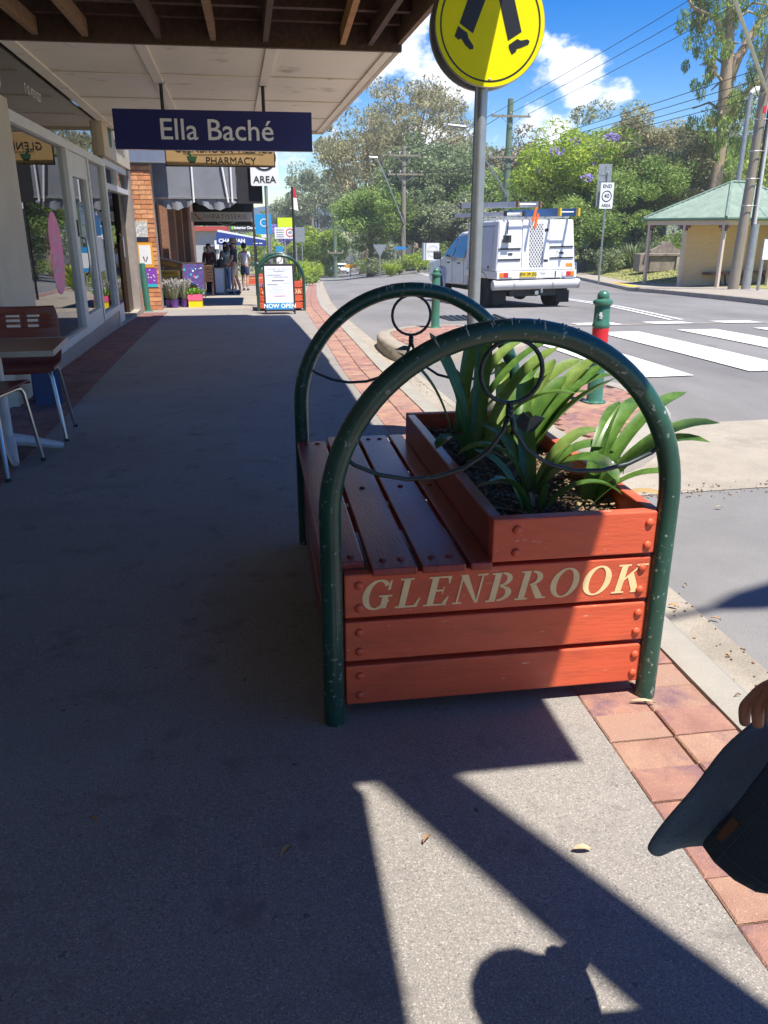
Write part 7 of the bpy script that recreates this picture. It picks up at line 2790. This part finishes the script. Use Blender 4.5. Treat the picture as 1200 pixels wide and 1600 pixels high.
# fallen leaves on the footpath and gutter
litter = [mat('litter_a', (.42, .25, .10), .8, var=.3), mat('litter_b', (.30, .17, .08), .8, var=.3), mat('litter_c', (.45, .36, .22), .8, var=.3)]
LT = [(.075, 1.72, 'long orange leaf'), ]
LP = [(-.42, 1.53, 'pale curled leaf on the shaded footpath at the lower left'), (.0, 1.37, 'small brown leaf on the shaded footpath below the bench'),
      (1.0, 1.79, 'long orange leaf at the foot of the right bench leg'), (1.28, 1.78, 'dark thin leaf lying on the kerb edge'),
      (1.52, 2.58, 'curled leaf in the gutter beside the right arch leg'), (1.62, 2.45, 'small dry leaf on the road edge by the gutter'),
      (1.66, 2.75, 'pale leaf on the dark patch of road'), (2.3, 3.6, 'pale dry leaf on the dark road patch near the apron'),
      (2.0, 3.83, 'dry leaf caught at the edge of the concrete apron'), (1.86, 2.35, 'dry leaf on the road at the right edge'), (1.44, 2.2, 'brown leaf in the concrete gutter'),
      (1.45, 4.3, 'brown leaf in the drain channel'), (-1.0, 4.0, 'small brown leaf on the shaded path beside the cafe table'), (.05, 4.5, 'white scrap on the shaded path left of the far arch'),
      (-.75, 2.4, 'tiny dry leaf on the shaded footpath left of the bench'), (.62, 1.28, 'little orange leaf in the sunny wedge of footpath'), (.30, 1.36, 'little leaf near the tip of the narrow sunny wedge')]
for x, y, lab in LP:
    zf = (h(x, y) + .004 if x < 1.4 else zr(x, y) + .012)
    L_ = rnd.uniform(.022, .042) if 'long' not in lab else .07
    w = L_ * rnd.uniform(.25, .4) * (.5 if 'thin' in lab or 'long' in lab else 1)
    q = MB()
    rows = []
    for i in range(6):
        f = i / 5
        ww = w * math.sin(PI * min(.97, f * .9 + .06))
        zz = .006 * math.sin(PI * f) + .003
        rows += [(-ww / 2, f * L_ - L_ / 2, zz + .004), (0, f * L_ - L_ / 2, zz), (ww / 2, f * L_ - L_ / 2, zz + .004)]
    fs = []
    for i in range(5):
        for k in range(2):
            fs.append((i * 3 + k, i * 3 + k + 1, i * 3 + k + 4, i * 3 + k + 3))
    q.add(rows, fs)
    o = q.build('fallen_leaf', white_print if 'white' in lab else rnd.choice(litter))
    o.location = (x, y, zf)
    o.rotation_euler = (0, 0, rnd.uniform(0, 2 * PI) if 'long' not in lab else 1.35)
    tag(o, lab, 'leaf', 'fallen leaves and scraps')

# ================================================================ person beside the viewer, holding a hat
camM = basis(cam)
rr_, uu_, ff_ = camM.col[0].xyz, camM.col[1].xyz, -camM.col[2].xyz
hat_m = mat('hat_cloth', (.135, .20, .255), .9, var=.15, scale=8, bump=.5, bscale=260)
hat_d = mat('hat_cloth_dark', (.055, .088, .12), .9, var=.15, scale=8, bump=.5, bscale=260)
hat_c = Vector((.571, .742, .600)) - rr_ * .042
ht = thing('cloth_hat', 'dark blue cloth hat with a brown patch held in a hand at the right edge', 'hat', tuple(hat_c))


def HP(a, b, d):
    """point of the soft hat: a to the right, b downwards, d away, in centimetres round its middle"""
    return hat_c + (rr_ * a - uu_ * b + ff_ * d) * .01


# soft brim pulled straight towards the gripping hand; outer edge, then the line where it meets the crown
BO = [(8.2, -9.4, 3), (5.0, -7.6, 1), (.9, -4.6, 0), (-3.1, -.2, -1), (-6.7, 3.6, -1.5), (-8.7, 5.9, -2), (-9.1, 7.2, -2), (-7.8, 8.0, -1.5), (-5.6, 7.5, -.5), (-3.4, 6.6, 1), (.8, 7.2, 6), (6.4, 7.8, 9), (11.2, .7, 11), (11.0, -7.5, 7)]
BI = [(8.2, -6.6, 0), (6.0, -3.8, -1.6), (3.4, -1.2, -2.6), (.7, 1.8, -3.2), (-1.6, 4.0, -3.6), (-2.7, 5.2, -3.6), (-3.0, 5.8, -3.4), (-3.0, 6.0, -3), (-2.7, 6.2, -2.4), (-2.2, 6.3, -1.2), (.8, 6.6, 4), (5.6, 6.2, 7), (9.2, .7, 8), (9.0, -5.6, 5)]


def loop_smooth(P, n=3):
    for _ in range(n - 1):
        Q = []
        for i in range(len(P)):
            p, c, d_ = Vector(P[i - 1]), Vector(P[i]), Vector(P[(i + 1) % len(P)])
            e = Vector(P[(i + 2) % len(P)])
            Q += [tuple(c), tuple((c + d_) * .5625 - (p + e) * .0625)]
        P = Q
    return P


BO, BI = loop_smooth(BO), loop_smooth(BI)
n = len(BO)
q = MB()
rows = []
for f in (0, .25, .5, .75, 1):
    rows.append([HP(*(Vector(a_).lerp(Vector(b_), f) + Vector((0, 0, .7 * math.sin(PI * f))))) for a_, b_ in zip(BO, BI)])
q.add([p for r_ in rows for p in r_], [(j * n + i, j * n + (i + 1) % n, (j + 1) * n + (i + 1) % n, (j + 1) * n + i) for j in range(4) for i in range(n)])
o = q.build('brim', hat_m, ht, world=True, smooth='all')
so = o.modifiers.new('s', 'SOLIDIFY')
so.thickness = .003
stitch = mat('hat_stitch', (.075, .115, .15), .9, var=.1)
for f in (.10, .30, .50, .70, .90):
    q2 = MB()
    q2.tube([HP(*(Vector(a_).lerp(Vector(b_), f) + Vector((0, 0, .7 * math.sin(PI * f) - .12)))) for a_, b_ in zip(BO, BI)], .00055, 4, closed=True)
    q2.build('stitch_row', stitch, o, world=True)
CC = Vector((4.6, 3.4, -2))
q = MB()
rows = []
for s_, dd, sx_, sy_ in ((0, 0, 0, 0), (-.03, -2.4, .8, 1.1), (.03, -4.8, 1.6, 2.2), (.16, -6.8, 2.2, 3.0), (.38, -8.2, 2.6, 3.4), (.68, -9.0, 2.8, 3.5), (.97, -9.2, 2.8, 3.5)):
    rows.append([HP(*(Vector(b_).lerp(CC, s_) + Vector((sx_, sy_, dd)))) for b_ in BI])
q.add([p for r_ in rows for p in r_], [(j * n + i, j * n + (i + 1) % n, (j + 1) * n + (i + 1) % n, (j + 1) * n + i) for j in range(len(rows) - 1) for i in range(n)] + [tuple((len(rows) - 1) * n + i for i in range(n))])
crw = q.build('crown', hat_d, ht, world=True, smooth='all')
for i0 in range(0, n, 9):
    q2 = MB()
    q2.tube([r_[i0] - ff_ * .0006 for r_ in rows], .0011, 4)
    q2.build('seam', stitch, crw, world=True)
for j0 in (1,):
    q2 = MB()
    q2.tube([p - ff_ * .0004 for p in rows[j0]], .0007, 4, closed=True)
    q2.build('hat_band_edge', stitch, crw, world=True)
q = MB()
u_ = (Vector((-.62, .78, 0)))
v_ = Vector((.75, .6, -.45))
pc = Vector((-.3, 4.0, -4.4))
cs_ = [pc - u_ * 1.6 - v_ * .5, pc + u_ * 1.6 - v_ * .5, pc + u_ * 1.6 + v_ * .6, pc - u_ * 1.6 + v_ * .6]
off_ = Vector((-.5, -.4, -.6))
q.hexa([HP(*c_) for c_ in cs_] + [HP(*(c_ + off_)) for c_ in cs_])
q.build('patch', mat('leather_patch', (.13, .055, .018), .6), ht, world=True, bevel=.002)

comp, hands = person('person standing at the right edge, only a hand holding a hat in view', (.745, .32, 0), 0, 1.0,
                     cloth_m('teal', (.03, .09, .11)), cloth_m('charcoal', (.03, .03, .035)), hair_dark, shoe_dark,
                     arm=((.155, .14, 1.11), (.100, .40, .80), (.115, .435, .755)), arm2=((.22, -.02, 1.12), (.24, .08, .88), (.24, .12, .80)), extra_hand=True, step=.0)
# the hand that grips the brim: palm, four bent fingers and a thumb
W_ = Vector((.745 - .102, .32 + .405, .79))
pa = Vector((.640, .765, .725)) - rr_ * .017 - ff_ * .04 + uu_ * .012
J = [(*W_, .027, .024), (*(W_.lerp(pa, .55)), .033, .022), (*pa, .036, .02)]
E_ = [(0, 1), (1, 2)]
side = (rr_ * .35 + uu_ * .25 - ff_ * .9).normalized()
for k in range(4):
    off = side * (.031 - .0205 * k)
    b = len(J)
    p1 = pa + off + Vector((-.012, .012, -.018)) - rr_ * .012
    p2 = p1 - rr_ * .022 - uu_ * (.022 + .003 * (k in (1, 2)))
    p3 = p2 + rr_ * .002 - uu_ * .024 + off * .05
    J += [(*p1, .0098), (*(p1.lerp(p2, .55)), .0080), (*p2, .0088), (*(p2.lerp(p3, .55)), .0074), (*p3, .0070)]
    E_ += [(2, b), (b, b + 1), (b + 1, b + 2), (b + 2, b + 3), (b + 3, b + 4)]
b = len(J)
p1 = pa + side * .03 - uu_ * .012 + rr_ * .02
p2 = p1 - uu_ * .03 - rr_ * .004
p3 = p2 - uu_ * .022 - rr_ * .012
J += [(*p1, .0125), (*p2, .0110), (*p3, .0095)]
E_ += [(1, b), (b, b + 1), (b + 1, b + 2)]
iv = basis(comp).inverted()
J = [tuple(iv @ Vector(j[:3])) + tuple(j[3:]) for j in J]
skin_obj('hand', J, E_, skin_red, comp, sub=2)

# light air between the viewer and the far trees
hz = MB()
hz.box(-60, -14, -12, 130, 240, 21)
hz_m = bpy.data.materials.new('haze')
hz_m.use_nodes = True
for nd in list(hz_m.node_tree.nodes):
    if nd.type != 'OUTPUT_MATERIAL': hz_m.node_tree.nodes.remove(nd)
pv_ = hz_m.node_tree.nodes.new('ShaderNodeVolumePrincipled')
pv_.inputs['Color'].default_value = (.82, .88, .95, 1)
pv_.inputs['Density'].default_value = .0010
hz_m.node_tree.links.new(pv_.outputs[0], hz_m.node_tree.nodes['Material Output'].inputs['Volume'])
o = hz.build('haze', hz_m)
tag(o, 'thin pale summer haze filling the street', 'haze', kind='stuff')
